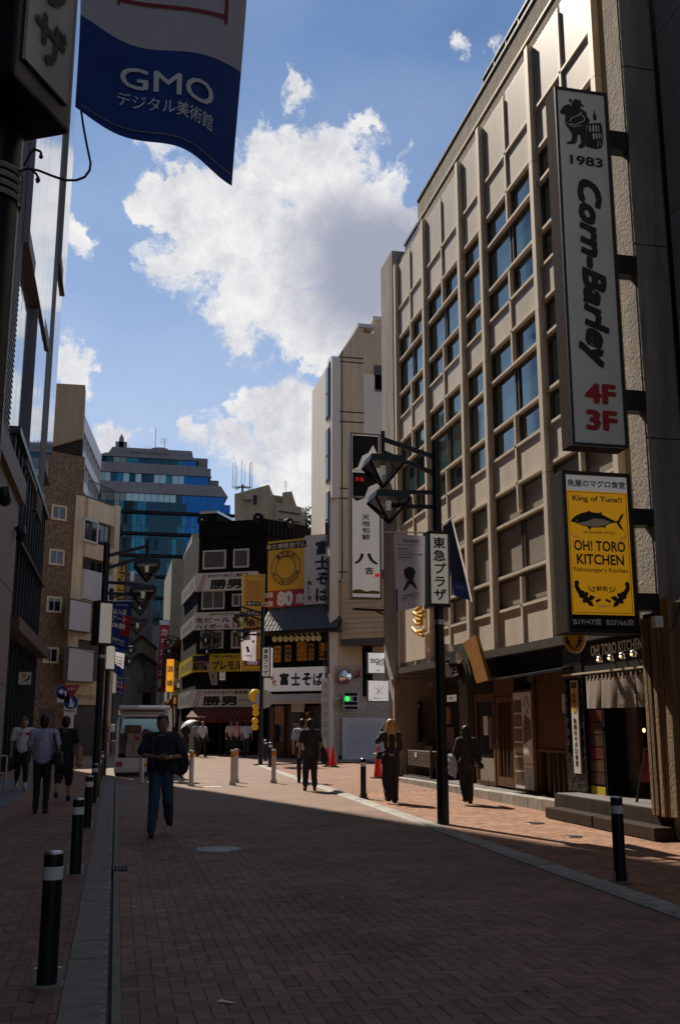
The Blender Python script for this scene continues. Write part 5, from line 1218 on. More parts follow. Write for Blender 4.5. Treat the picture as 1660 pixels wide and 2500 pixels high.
# convex mirror, alarm, signal box
a = bq(842, 1652, -.3); t = thing('convex_mirror', 'round convex traffic mirror with a red rim on the brick wall', 'mirror', FB.w(a[0], -.3, a[1]))
b = MB(FB.T @ Matrix.Translation((a[0], -.32, a[1])) @ Matrix.Rotation(R(90), 4, 'X')); b.lathe([(0, .12), (.12, .11), (.22, .075), (.30, .02)], (0, 0, 0), 24); b.build('mirror_glass', 'chrome', t)
b = MB(FB.T @ Matrix.Translation((a[0], -.30, a[1])) @ Matrix.Rotation(R(90), 4, 'X')); b.lathe([(.30, .0), (.33, .02), (.34, -.02), (.25, -.05)], (0, 0, 0), 24); b.build('rim', 'cone_red', t)
a = bq(878, 1642, -.25); t = thing('alarm_beacon', 'small red alarm beacon on the brick wall right of the mirror', 'beacon', FB.w(a[0], -.2, a[1]))
FB.mb().tube((a[0], -.2, a[1] - .18), (a[0], -.2, a[1] + .12), .1, .09, 14).build('lens', 'red_lens', t); FB.mb().bar((a[0] - .3, -.1, a[1] - .28), (a[0], -.2, a[1] - .18), .04, .04).build('bracket', 'iron', t)
a, c = bq(838, 1690, -.3), bq(876, 1733, -.3); t = thing('parking_signal', 'parking exit signal box with a lit green lamp on the brick wall', 'signal', FB.w(a[0], -.3, c[1]))
FB.mb().bbox(a[0], c[0], -.3, .0, c[1], a[1], .03).build('case', 'white_far', t)
H_ = a[1] - c[1]; W_ = c[0] - a[0]
for (q0_, q1_) in ((.80, .97), (.28, .46), (.04, .2)): FB.mb().box(a[0] + .08 * W_, c[0] - .08 * W_, -.315, -.298, c[1] + q0_ * H_, c[1] + q1_ * H_).build('message_slot', 'black', t)
FB.mb().disc((a[0] + .25 * W_, c[1] + .63 * H_), .11, -.33, -.3, 16).build('green_lamp', 'green_lit', t); FB.mb().disc((c[0] - .25 * W_, c[1] + .63 * H_), .11, -.33, -.3, 16).build('dark_lamp', 'black', t)
# building directory board at the left corner
FD = Face((0, 45.9), 90); a, c = FD.uz(788, 1657), FD.uz(801, 1798); t = thing('directory_board', 'tall pale directory board with printed tenant plates on the corner', 'board', FD.w(a[0], 0, 0))
FD.mb().box(a[0] - .03, c[0] + .02, .0, .15, 0, a[1]).build('case', 'alu', t)
for k in range(6):
    z = a[1] - .15 - k * (a[1] - c[1]) / 6; FD.mb().box(a[0] + .02, c[0] - .02, -.02, -.002, z - .42, z).build('plate', 'white_far', t)
    b = FD.mb()
    for j in range(3): b.box(a[0] + .05, c[0] - .06, -.026, -.021, z - .1 - j * .09, z - .06 - j * .09)
    tag(b.build('small_print', 'txt_grey', t), kind='stuff')
FD.mb().box(c[0] + .02, FD.uz(812, 1700)[0], -.05, .3, 0, FD.uz(805, 1645)[1]).build('side_post', 'alu', t)
# tall restaurant sign panel, small square signs on the pole
FY = Face((0, 31.0), 90)
a, c = FY.uz(855, 1056), FY.uz(932, 1463)
t = boxsign('hanging_sign', 'tall black to white banner-like box sign with brush lettering left of the lamp lanterns', FY, a[0], c[0], c[1], a[1], .35, .05, 'white_faint_glow', mframe='sill_dark')
W = c[0] - a[0]; H = a[1] - c[1]
pl = [(0.05, 1 - .012), (.95, 1 - .012), (.95, .86), (.72, .88), (.5, .84), (.3, .80), (.05, .74)]
poly(FY, [(a[0] + x * W, c[1] + y * H) for x, y in ((.07, .985), (.93, .985), (.93, .86), (.75, .93), (.6, .88), (.4, .86), (.25, .79), (.07, .77))], 'black', t, name='ink_field')
poly(FY, [(a[0] + x * W, c[1] + y * H) for x, y in ((.07, .755), (.93, .755), (.93, .70), (.6, .67), (.45, .60), (.2, .58), (.07, .60))], 'black', t, name='ink_field')
poly(FY, [(a[0] + x * W, c[1] + y * H) for x, y in ((.07, .03), (.93, .03), (.93, .045), (.7, .05), (.5, .042), (.3, .055), (.07, .05))], 'moss', t, name='grass_print')
FY.mb().box(a[0] + .1 * W, c[0] - .1 * W, -.01, -.004, c[1] + .765 * H, c[1] + .768 * H).build('panel_seam', 'txt_grey', t)
text(FY, '吉', a[0] + .22 * W, c[1] + .715 * H, .12, .14, 'fila_red', t, d=-.012); text(FY, '旨', a[0] + .38 * W, c[1] + .715 * H, .12, .14, 'fila_red', t, d=-.012)
text(FY, 'YAKICHI', a[0] + .40 * W, c[1] + .605 * H, .62, .07, 'txt_white', t, d=-.012)
vtext(FY, '天地旬鮮', a[0] + .5 * W, c[1] + .505 * H, c[1] + .345 * H, .28, 'txt_black', t, d=-.01, bold=.02)
text(FY, '八', a[0] + .5 * W, c[1] + .235 * H, .78 * W, .36, 'txt_black', t, d=-.01, bold=.03); text(FY, '吉', a[0] + .6 * W, c[1] + .165 * H, .28, .24, 'txt_black', t, d=-.01, bold=.03)
FY.mb().box(a[0] + .78 * W, a[0] + .93 * W, -.01, -.004, c[1] + .13 * H, c[1] + .15 * H).build('seal', 'fila_red', t)
for py in (1190, 1400):
    q = FY.uz(940, py)[1]; FY.mb().box(c[0], c[0] + .75, .1, .25, q - .14, q + .14).build('bracket', 'plaster_dark', t)
# steel bracket arm with two square white signs
FX = Face((0, 30.2), 90)
t = thing('bracket_pole', 'rusty steel corner post with a horizontal arm beside the concrete pier', 'post', (8.0, 30, 0))
pu = FX.uz(962, 1600)[0]
FX.mb().box(pu - .06, pu + .08, -.08, .08, .3, FX.uz(962, 1445)[1]).build('post', 'rust', t)
q = FX.uz(861, 1487); FX.mb().bar((q[0], 0, q[1]), (pu, 0, q[1] - .02), .07, .07).build('arm', 'rust', t); FX.mb().bar((FX.uz(918, 1490)[0], 0, q[1] - .05), (pu, 0, FX.uz(960, 1510)[1]), .05, .05).build('brace', 'rust', t)
for i, (p0, p1) in enumerate((((897, 1592), (949, 1645)), ((897, 1660), (950, 1713)))):
    a, c = FX.uz(*p0), FX.uz(*p1)
    t = boxsign('square_sign', ['upper square white sign with serif lettering above its twin', 'lower square white sign with a crossed line mark'][i], FX, a[0], c[0], c[1], a[1], .18, .02, 'white_glow')
    cu, cz_ = (a[0] + c[0]) / 2, (a[1] + c[1]) / 2
    if i == 0:
        text(FX, 'EIGHT', cu, cz_ + .06, .48, .14, 'txt_black', t, d=-.006, bold=.03); text(FX, 'PINT', cu + .08, cz_ - .05, .3, .09, 'txt_grey', t, d=-.006); text(FX, '6F', cu, c[1] + .1, .1, .06, 'txt_black', t, d=-.006)
    else:
        strokes(FX, [[(cu - .13, cz_ + .11, .006), (cu + .13, cz_ - .09, .006)], [(cu + .14, cz_ + .12, .006), (cu - .1, cz_ - .12, .006)], [(cu + .01, cz_ + .17, .006), (cu - .01, cz_ - .12, .006)]], 'txt_black', t, d=-.005); text(FX, 'Barr', cu, cz_ - .22, .3, .04, 'txt_grey', t, d=-.006); text(FX, '5F', a[0] + .08, c[1] + .06, .07, .04, 'txt_black', t, d=-.006)
    FX.mb().box(c[0], pu, .02, .14, cz_ - .12, cz_ + .14).build('bracket', 'black', t)
# yellow rope-like letters beside the post
FZ = Face((7.95, 0), 180); t = thing('script_sign', 'yellow rounded vertical script letters on a thin rod behind the lamp post', 'sign', FZ.w(FZ.uz(1035, 1530)[0], -.1, FZ.uz(1035, 1530)[1]))
for i, st in enumerate(([(1040, 1482), (1030, 1490), (1035, 1498), (1046, 1494)], [(1023, 1497), (1032, 1502), (1046, 1506)], [(1024, 1515), (1030, 1524), (1042, 1524), (1042, 1514), (1030, 1512), (1034, 1519)], [(1020, 1534), (1030, 1545), (1046, 1552)], [(1032, 1544), (1048, 1540)])):
    FZ.mb().path([V((*[FZ.uz(*p)[0]], -.15, FZ.uz(*p)[1])) for p in st], .055, 8).build('letter_stroke', 'yellow', t)
FZ.mb().tube((FZ.uz(1036, 1480)[0], -.1, FZ.uz(1036, 1480)[1]), (FZ.uz(1036, 1555)[0], -.1, FZ.uz(1036, 1555)[1]), .012).build('rod', 'steel', t)
# small pale wall with relief at the far end of the shops (behind the post)
a, c = FR.uz(985, 1490, .1), FR.uz(1050, 1580, .1); FR.mb().box(a[0], c[0], -.05, .05, c[1] - .3, a[1] + .9).build('relief_panel', 'panel', rb)

# ================================================================ noodle shop corner with yellow board
fc = gnd(720, 1851); FU = Face((fc.x, fc.y), 132)
def fq(px, py, d=0.0): return FU.uz(px, py, d)
uA = fq(652, 1700)[0]; uB = fq(806, 1700)[0]
fj = thing('noodle_shop_building', 'corner building with yellow billboard, tiled eave, lantern row and white noodle shop sign', 'building', (fc.x, fc.y, 0))
zEave1 = fq(720, 1478)[1]; zEave0 = fq(720, 1545)[1]
FU.mb().box(uA, uB + 2, .25, 8, 2.9, fq(720, 1315)[1]).build('wall', 'black_wall', fj)
FU.mb().box(uA, uB + 2, 1.0, 8, 0, 2.9).build('shop_interior', 'soot', fj)
# billboard halves
a, c = fq(655, 1325), fq(742, 1484); zt1 = fq(742, 1313)[1]; zb1 = fq(655, 1485)[1]
bd = FU.mb().box(a[0], c[0], .0, .24, zb1, a[1] + .05).build('billboard', 'yellow', fj)
zr = fq(700, 1440)[1]
FU.mb().box(a[0] + .02, c[0], -.012, -.001, zb1, zr).build('red_band', 'red_sign', bd)
cu = (a[0] + c[0]) / 2; H = a[1] - zr
for i, s_ in enumerate(('串カツ', '串焼き', 'おでん')):
    u = a[0] + (c[0] - a[0]) * (i + .5) / 3; FU.mb().box(u - .48, u + .48, -.008, -.001, a[1] - .42, a[1] - .06).build('caption_plate', 'txt_black', bd); text(FU, s_, u, a[1] - .24, .84, .27, 'txt_cream', bd, d=-.012, bold=.02)
R_ = .40 * (c[0] - a[0]); zc_ = zr + .48 * H - .08
ring = [(cu + R_ * cos(k * pi / 18), zc_ + R_ * sin(k * pi / 18), .02) for k in range(37)]
strokes(FU, [ring], 'txt_black', bd, d=-.004, name='ring'); strokes(FU, [[(cu + R_ * .66 * cos(k * pi / 12), zc_ + R_ * .66 * sin(k * pi / 12), .022) for k in range(25)]], 'txt_black', bd, d=-.004, name='ring')
for i, ch in enumerate('串だおれ'):
    an = R(128 - i * 25); text(FU, ch, cu + R_ * .82 * cos(an), zc_ + R_ * .82 * sin(an), .3, .3, 'txt_black', bd, d=-.008, bold=.03, rot=an - pi / 2)
for i, ch in enumerate('安くてうまいは当たり前'):
    an = R(200 + i * 14); text(FU, ch, cu + R_ * .84 * cos(an), zc_ + R_ * .84 * sin(an), .2, .2, 'txt_black', bd, d=-.008, bold=.02, rot=an + pi / 2)
text(FU, '80', cu - .02, (zb1 + zr) / 2, .95, .75, 'txt_white', bd, d=-.016, bold=.06); text(FU, '席', cu + .85, (zb1 + zr) / 2 - .05, .5, .55, 'txt_white', bd, d=-.016, bold=.03)
text(FU, '3階', cu - .98, (zb1 + zr) / 2 + .22, .5, .3, 'txt_white', bd, d=-.016, bold=.02); text(FU, '2階', cu - .98, (zb1 + zr) / 2 - .22, .5, .3, 'txt_white', bd, d=-.016, bold=.02)
wb = FU.mb().box(c[0] + .01, uB + .6, .0, .24, fq(770, 1475)[1], a[1] + .15).build('white_board', 'white', fj)
vtext(FU, '富士そば', fq(787, 1400)[0], fq(787, 1318)[1], fq(787, 1470)[1], .85, 'txt_black', wb, d=-.008, bold=.04)
vtext(FU, '1階27席', fq(756, 1440)[0], fq(756, 1405)[1], fq(756, 1466)[1], .28, 'txt_black', wb, d=-.008, bold=.02)
# tiled eave: separate tiles in courses
ev = FU.mb().add([(uA, -.9, zEave0), (uB + 1, -.9, zEave0), (uB + 1, .2, zEave1), (uA, .2, zEave1), (uA, -.9, zEave0 - .12), (uB + 1, -.9, zEave0 - .12), (uB + 1, .2, zEave0 - .12), (uA, .2, zEave0 - .12)], [(0, 1, 2, 3), (4, 7, 6, 5), (0, 4, 5, 1), (0, 3, 7, 4)]).build('eave', 'soot', fj)
nt_, nc = 21, 5
tm_ = MB(); ns = 6
for k in range(ns):
    pass
prof = [(-.15 + .3 * k / 6, .045 * sin(pi * k / 6) ** .7 if 0 < k < 6 else 0) for k in range(7)]
ln = math.hypot(1.1, zEave1 - zEave0) / nc + .05
tm_.add([(x, 0, z) for x, z in prof] + [(x, ln, z) for x, z in prof] + [(x, 0, z - .025) for x, z in prof], [(i, i + 1, i + 8, i + 7) for i in range(6)] + [(i + 14, i + 15, i + 1, i) for i in range(6)])
tme = tm_.mesh('roof_tile', ['roof_tile']); sl_an = math.atan2(zEave1 - zEave0, 1.1)
for j in range(nc):
    for i in range(nt_):
        f = j / nc; T = FU.T @ Matrix.Translation((uA + .15 + (uB + .8 - uA) * i / nt_, -.92 + 1.1 * f, zEave0 + .02 + (zEave1 - zEave0) * f + .015)) @ Matrix.Rotation(sl_an, 4, 'X')
        share('roof_tile', tme, ev, T)
# lantern rows
k = 0
for r_, py in enumerate((1543, 1560)):
    for i in range(9):
        px = 668 + i * 13.5 + (r_ * 3); q = FU.w(fq(px, py - i * .3, -.55)[0], -.55, fq(px, py - i * .3, -.55)[1]); k += 1
        pos = ['far left', 'second from the left', 'third from the left', 'fourth from the left', 'middle', 'fourth from the right', 'third from the right', 'second from the right', 'far right'][i]
        t = thing('paper_lantern', 'round cream paper lantern, ' + pos + ' in the ' + ('upper' if r_ == 0 else 'lower') + ' row under the tiled eave', 'lantern', q, ('upper' if r_ == 0 else 'lower') + ' row of paper lanterns')
        MB().ball(q, .13, .13, .16, 10).build('shade', 'lantern', t); MB().tube(q + V((0, 0, .15)), q + V((0, 0, .26)), .03, .03, 6).build('cord', 'iron', t)
# hanging menu boards under the lanterns
for i, (px0, px1, py0, py1, s_) in enumerate(((669, 687, 1576, 1618, 'おでん'), (695, 712, 1574, 1616, '串焼き'), (725, 748, 1568, 1613, ''), (752, 768, 1570, 1613, '串カツ'), (778, 794, 1568, 1612, '50円串'), (656, 662, 1577, 1620, '串'))):
    a, c = fq(px0, py0, -.3), fq(px1, py1, -.3)
    t = thing('menu_board', ['orange menu board with three black letters, second from the left under the lanterns', 'orange menu board left of the plain square one under the lanterns', 'widest plain orange board in the middle under the lanterns', 'orange menu board right of the plain square one under the lanterns', 'rightmost orange price board under the lanterns', 'narrow leftmost orange menu board under the lanterns'][i], 'board', FU.w(a[0], -.3, c[1]), 'orange menu boards')
    FU.mb().bbox(a[0], c[0], -.3, -.24, c[1], a[1], .01).build('board', 'txt_black' if s_ else 'orange', t)
    FU.mb().box(a[0] + .04, c[0] - .04, -.312, -.301, c[1] + .04, a[1] - .04).build('face', 'orange', t)
    if s_: vtext(FU, s_, (a[0] + c[0]) / 2, a[1] - .08, c[1] + .08, .33, 'txt_black', t, d=-.316, bold=.04)
    else: strokes(FU, [[((a[0] + c[0]) / 2 + .22 * cos(k * pi / 8), (a[1] + c[1]) / 2 + .1 + .22 * sin(k * pi / 8), .014) for k in range(17)]], 'txt_black', t, d=-.314, name='ring'); text(FU, '串だおれ', (a[0] + c[0]) / 2, c[1] + .2, .42, .11, 'txt_black', t, d=-.318, bold=.02)
# white shop sign, striped awning, shop glazing
a, c = fq(645, 1634, -.15), fq(800, 1685, -.15)
ws = FU.mb().box(a[0], c[0] + .5, -.15, .3, c[1], a[1] + .05).build('shop_sign', 'white_faint_glow', fj)
for i, (ch, px, m_) in enumerate((('名', 663, 'txt_red'), ('代', 669, 'txt_red'), ('富', 694, 'txt_black'), ('士', 722, 'txt_black'), ('そ', 749, 'txt_black'), ('ば', 776, 'txt_black'))):
    py = 1658 if i > 1 else (1652 if i == 0 else 1667); q = fq(px, py, -.16); s_ = .62 if i > 1 else .3; text(FU, ch, q[0], q[1], s_ * .85, s_, m_, ws, d=-.158, bold=.04)
z0a = fq(720, 1694)[1]
FU.mb().add([(uA, -1.0, z0a - .35), (uB + 1, -1.0, z0a - .35), (uB + 1, .1, z0a), (uA, .1, z0a), (uA, -1.0, z0a - .5), (uB + 1, -1.0, z0a - .5)], [(0, 1, 2, 3), (4, 5, 1, 0)]).build('awning', 'awning_white', fj)
d = .15
for i, (px0, px1) in enumerate(((655, 668), (670, 695), (700, 735), (738, 760), (762, 795))):
    a0, c0 = fq(px0, 1780, d)[0], fq(px1, 1780, d)[0]; f = FU.mb()
    for q in ((a0, a0 + .07, .1, 2.45), (c0 - .07, c0, .1, 2.45), (a0 + .07, c0 - .07, 2.35, 2.45), (a0 + .07, c0 - .07, .1, .2)): f.box(q[0], q[1], d, d + .08, q[2], q[3])
    w = f.build('shop_window', 'wood', fj); FU.mb().box(a0 + .07, c0 - .07, d + .04, d + .05, .2, 2.35).build('pane', 'glass_grey' if i in (2, 4) else 'glass_dark', w)
    FU.mb().box(a0 + .07, c0 - .07, d + .02, d + .039, .2, .75).build('kick_panel', 'wood', w)
a, c = fq(671, 1724, .1), fq(693, 1768, .1); FU.mb().box(a[0], c[0], .1, .13, c[1], a[1]).build('food_poster', mat('menu_photo', (.34, .15, .08), .5, var=.8, scale=7), fj)
for (px, py, w_) in ((740, 1770, 1.2), (770, 1795, 1.4)):
    q = fq(px, py, .1); FU.mb().box(q[0] - w_ / 2, q[0] + w_ / 2, .1, .13, q[1] - .1, q[1] + .1).build('display_shelf', mat('menu_photo', (.36, .26, .16), .5, var=.9, scale=12), fj)
a, c = fq(712, 1716, .0), fq(730, 1738, .0); FU.mb().box(a[0], c[0] + .3, -.02, .02, c[1], a[1]).build('paper_notice', 'white', fj)
# vertical orange sign column with bulbs at the left edge of the noodle corner
FQ = Face((0, 48.0), 90); a, c = FQ.uz(594, 1402), FQ.uz(643, 1638)
t = boxsign('column_sign', 'tall orange vertical sign with a bulb border left of the yellow billboard', FQ, a[0], c[0], c[1], a[1], .3, .12, 'yellow', mframe='gold')
W = c[0] - a[0]; H = a[1] - c[1]; cu = (a[0] + c[0]) / 2
FQ.mb().box(cu - .33 * W, cu + .33 * W, -.012, -.001, a[1] - .27 * H, a[1] - .06 * H).build('face_field', 'orange', t)
for (q0_, q1_, s_) in ((.72, .67, '串カツ'), (.62, .565, 'おでん')): FQ.mb().box(cu - .33 * W, cu + .33 * W, -.012, -.001, c[1] + q1_ * H, c[1] + q0_ * H).build('caption_plate', 'txt_black', t); text(FQ, s_, cu, c[1] + (q0_ + q1_) / 2 * H, .55 * W, .036 * H, 'txt_cream', t, d=-.016, bold=.02)
FQ.mb().box(cu - .33 * W, cu + .33 * W, -.012, -.001, c[1] + .14 * H, c[1] + .55 * H).build('face_field', 'orange', t)
vtext(FQ, '串だおれ', cu - .12 * W, c[1] + .54 * H, c[1] + .16 * H, .5, 'txt_black', t, d=-.016, bold=.04); vtext(FQ, '大衆串', cu + .22 * W, c[1] + .54 * H, c[1] + .34 * H, .22, 'txt_black', t, d=-.016)
FQ.mb().box(cu - .36 * W, cu + .36 * W, -.012, -.001, c[1] + .05 * H, c[1] + .12 * H).build('red_band', 'red_sign', t); text(FQ, '80', cu, c[1] + .085 * H, .5 * W, .05 * H, 'txt_white', t, d=-.016, bold=.05)
b = FQ.mb()
for k in range(48):
    zz = c[1] + H * k / 47
    for u in (a[0], c[0]): b.ball((u, -.03, zz), .03, n=6)
for k in range(9): b.ball((a[0] + W * k / 8, -.03, a[1]), .03, n=6)
tag(b.build('bulb_border', 'lantern', t), kind='stuff')
# gold lanterns hanging in a string below it
for i, py in enumerate((1727, 1741, 1760, 1775, 1698)):
    q = at_y(625 - (2 if i > 1 else 0), py, 47.6); t = thing('gold_lantern', ['top', 'second', 'third', 'lowest', 'largest'][i] + ' round golden lantern in the string beside the centre lamp post', 'lantern', q, 'golden lanterns')
    MB().ball(q, .16 if i < 4 else .3, None, None, 12).build('shade', 'lantern_gold', t)
q = at_y(645, 1707, 46.5); t = thing('round_sign', 'round pale hanging sign at the shop corner behind the centre lamp post', 'sign', q); b = MB(Matrix.Translation(q)); b.disc((0, 0), .42, -.05, .05, 24); b.build('disc', 'awning_white', t)
# ================================================================ black corner building
kc = gnd(642, 1843); FN = Face((kc.x, kc.y), 118); FN2 = Face((kc.x, kc.y), 60)
def nq(px, py, d=0.0): return FN.uz(px, py, d)
n0 = nq(474, 1760)[0]; zT = nq(560, 1277)[1]
kb = thing('black_building', 'black four storey corner building covered with white lettered sign bands', 'building', (kc.x, kc.y, 0))
FN.mb().box(n0, 0, .0, 7, 3.0, zT).build('front_wall', 'black_wall', kb); FN.mb().box(n0, 0, 1.2, 7, 0, 3.0).build('shop_interior', 'soot', kb)
FN2.mb().box(.02, 5.5, .02, 6, 0, zT).build('right_wall', 'black_wall', kb)
zc0 = nq(560, 1311)[1]
for i in range(24):
    u = n0 + (0 - n0) * i / 24; FN.mb().box(u, u + .2, -.10, .0, zc0, zT + .1).build('parapet_board', 'black_wall', kb)
for i in range(10): FN2.mb().box(.02 + i * .3, .25 + i * .3, -.10, .015, zc0, zT + .1).build('parapet_board', 'black_wall', kb)
for (f, px, py) in ((FN, 497, 1268), (FN, 633, 1262), (FN2, 703, 1274)):
    q = f.uz(px, py); f.mb().disc((q[0], q[1] - .1), .3, -.2, .1, 20).build('ridge_ornament', 'black', kb); f.mb().disc((q[0], q[1] - .05), .055, -.23, -.2, 14).build('ornament_boss', 'white_far', kb)
FN.mb().box(nq(487, 1250)[0], nq(525, 1250)[0], .3, 3, zT, nq(505, 1250)[1]).build('roof_hut', 'black_wall', kb)
FN.mb().box(nq(487, 1250)[0] - .05, nq(526, 1250)[0] + .05, .2, 3, nq(505, 1252)[1], nq(505, 1246)[1]).build('hut_roof', 'steel', kb)
def nwin(px0, py0, px1, py1, two=False):
    a, c = nq(px0, py0), nq(px1, py1); f = FN.mb()
    for q in ((a[0], a[0] + .09, c[1], a[1]), (c[0] - .09, c[0], c[1], a[1]), (a[0] + .09, c[0] - .09, c[1], c[1] + .09), (a[0] + .09, c[0] - .09, a[1] - .09, a[1])): f.box(q[0], q[1], -.06, .02, q[2], q[3])
    w = f.build('window', 'white_far', kb); m = (a[0] + c[0]) / 2
    for q in (((a[0] + .09, m - .03), (m + .03, c[0] - .09)) if two else ((a[0] + .09, c[0] - .09),)): FN.mb().box(q[0], q[1], -.02, -.005, c[1] + .09, a[1] - .09).build('pane', 'glass_grey', w)
    if two: FN.mb().box(m - .03, m + .03, -.05, -.005, c[1] + .09, a[1] - .09).build('mullion', 'white_far', w)
nwin(497, 1345, 552, 1388); nwin(571, 1341, 608, 1385); nwin(494, 1443, 549, 1487, True); nwin(568, 1450, 602, 1480, True); nwin(491, 1541, 546, 1583, True); nwin(566, 1540, 592, 1583, True)
def nband(px0, py0, px1, py1, m_='white'):
    a, c = nq(px0, py0), nq(px1, py1); return a, c, FN.mb().box(a[0], c[0], -.28, .0, c[1], a[1]).build('sign_band', m_, kb)
for (py0, py1, full) in ((1402, 1440, False), (1684, 1726, True)):
    a, c, bd = nband(483 if not full else 470, py0, 632, py1); W = c[0] - a[0]; H = a[1] - c[1]; s_ = 1
    text(FN, '大分からあげと鉄板焼', a[0] + W * .53, a[1] - H * .17, W * .66, H * .2, 'txt_black', bd, d=-.285, bold=.03)
    text(FN, '勝男', a[0] + W * (.50 if not full else .45), c[1] + H * .36, W * .52, H * .56, 'txt_black', bd, d=-.285, bold=.045)
    if full: text(FN, '-KATSUO-', a[0] + W * .82, c[1] + H * .38, W * .2, H * .14, 'txt_grey', bd, d=-.285, bold=.01)
    strokes(FN, [[(a[0] + W * (.05 + x * .13), c[1] + H * y, .02) for x, y in ((0, .06), (.62, .92), (1.0, .88), (.38, .04), (0, .06))]], 'txt_red', bd, d=-.283, name='seal_frame')
    text(FN, '博多名酒場', a[0] + W * .115, c[1] + H * .48, W * .06, H * .72, 'txt_grey', bd, d=-.285, rot=R(60))
a, c, bd = nband(480, 1497, 632, 1535); W = c[0] - a[0]; H = a[1] - c[1]
text(FN, '何時でも何杯でも', a[0] + W * .45, a[1] - H * .13, W * .42, H * .15, 'txt_black', bd, d=-.285, bold=.02)
text(FN, '生ビール', a[0] + W * .30, c[1] + H * .55, W * .55, H * .3, 'txt_black', bd, d=-.285, bold=.035); text(FN, 'ハイボール', a[0] + W * .30, c[1] + H * .18, W * .55, H * .28, 'txt_black', bd, d=-.285, bold=.035); text(FN, '15', a[0] + W * .68, c[1] + H * .32, W * .12, H * .5, 'txt_red', bd, d=-.285, bold=.03)
a, c, bd = nband(474, 1598, 632, 1639, 'yellow_sign'); W = c[0] - a[0]; H = a[1] - c[1]
FN.mb().box(a[0] + .1, a[0] + W * .27, -.292, -.281, c[1] + .1, a[1] - .1).build('beer_panel', 'cloth_navy', bd)
for i, s_ in enumerate(('PREMIUM', 'MALT', 'DRAFT')): text(FN, s_, a[0] + W * .145, a[1] - H * (.46 + i * .18), W * (.2 - .05 * i), H * .12, 'gold', bd, d=-.297, bold=.01)
text(FN, '何時でも何杯飲んでも', a[0] + W * .55, a[1] - H * .16, W * .42, H * .16, 'txt_black', bd, d=-.285, bold=.02); text(FN, 'プレモル', a[0] + W * .55, c[1] + H * .36, W * .46, H * .52, 'txt_black', bd, d=-.285, bold=.04)
# red striped awning and the dark shop below
zA = nq(550, 1728)[1]; n = 26; aw = thing('awning', 'dark red striped awning under the lowest white sign of the black building', 'awning', FN.w(n0, -.6, zA))
for i in range(n):
    u0_, u1_ = n0 + .1 + (-.3 - n0) * i / n, n0 + .1 + (-.3 - n0) * (i + 1) / n
    FN.mb().add([(u0_, -.25, zA), (u1_, -.25, zA), (u1_, -1.3, zA - .5), (u0_, -1.3, zA - .5), (u1_, -1.3, zA - .8), (u0_, -1.3, zA - .8)], [(0, 1, 2, 3), (3, 2, 4, 5)]).build('stripe', 'awning' if i % 2 else 'awning_dark', aw)
for i in range(6):
    u = n0 + .4 + i * 1.1; FN.mb().box(u, u + .95, 1.0, 1.1, .1, 2.4).build('shop_window', 'glass_dark', kb)
a = nq(499, 1780, .9); FN.mb().box(a[0] - .3, a[0] + .3, .9, .95, a[1] - .4, a[1] + .4).build('poster', 'plaster_dark', kb); a = nq(475, 1765, .3); FN.mb().box(a[0], a[0] + .5, .3, .4, .6, 2.2).build('menu_light', 'yellow_sign', kb)
# left flank along the narrow street
pk = FN.w(n0, 0, 0); FKs = Face((pk.x, pk.y), 180 - 2)
FKs.mb().box(-9, -.02, .02, 5, 0, zT - .3).build('left_wall', 'black_wall', kb)
for (py0, py1, m_) in ((1402, 1440, 'house_grey'), (1500, 1536, 'house_grey'), (1600, 1640, 'yellow_sign'), (1684, 1726, 'house_grey')):
    z1_ = nq(484, py0)[1]; z0_ = nq(484, py1)[1]; bd = FKs.mb().box(-8.0, -.15, -.15, .02, z0_, z1_).build('sign_band', m_, kb)
    text(FKs, '大分からあげ勝男', -4, (z0_ + z1_) / 2, 6, (z1_ - z0_) * .6, 'txt_grey', bd, d=-.155, bold=.01)

# ================================================================ behind: beige block with curved parapets
FE = Face((0, 78), 90 + 14)
def eq(px, py, d=0.0): return FE.uz(px, py, d)
cb = thing('concrete_block', 'beige concrete rooftop block with concave curved parapets above the black building', 'building', FE.w(eq(650, 1768)[0], 0, 0))
def ez(l): return [eq(*p) for p in l]
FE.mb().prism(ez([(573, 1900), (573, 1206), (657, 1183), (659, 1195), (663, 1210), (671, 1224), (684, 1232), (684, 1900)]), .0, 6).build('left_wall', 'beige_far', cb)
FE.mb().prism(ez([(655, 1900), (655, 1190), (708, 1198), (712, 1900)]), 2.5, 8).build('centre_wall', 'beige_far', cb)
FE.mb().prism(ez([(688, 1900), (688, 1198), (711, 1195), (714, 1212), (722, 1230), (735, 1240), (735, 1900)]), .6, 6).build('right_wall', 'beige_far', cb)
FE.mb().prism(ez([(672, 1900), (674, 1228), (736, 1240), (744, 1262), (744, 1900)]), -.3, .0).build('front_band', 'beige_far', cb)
for py in (1248, 1268): a, c = eq(680, py, -.3), eq(734, py + 8, -.3); FE.mb().bar((a[0], -.32, a[1]), (c[0], -.32, c[1]), .06, .12).build('band_joint', 'joint', cb)
a, c = eq(619, 1209), eq(627, 1232); FE.mb().box(a[0], c[0], -.03, .05, c[1], a[1]).build('window', 'glass_dark', cb)
a = eq(607, 1215); FE.mb().box(a[0] - .3, a[0] + .35, -.5, .0, a[1] - .25, a[1] + .2).build('vent_hood', 'beige_far', cb)
def antenna(label, face, px, py, kind):
    q = face.uz(px, py); t = thing('antenna', label, 'antenna', face.w(q[0], 1, q[1])); return q, t
q, t = antenna('ring of tall thin whip antennas on the beige rooftop', FE, 588, 1203, 0)
FE.mb().tube((q[0], 1, q[1] - .5), (q[0], 1, q[1] + .9), .1, .08, 8).build('mast', 'iron', t)
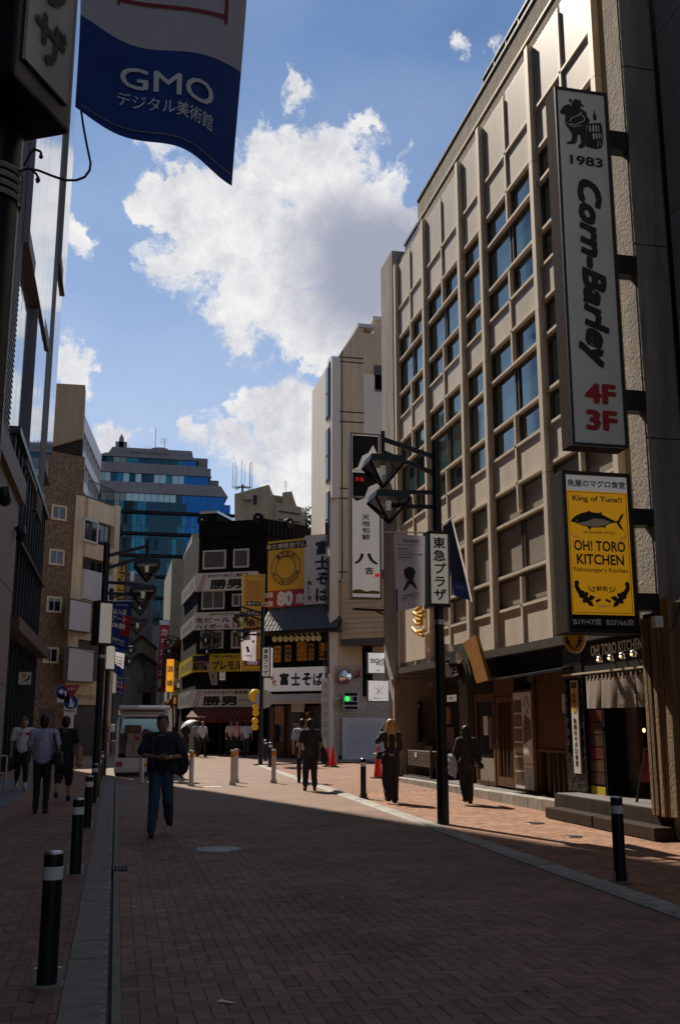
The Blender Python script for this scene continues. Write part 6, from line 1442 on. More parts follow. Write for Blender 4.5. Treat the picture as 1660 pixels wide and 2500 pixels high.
for i, dx in enumerate((-1.0, -.82, -.72, -.05, .2, .7, .9, 1.02)):
    FE.mb().tube((q[0] + dx * .75, 1 + (i % 3 - 1) * .4, q[1] + .5), (q[0] + dx * .72, 1 + (i % 3 - 1) * .4, q[1] + 2.6 + .25 * (i % 2)), .022, .016, 6).build('whip', 'iron', t)
    FE.mb().bar((q[0], 1, q[1] + .75), (q[0] + dx * .75, 1 + (i % 3 - 1) * .4, q[1] + .6), .05, .05).build('arm', 'iron', t)
q, t = antenna('small television aerial above the curved parapet', FE, 695, 1197, 0)
FE.mb().tube((q[0], 1, q[1] - .3), (q[0], 1, q[1] + 1.1), .02, .02, 6).build('mast', 'iron', t)
for k in range(4): FE.mb().tube((q[0] - .18, 1, q[1] + .5 + k * .13), (q[0] + .18, 1, q[1] + .5 + k * .13), .012, .012, 5).build('element', 'iron', t)
# rooftop shrubs right of it
def foliage(label, face, cx, cz_, rx, rz_, nl, name='roof_shrub'):
    q = face.uz(cx, cz_); t = thing(name, label, 'shrub', face.w(q[0], 1, q[1] - rz_)); random.seed(int(cx)); b = face.mb()
    for i in range(nl):
        while True:
            x, y, z = [random.uniform(-1, 1) for _ in range(3)]
            if x * x + y * y + z * z < 1 and random.random() < .35 + .65 * abs(noise.noise(V((x * 2, y * 2, z * 2)) + V((cx, 0, 0)))): break
        c = V((q[0] + x * rx, 1 + y * rx * .6, q[1] + z * rz_)); s_ = random.uniform(.08, .17); a1 = V((random.gauss(0, 1), random.gauss(0, 1), random.gauss(0, 1))).normalized() * s_; a2 = a1.cross(V((random.gauss(0, 1), random.gauss(0, 1), random.gauss(0, 1)))).normalized() * s_ * .5
        b.add([c - a1, c + a2, c + a1, c - a2], [(0, 1, 2, 3)])
    tag(b.build('leaves', 'leaf', t), kind='stuff')
    b = face.mb()
    for k in range(5): b.tube((q[0], 1, q[1] - rz_), (q[0] + random.uniform(-.6, .6) * rx, 1 + random.uniform(-.3, .3), q[1] + random.uniform(0, .7) * rz_), .03, .01, 5)
    b.build('stems', 'bark', t)
foliage('thin wispy young tree on the roof beside the beige block', FE, 748, 1258, .55, 1.0, 260, 'roof_tree')
foliage('low green rooftop shrubs above the white billboard', FE, 775, 1293, 1.3, .42, 700)

# ================================================================ blue glass tower
FT = Face((0, 130), 90)
def tq(px, py, d=0.0): return FT.uz(px, py, d)
tw = thing('glass_tower', 'stepped blue glass office tower with grey bands at the street end', 'tower', FT.w(tq(380, 1768)[0], 0, 0))
UL = tq(232, 1300)[0]; UR = tq(562, 1300)[0]; z3 = tq(400, 1225)[1]
FT.mb().box(UL, UR - .02, .2, 14, 0, z3).build('shaft_core', 'plaster_dark', tw)
random.seed(21); nU, z = 30, 0.0; zl = 14.0; rows = int((z3 - zl) / 1.55)
for j in range(rows):
    for i in range(nU):
        a, c = UL + (UR - UL) * i / nU, UL + (UR - UL) * (i + 1) / nU; e, f = zl + (z3 - zl) * j / rows, zl + (z3 - zl) * (j + 1) / rows
        v = noise.noise(V((i * .27 + 3, j * .04, 1))) - .12 + .18 * noise.noise(V((i * .9, j * .5, 5))); px = 232 + 330 * (i + .5) / nU
        m_ = 'glass_tower_b' if px > 455 else ('glass_tower' if v > .02 else 'glass_tower_d')  # pane tints by column paint in the tower's reflections
        if 272 < px < 285: m_ = 'glass_pale'
        jx = random.uniform(-.01, .01); jz = random.uniform(-.012, .012); p = FT.mb()
        p.add([(a + .03, .15 + jx, e + .03), (c - .03, .15 - jx, e + .03), (c - .03, .15 - jx + jz, f - .03), (a + .03, .15 + jx + jz, f - .03)], [(0, 1, 2, 3)])
        p.build('pane', m_, tw)
for py in (1252, 1304, 1357, 1408, 1460, 1512):
    zz = tq(400, py)[1]; FT.mb().box(UL - 2, UR + (1.3 if py == 1252 else 0), -.3, .3, zz - .22, zz + .16).build('black_beam', 'black', tw)
# stepped upper storeys: (left px, right px, chamfer, glass y0..y1, band y0..y1)
for (l, r_, rr, g0_, g1_, b0_, b1_) in ((216, 550, 560, 1205, 1236, 1180, 1206), (210, 510, 545, 1156, 1188, 1134, 1158), (246, 480, 480, 1119, 1142, 1112, 1120)):
    zz0, zz1, zb0, zb1 = tq(400, g1_)[1], tq(400, g0_)[1], tq(400, b1_)[1], tq(400, b0_)[1]; u0_, u1_ = tq(l, g0_)[0], tq(r_, g0_)[0]
    FT.mb().box(u0_, u1_, .3, 12, zz0, zz1).build('storey_core', 'plaster_dark', tw)
    n_ = int((u1_ - u0_) / .78)
    for i in range(n_):
        a, c = u0_ + (u1_ - u0_) * i / n_, u0_ + (u1_ - u0_) * (i + 1) / n_; v = random.random(); px = l + (r_ - l) * i / n_
        jx = random.uniform(-.015, .015); jz = random.uniform(-.015, .015)
        FT.mb().add([(a + .03, .25 + jx, zz0), (c - .03, .25 - jx, zz0), (c - .03, .25 - jx + jz, zz1), (a + .03, .25 + jx + jz, zz1)], [(0, 1, 2, 3)]).build('pane', 'glass_tower_b' if px > 440 else ('glass_pale' if v > .62 else ('glass_tower' if v > .3 else 'glass_tower_d')), tw)  # reflection tints painted on the upper storeys too
    FT.mb().prism([(u0_ - .5, zb0), (u1_ + .4, zb0), (u1_ - .6, zb1), (u0_ + .7, zb1)], .0, 12).build('stone_band', 'tower_stone', tw)
zz0, zz1 = tq(400, 1120)[1], tq(400, 1095)[1]
FT.mb().prism([(tq(258, 1120)[0], zz0), (tq(475, 1120)[0], zz0), (tq(470, 1095)[0], zz1), (tq(275, 1095)[0], zz1)], .5, 12).build('roof_storey', 'tower_stone', tw)
FT.mb().box(tq(320, 1110)[0], tq(410, 1110)[0], .4, 1, tq(400, 1122)[1], tq(400, 1104)[1]).build('louvre_panel', 'plaster_dark', tw)
for k, (l, r_, t0) in enumerate(((470, 512, 1106), (480, 520, 1130), (490, 540, 1158), (505, 545, 1200))): FT.mb().box(tq(l, t0)[0], tq(r_, t0)[0], 2.5 + k * .3, 12, 20, tq(l, t0)[1]).build('side_step', 'tower_stone', tw)
for (l, r_, t0) in ((283, 312, 1067), (292, 304, 1057)): FT.mb().box(tq(l, t0)[0], tq(r_, t0)[0], 2, 5, zz1 - .5, tq(l, t0)[1]).build('roof_turret', 'tower_stone', tw)
FT.mb().add([(tq(294, 1057)[0], 2.2, tq(294, 1057)[1]), (tq(302, 1057)[0], 2.2, tq(302, 1057)[1]), (tq(302, 1057)[0], 3, tq(302, 1057)[1]), (tq(294, 1057)[0], 3, tq(294, 1057)[1]), (tq(298, 1045)[0], 2.6, tq(298, 1045)[1])], [(0, 1, 4), (1, 2, 4), (2, 3, 4), (3, 0, 4)]).build('spire', 'iron', tw)
q0_, q1_ = tq(371, 1096), tq(417, 1075); FT.mb().tube(((q0_[0] + q1_[0]) / 2, 5, q0_[1] - .6), ((q0_[0] + q1_[0]) / 2, 5, q1_[1]), (q1_[0] - q0_[0]) / 2, None, 28).build('water_tank', 'tower_stone', tw)
for (px, p0, p1, r0) in ((382, 1077, 1022, .05), (405, 1075, 1050, .05), (358, 1095, 1067, .03), (369, 1095, 1067, .03), (364, 1095, 1070, .03), (316, 1092, 1062, .03)): a, c = tq(px, p0), tq(px, p1); FT.mb().tube((a[0], 4, a[1]), (a[0], 4, c[1]), r0, r0 * .6, 6).build('aerial', 'iron', tw)
a = tq(405, 1053); 
for k in range(3): FT.mb().tube((a[0] - .6 + k * .1, 4, a[1] - .3 * k), (a[0] + .4, 4, a[1] - .3 * k + .15), .03, .03, 5).build('aerial_element', 'iron', tw)

# ================================================================ white striped office, beige roof box, tiled corner building
FW = Face((0, 100), 5.3); p_ = at_y(185, 1300, 88); FW = Face((p_.x, p_.y), 5.3)
def wq(px, py): return FW.uz(px, py)
wh = thing('striped_office', 'distant white office with dark window rows behind the tiled building', 'building', FW.w(0, 0, 0))
u1_ = wq(240, 1170)[0]; zt_ = wq(205, 1040)[1]
FW.mb().box(-1.5, u1_, .1, 9, 0, zt_).build('core_wall', 'black', wh)
for k in range(8): FW.mb().box(-1.5, u1_, -.25, .1, zt_ - .9 - k * 2.5, zt_ + (.6 if k == 0 else 0) - k * 2.5).build('spandrel', 'white_far', wh)
for k in range(int((u1_ + 1) / 2.2)): FW.mb().box(u1_ - .6 - k * 2.2, u1_ - .45 - k * 2.2, -.2, .1, 0, zt_).build('fin', 'white_far', wh)
# tiled corner
tc_ = gnd(170, 1846); F1 = Face((tc_.x, tc_.y), 61); F2 = Face((tc_.x, tc_.y), 32)
tbd = thing('tiled_building', 'corner building with brown mosaic tile flank and beige curved balconies', 'building', (tc_.x, tc_.y, 0))
def a1(px, py, d=0.0): return F1.uz(px, py, d)
def a2(px, py, d=0.0): return F2.uz(px, py, d)
mt = bpy.data.materials.new('mosaic'); mt.use_nodes = True; nt = mt.node_tree; N = nt.nodes; L = nt.links; pb = N['Principled BSDF']
tcn = N.new('ShaderNodeTexCoord'); mp = N.new('ShaderNodeMapping'); mp.inputs['Scale'].default_value = (26, 26, 12); L.new(tcn.outputs['Object'], mp.inputs[0])
vo = N.new('ShaderNodeTexVoronoi'); vo.inputs['Scale'].default_value = 1.0; L.new(mp.outputs[0], vo.inputs['Vector'])
cr = N.new('ShaderNodeValToRGB'); cr.color_ramp.elements[0].color = (.11, .06, .03, 1); cr.color_ramp.elements[1].color = (.26, .155, .075, 1); cr.color_ramp.elements[0].position = .45; cr.color_ramp.elements[1].position = .8
sx = N.new('ShaderNodeSeparateColor'); L.new(vo.outputs['Color'], sx.inputs[0]); L.new(sx.outputs[0], cr.inputs[0]); L.new(cr.outputs[0], pb.inputs['Base Color']); pb.inputs['Roughness'].default_value = .6; M['mosaic'] = mt
zt1 = a1(165, 1108)[1]; zr0 = a1(160, 1205)[1]
F1.mb().box(a1(40, 1700)[0] - 3, -.02, .0, 8, 0, zr0).build('tile_wall', 'mosaic', tbd)
F1.mb().box(a1(40, 1700)[0] - 3, -.02, .02, 8, zr0, zt1).build('roof_storey', 'mosaic', tbd)
F1.mb().box(-.45, .12, -.06, .6, 0, zr0).build('corner_pier', 'beige', tbd)
for (p0, p1) in (((127, 1231), (162, 1273)), ((121, 1339), (156, 1382)), ((115, 1455), (150, 1497)), ((107, 1579), (142, 1620))):
    a, c = a1(*p0), a1(*p1); f = F1.mb()
    for q in ((a[0], a[0] + .1, c[1], a[1]), (c[0] - .1, c[0], c[1], a[1]), (a[0] + .1, c[0] - .1, c[1], c[1] + .1), (a[0] + .1, c[0] - .1, a[1] - .1, a[1])): f.box(q[0], q[1], -.06, .02, q[2], q[3])
    w = f.build('window', 'beige', tbd); F1.mb().box(a[0] + .1, c[0] - .1, -.012, -.003, c[1] + .1, a[1] - .1).build('pane', 'glass_dark', w); F1.mb().box((a[0] + c[0]) / 2 - .02, (a[0] + c[0]) / 2 + .02, -.03, -.013, c[1] + .1, a[1] - .1).build('bar', 'white_far', w)
a, c = a1(97, 1730), a1(130, 1830); F1.mb().box(a[0], c[0], -.03, .02, .05, a[1]).build('door', 'wood_dark', tbd)
uE2 = a2(272, 1500)[0]
F2.mb().box(.0, uE2, .0, 7, 0, a2(200, 1205)[1]).build('balcony_wall', 'plaster_dark', tbd)
def band(px, p0, p1, m_='beige', d=-.25, name='balcony_front'):
    z1_, z0_ = a2(px, p0)[1], a2(px, p1)[1]; return F2.mb().box(.12, uE2, d, .05, z0_, z1_).build(name, m_, tbd)
band(185, 1208, 1258); band(185, 1316, 1355); band(185, 1386, 1460, 'white_far'); band(185, 1462, 1560, 'beige', -.2); band(185, 1660, 1720, 'beige', -.2)
F2.mb().box(uE2 - .5, uE2 + .02, -.3, .1, 0, a2(270, 1232)[1]).build('end_pier', 'beige', tbd)
for (p0, p1) in (((183, 1258), (250, 1318)), ((181, 1356), (248, 1400))):
    zz1, zz0 = a2(190, p0[1] + 4)[1], a2(190, p1[1])[1]; n_ = 4
    for i in range(n_):
        a, c = .2 + (uE2 - .8) * i / n_, .2 + (uE2 - .8) * (i + 1) / n_; w = F2.mb().box(a, c, -.06, -.001, zz0, zz1).build('balcony_window', 'win_frame', tbd); F2.mb().box(a + .06, c - .06, -.075, -.061, zz0 + .06, zz1 - .06).build('pane', 'glass_grey' if i == 0 else 'glass_dark', w)
a, c = a2(205, 1262, -.3), a2(238, 1330, -.3); f = F2.mb()
for q in ((a[0], a[0] + .1, c[1], a[1]), (c[0] - .1, c[0], c[1], a[1]), (a[0], c[0], c[1], c[1] + .1), (a[0], c[0], a[1] - .1, a[1])): f.box(q[0], q[1], -.35, -.28, q[2], q[3])
f.build('open_sash', 'white_far', tbd)
b = F2.mb(); zr = a2(190, 1207)[1]
for i in range(22): b.tube((.2 + i * (uE2 - .6) / 22, -.15, zr), (.2 + i * (uE2 - .6) / 22, -.15, zr + .95), .015, .015, 5)
b.bar((.2, -.15, zr + .95), (uE2 - .4, -.15, zr + .95), .05, .05); b.build('roof_railing', 'iron', tbd)
F2.mb().box(.6, uE2 - 1.2, 1.5, 5, zr, zr + 1.6).build('roof_hut', 'beige', tbd)
# beige billboard box on that roof
FBx = Face((0, 56), 90)
def xq(px, py): return FBx.uz(px, py)
t = thing('roof_billboard', 'plain beige billboard box on the roof of the tiled building', 'billboard', FBx.w(*[xq(170, 1100)[0], 0, xq(170, 1100)[1]]))
pl = [xq(105, 1098), xq(203, 1069), xq(209, 940), xq(105, 934)]
FBx.mb().prism(pl, .0, 1.3).build('box', 'beige_far', t)
pl2 = [(x, z - .02) for x, z in (xq(105, 1098), xq(203, 1069))]; FBx.mb().prism([pl2[0], pl2[1], (pl2[1][0], pl2[1][1] - .9), (pl2[0][0], pl2[0][1] - .6)], .25, 1.2).build('louvred_base', 'soot', t)
for k in range(4): FBx.mb().bar((pl2[0][0], .22, pl2[0][1] - .12 - k * .13), (pl2[1][0], .22, pl2[1][1] - .15 - k * .18), .05, .03).build('slat', 'wood_dark', t)
FBx.mb().box(xq(112, 1110)[0], xq(180, 1110)[0], .5, 5, 10, xq(150, 1106)[1]).build('support_storey', 'mosaic', t)
# sign boxes and shutters on the beige side
for (p0, p1, lab, m_) in (((171, 1460), (222, 1547), 'upper blank white sign panel on the beige side of the tiled building', 'white_far'), ((168, 1578), (228, 1668), 'lower blank grey sign box on the beige side of the tiled building', 'white_far')):
    a, c = a2(p0[0], p0[1], -.5), a2(p1[0], p1[1], -.5); FF = Face(F2.w(0, -.5, 0)[:2], 32); boxsign('blank_sign', lab, FF, a[0], c[0], c[1], a[1], .25, .06, m_, mframe='sill_dark')
sh_ = F2.mb().box(a2(180, 1800)[0], uE2 - .5, -.06, .0, 0, a2(195, 1728)[1]).build('roller_shutter', 'plaster_dark', tbd)
zz = .05
while zz < a2(195, 1728)[1] - .1: F2.mb().box(a2(180, 1800)[0], uE2 - .5, -.085, -.061, zz, zz + .09).build('shutter_slat', 'plaster_dark', sh_); zz += .12
q = a2(203, 1702, -.22); text(F2, '渋谷グローリアビル', q[0], q[1], 2.1, .26, 'txt_black', tbd, d=-.215, bold=.02)
# traffic sign post: blue arrow, red triangle, blue pedestrian disc
SP = gnd(171, 1862); FSg = Face((SP.x, SP.y - .06), 90)
t = thing('traffic_sign_post', 'slim post with blue arrow disc, red triangle and blue pedestrian disc by the tiled corner', 'road sign', SP)
MB().tube((SP.x, SP.y, 0), (SP.x, SP.y, FSg.uz(171, 1680)[1]), .035, .035, 10).build('post', 'steel', t)
def sg(px, py): return FSg.uz(px, py)
for (px, py) in ((155, 1690), (174, 1714)):
    q = sg(px, py); FSg.mb().disc(q, .3, -.02, .0, 24).build('disc', 'cloth_blue', t); FSg.mb().disc(q, .31, -.015, .005, 24).build('disc_rim', 'white', t)
q = sg(155, 1690); strokes(FSg, [[(q[0] + .12, q[1] - .14, .035), (q[0] + .1, q[1] + .02, .035), (q[0] - .12, q[1] + .03, .035)], [(q[0] - .05, q[1] + .12, .03), (q[0] - .16, q[1] + .03, .03), (q[0] - .05, q[1] - .06, .03)]], 'txt_white', t, d=-.024, name='arrow')
q = sg(174, 1714); strokes(FSg, [[(q[0], q[1] + .16, .045)], [(q[0], q[1] + .08, .05), (q[0], q[1] - .04, .05), (q[0] - .05, q[1] - .2, .03)], [(q[0], q[1] - .04, .04), (q[0] + .06, q[1] - .2, .03)], [(q[0] + .1, q[1], .03), (q[0] + .1, q[1] - .18, .025)]], 'txt_white', t, d=-.024, name='pedestrian_mark')
q = sg(176, 1690); FSg.mb().prism([(q[0] - .34, q[1] + .3), (q[0] + .34, q[1] + .3), (q[0], q[1] - .3)], -.03, -.012).build('triangle', 'red_sign', t); text(FSg, '止まれ', q[0], q[1] + .15, .36, .1, 'txt_white', t, d=-.034)
for (px, py, w_, s_) in ((155, 1706, .5, '一方通行'), (173, 1736, .52, '軽車両を除く')): q = sg(px, py); FSg.mb().box(q[0] - w_ / 2, q[0] + w_ / 2, -.02, .0, q[1] - .15, q[1] + .15).build('plate', 'white', t); text(FSg, s_, q[0], q[1], w_ * .8, .1, 'txt_black', t, d=-.024)

# ================================================================ the narrow street beyond
def block(name, label, x0, x1, y0, y1, h, m_, cat='building'):
    t = thing(name, label, cat, ((x0 + x1) / 2, y0, 0)); MB().box(x0, x1, y0, y1, 0, h).build('wall', m_, t); return t
e2 = F2.w(uE2, 0, 0)
t = block('side_street_building', 'dim building row on the left of the narrow street behind the shutter corner', -9, e2.x - .3, e2.y + 1, 104, 9.5, 'plaster_dark')
for i in range(5):
    for k in range(2): MB().box(e2.x - .3, e2.x - .24, e2.y + 4 + i * 8, e2.y + 7 + i * 8, 3.6 + k * 3, 5.2 + k * 3).build('window', 'glass_grey', t)
FG = Face((0, 106), 90)
def gq(px, py, d=0.0): return FG.uz(px, py, d)
gb = thing('grey_office', 'plain dark grey block in front of the glass tower at the street end', 'building', FG.w(gq(350, 1768)[0], 4, 0))
FG.mb().box(gq(240, 1500)[0], gq(378, 1500)[0], 5, 12, 0, gq(350, 1405, 5)[1]).build('wall', 'grey_wall', gb)
for k in range(6): FG.mb().box(gq(378, 1500)[0] - 9 + k * 1.7, gq(378, 1500)[0] - 8.96 + k * 1.7, 4.98, 5.0, 0, gq(350, 1406, 5)[1]).build('panel_joint', 'joint', gb)
FG.mb().box(gq(315, 1400)[0] + .2, gq(330, 1400)[0], 4.2, 5, gq(320, 1400)[1] - .2, gq(320, 1380)[1]).build('rooftop_unit', 'white_far', gb)
for (l, r_, px_, e0, e1, m_, lab) in ((312, 382, 345, 1555, 1582, 'house_cream', 'rear cream gabled house closing the street'), (308, 352, 338, 1600, 1620, 'house_grey', 'left grey gabled house at the end of the street'), (335, 385, 345, 1598, 1622, 'house_grey', 'right grey gabled house at the end of the street')):
    dd = {1555: 2.0, 1600: .0, 1598: .8}[e0]; t = thing('gabled_house', lab, 'house', FG.w(gq(px_, 1768)[0], dd, 0))
    a, c, p_ = gq(l, e1, dd), gq(r_, e1, dd), gq(px_, e0, dd)
    FG.mb().prism([(a[0], 0), (c[0], 0), (c[0], c[1]), (p_[0], p_[1]), (a[0], a[1])], dd, dd + 4).build('wall', m_, t)
    for q in (a, c): FG.mb().bar((q[0] + (q[0] - p_[0]) * .08, dd - .2, q[1] - .15), (p_[0], dd - .2, p_[1] + .12), .6, .22).build('roof_verge', 'soot', t)
    if e0 == 1598:
        w0, w1 = gq(340, 1640, dd), gq(357, 1656, dd); FG.mb().box(w0[0], w1[0], dd - .06, dd - .001, w1[1], w0[1]).build('lattice_window', 'sill_dark', t); FG.mb().box(gq(337, 1666)[0], gq(372, 1666)[0], dd - 1, dd, gq(340, 1690)[1], gq(340, 1666)[1]).build('porch', 'plaster_dark', t); FG.mb().box(gq(339, 1700)[0], gq(368, 1700)[0], dd - .1, dd - .002, 0, gq(340, 1694)[1]).build('garage_door', 'soot', t)
# right-hand row beyond the black building
rx = pk.x
t = thing('right_row_building', 'shabby low building with lit awnings and air conditioners beyond the black building', 'building', (rx + 1, 70, 0))
yb = pk.y + 9.2
MB().box(rx + .35, rx + 7, yb, yb + 26, 0, 7.6).build('wall', 'house_grey', t)
MB().add([(rx - .4, yb, 7.2), (rx - .4, yb + 26, 7.2), (rx + 3, yb + 26, 9.6), (rx + 3, yb, 9.6), (rx + 3, yb, 7.2), (rx + 3, yb + 26, 7.2)], [(0, 3, 2, 1), (0, 4, 3), (0, 1, 5, 4)]).build('pitched_roof', 'awning_dark', t)
for i in range(6): MB().box(rx - .05, rx + .33, yb + 1 + i * 3.2, yb + 2.2 + i * 3.2, 4.6, 5.5).build('air_conditioner', 'white_far', t)
for i in range(5): MB().box(rx + .28, rx + .345, yb + .6 + i * 4, yb + 2.8 + i * 4, 5.7, 7.0).build('window', 'glass_grey', t)
for i in range(5): MB().box(rx - .5, rx + .3, yb + i * 4.5, yb + 3 + i * 4.5, 2.9, 3.3).build('awning', ['orange', 'awning', 'yellow_sign'][i % 3], t)
t = block('far_concrete_building', 'pale concrete building with a roof tank beyond the right row', rx + .2, rx + 7, yb + 26.5, yb + 42, 16.5, 'house_cream')
MB().box(rx + 2.0, rx + 7, yb + 27, yb + 40, 16.5, 19).build('roof_storey', 'house_cream', t)
FV2 = Face((0, 88), 90)
def vsign(label, px0, py0, px1, py1, y, m_, txt, tm='txt_white', emit=None, dep=.3):
    F_ = Face((0, y), 90); a, c = F_.uz(px0, py0), F_.uz(px1, py1); t = boxsign('street_sign', label, F_, a[0], c[0], c[1], a[1], dep, .03, m_, mframe='sill_dark')
    if txt: vtext(F_, txt, (a[0] + c[0]) / 2, a[1] - (a[1] - c[1]) * .1, c[1] + (a[1] - c[1]) * .05, (c[0] - a[0]) * .8, tm, t, d=-.006, bold=.03)
    return t, F_, a, c
t, F_, a, c = vsign('tall red vertical sign with white katakana down the narrow street', 390, 1513, 409, 1690, 82, 'red_sign', 'カラオケ本舗')
F_.mb().box(a[0] + .02, c[0] - .02, -.012, -.001, a[1] - (a[1] - c[1]) * .07, a[1] - .02).build('white_cap', 'white_far', t)
vsign('second dark red sign with blue lettering just right of the tall red one', 397, 1572, 410, 1688, 79, 'crimson', '居酒屋めし', 'txt_blue')
vsign('yellow sign with black brush letters in the narrow street', 428, 1612, 450, 1655, 72, 'yellow_sign', 'くいや', 'txt_black')
vsign('glowing yellow shop sign low in the narrow street', 407, 1608, 424, 1690, 74, 'orange_hot', '酒場', 'txt_white')
vsign('orange banner sign with brush letters low in the narrow street', 420, 1698, 440, 1712, 71, 'yellow_sign', '')
vsign('gold lettered black vertical sign between the tiled corner and the grey block', 276, 1366, 308, 1468, 66, 'wood_dark', '山内農場', 'gold')
t = thing('red_flag', 'triangular red flag above the white van roof', 'flag', at_y(415, 1715, 70)); F_ = Face((0, 70), 90); F_.mb().prism([F_.uz(403, 1726), F_.uz(424, 1698), F_.uz(422, 1728)], -.02, .02).build('cloth', 'red_sign', t)
# overhead wires
t = thing('overhead_wire', 'thin overhead wire crossing from the tiled building to the left lamp post', 'wire', at_y(160, 1575, 50))
MB().path([at_y(158 + i * 12, 1576 + i * 3.2 + 2 * sin(i), 48 - i * 3) for i in range(8)], .012, 5).build('wire', 'iron', t)
# ================================================================ people
def remesh(name, caps, balls, m_, parent, vox, T, wrinkle=0.0, seed=0, extra=None):
    """one continuous skin over tapered capsules and ellipsoids"""
    b = MB()
    for p, q, r0, r1 in caps:
        p, q = V(p), V(q); d = q - p; L_ = max(d.length, 1e-4); d.normalize()
        a = d.cross(V((0, 0, 1)) if abs(d.z) < .9 else V((0, 1, 0))).normalized(); c = d.cross(a); n = 10; rings = []
        for k in range(-2, 3):
            if k < 0: rings.append((p + d * (r0 * (-.9 if k == -2 else -.55)), r0 * (.35 if k == -2 else .83)))
            elif k == 0: rings.append((p, r0)); rings.append((q, r1))
            else: rings.append((q + d * (r1 * (.55 if k == 1 else .9)), r1 * (.83 if k == 1 else .35)))
        vs = [cc + (a * cos(2 * pi * i / n) + c * sin(2 * pi * i / n)) * rr for cc, rr in rings for i in range(n)]; R_ = len(rings)
        fs = [(j * n + i, j * n + (i + 1) % n, (j + 1) * n + (i + 1) % n, (j + 1) * n + i) for j in range(R_ - 1) for i in range(n)] + [tuple(range(n - 1, -1, -1)), tuple((R_ - 1) * n + i for i in range(n))]
        b.add(vs, fs)
    for c, rx, ry, rz_ in balls: b.ball(c, rx, ry, rz_, 14)
    me = b.mesh(name, [m_]); o = bpy.data.objects.new(name, me); TS.collection.objects.link(o)
    md = o.modifiers.new('r', 'REMESH'); md.mode = 'VOXEL'; md.voxel_size = vox; md.use_smooth_shade = True
    sm = o.modifiers.new('s', 'SMOOTH'); sm.factor = .5; sm.iterations = 3
    vl = TS.view_layers[0]; vl.update(); m2 = bpy.data.meshes.new_from_object(o.evaluated_get(vl.depsgraph)); bpy.data.objects.remove(o)
    if wrinkle:
        for v in m2.vertices: v.co += v.normal * wrinkle * (noise.noise(V((v.co.x * 9, v.co.y * 9, v.co.z * 13)) + V((seed, 0, 0))) + .5 * noise.noise(V((v.co.x * 22, v.co.y * 22, v.co.z * 30)) + V((0, seed, 0))))
    m2.transform(T); m2.materials.clear(); m2.materials.append(M[m_]); m2.polygons.foreach_set('use_smooth', [True] * len(m2.polygons)); m2.name = name
    return link(bpy.data.objects.new(name, m2), parent)
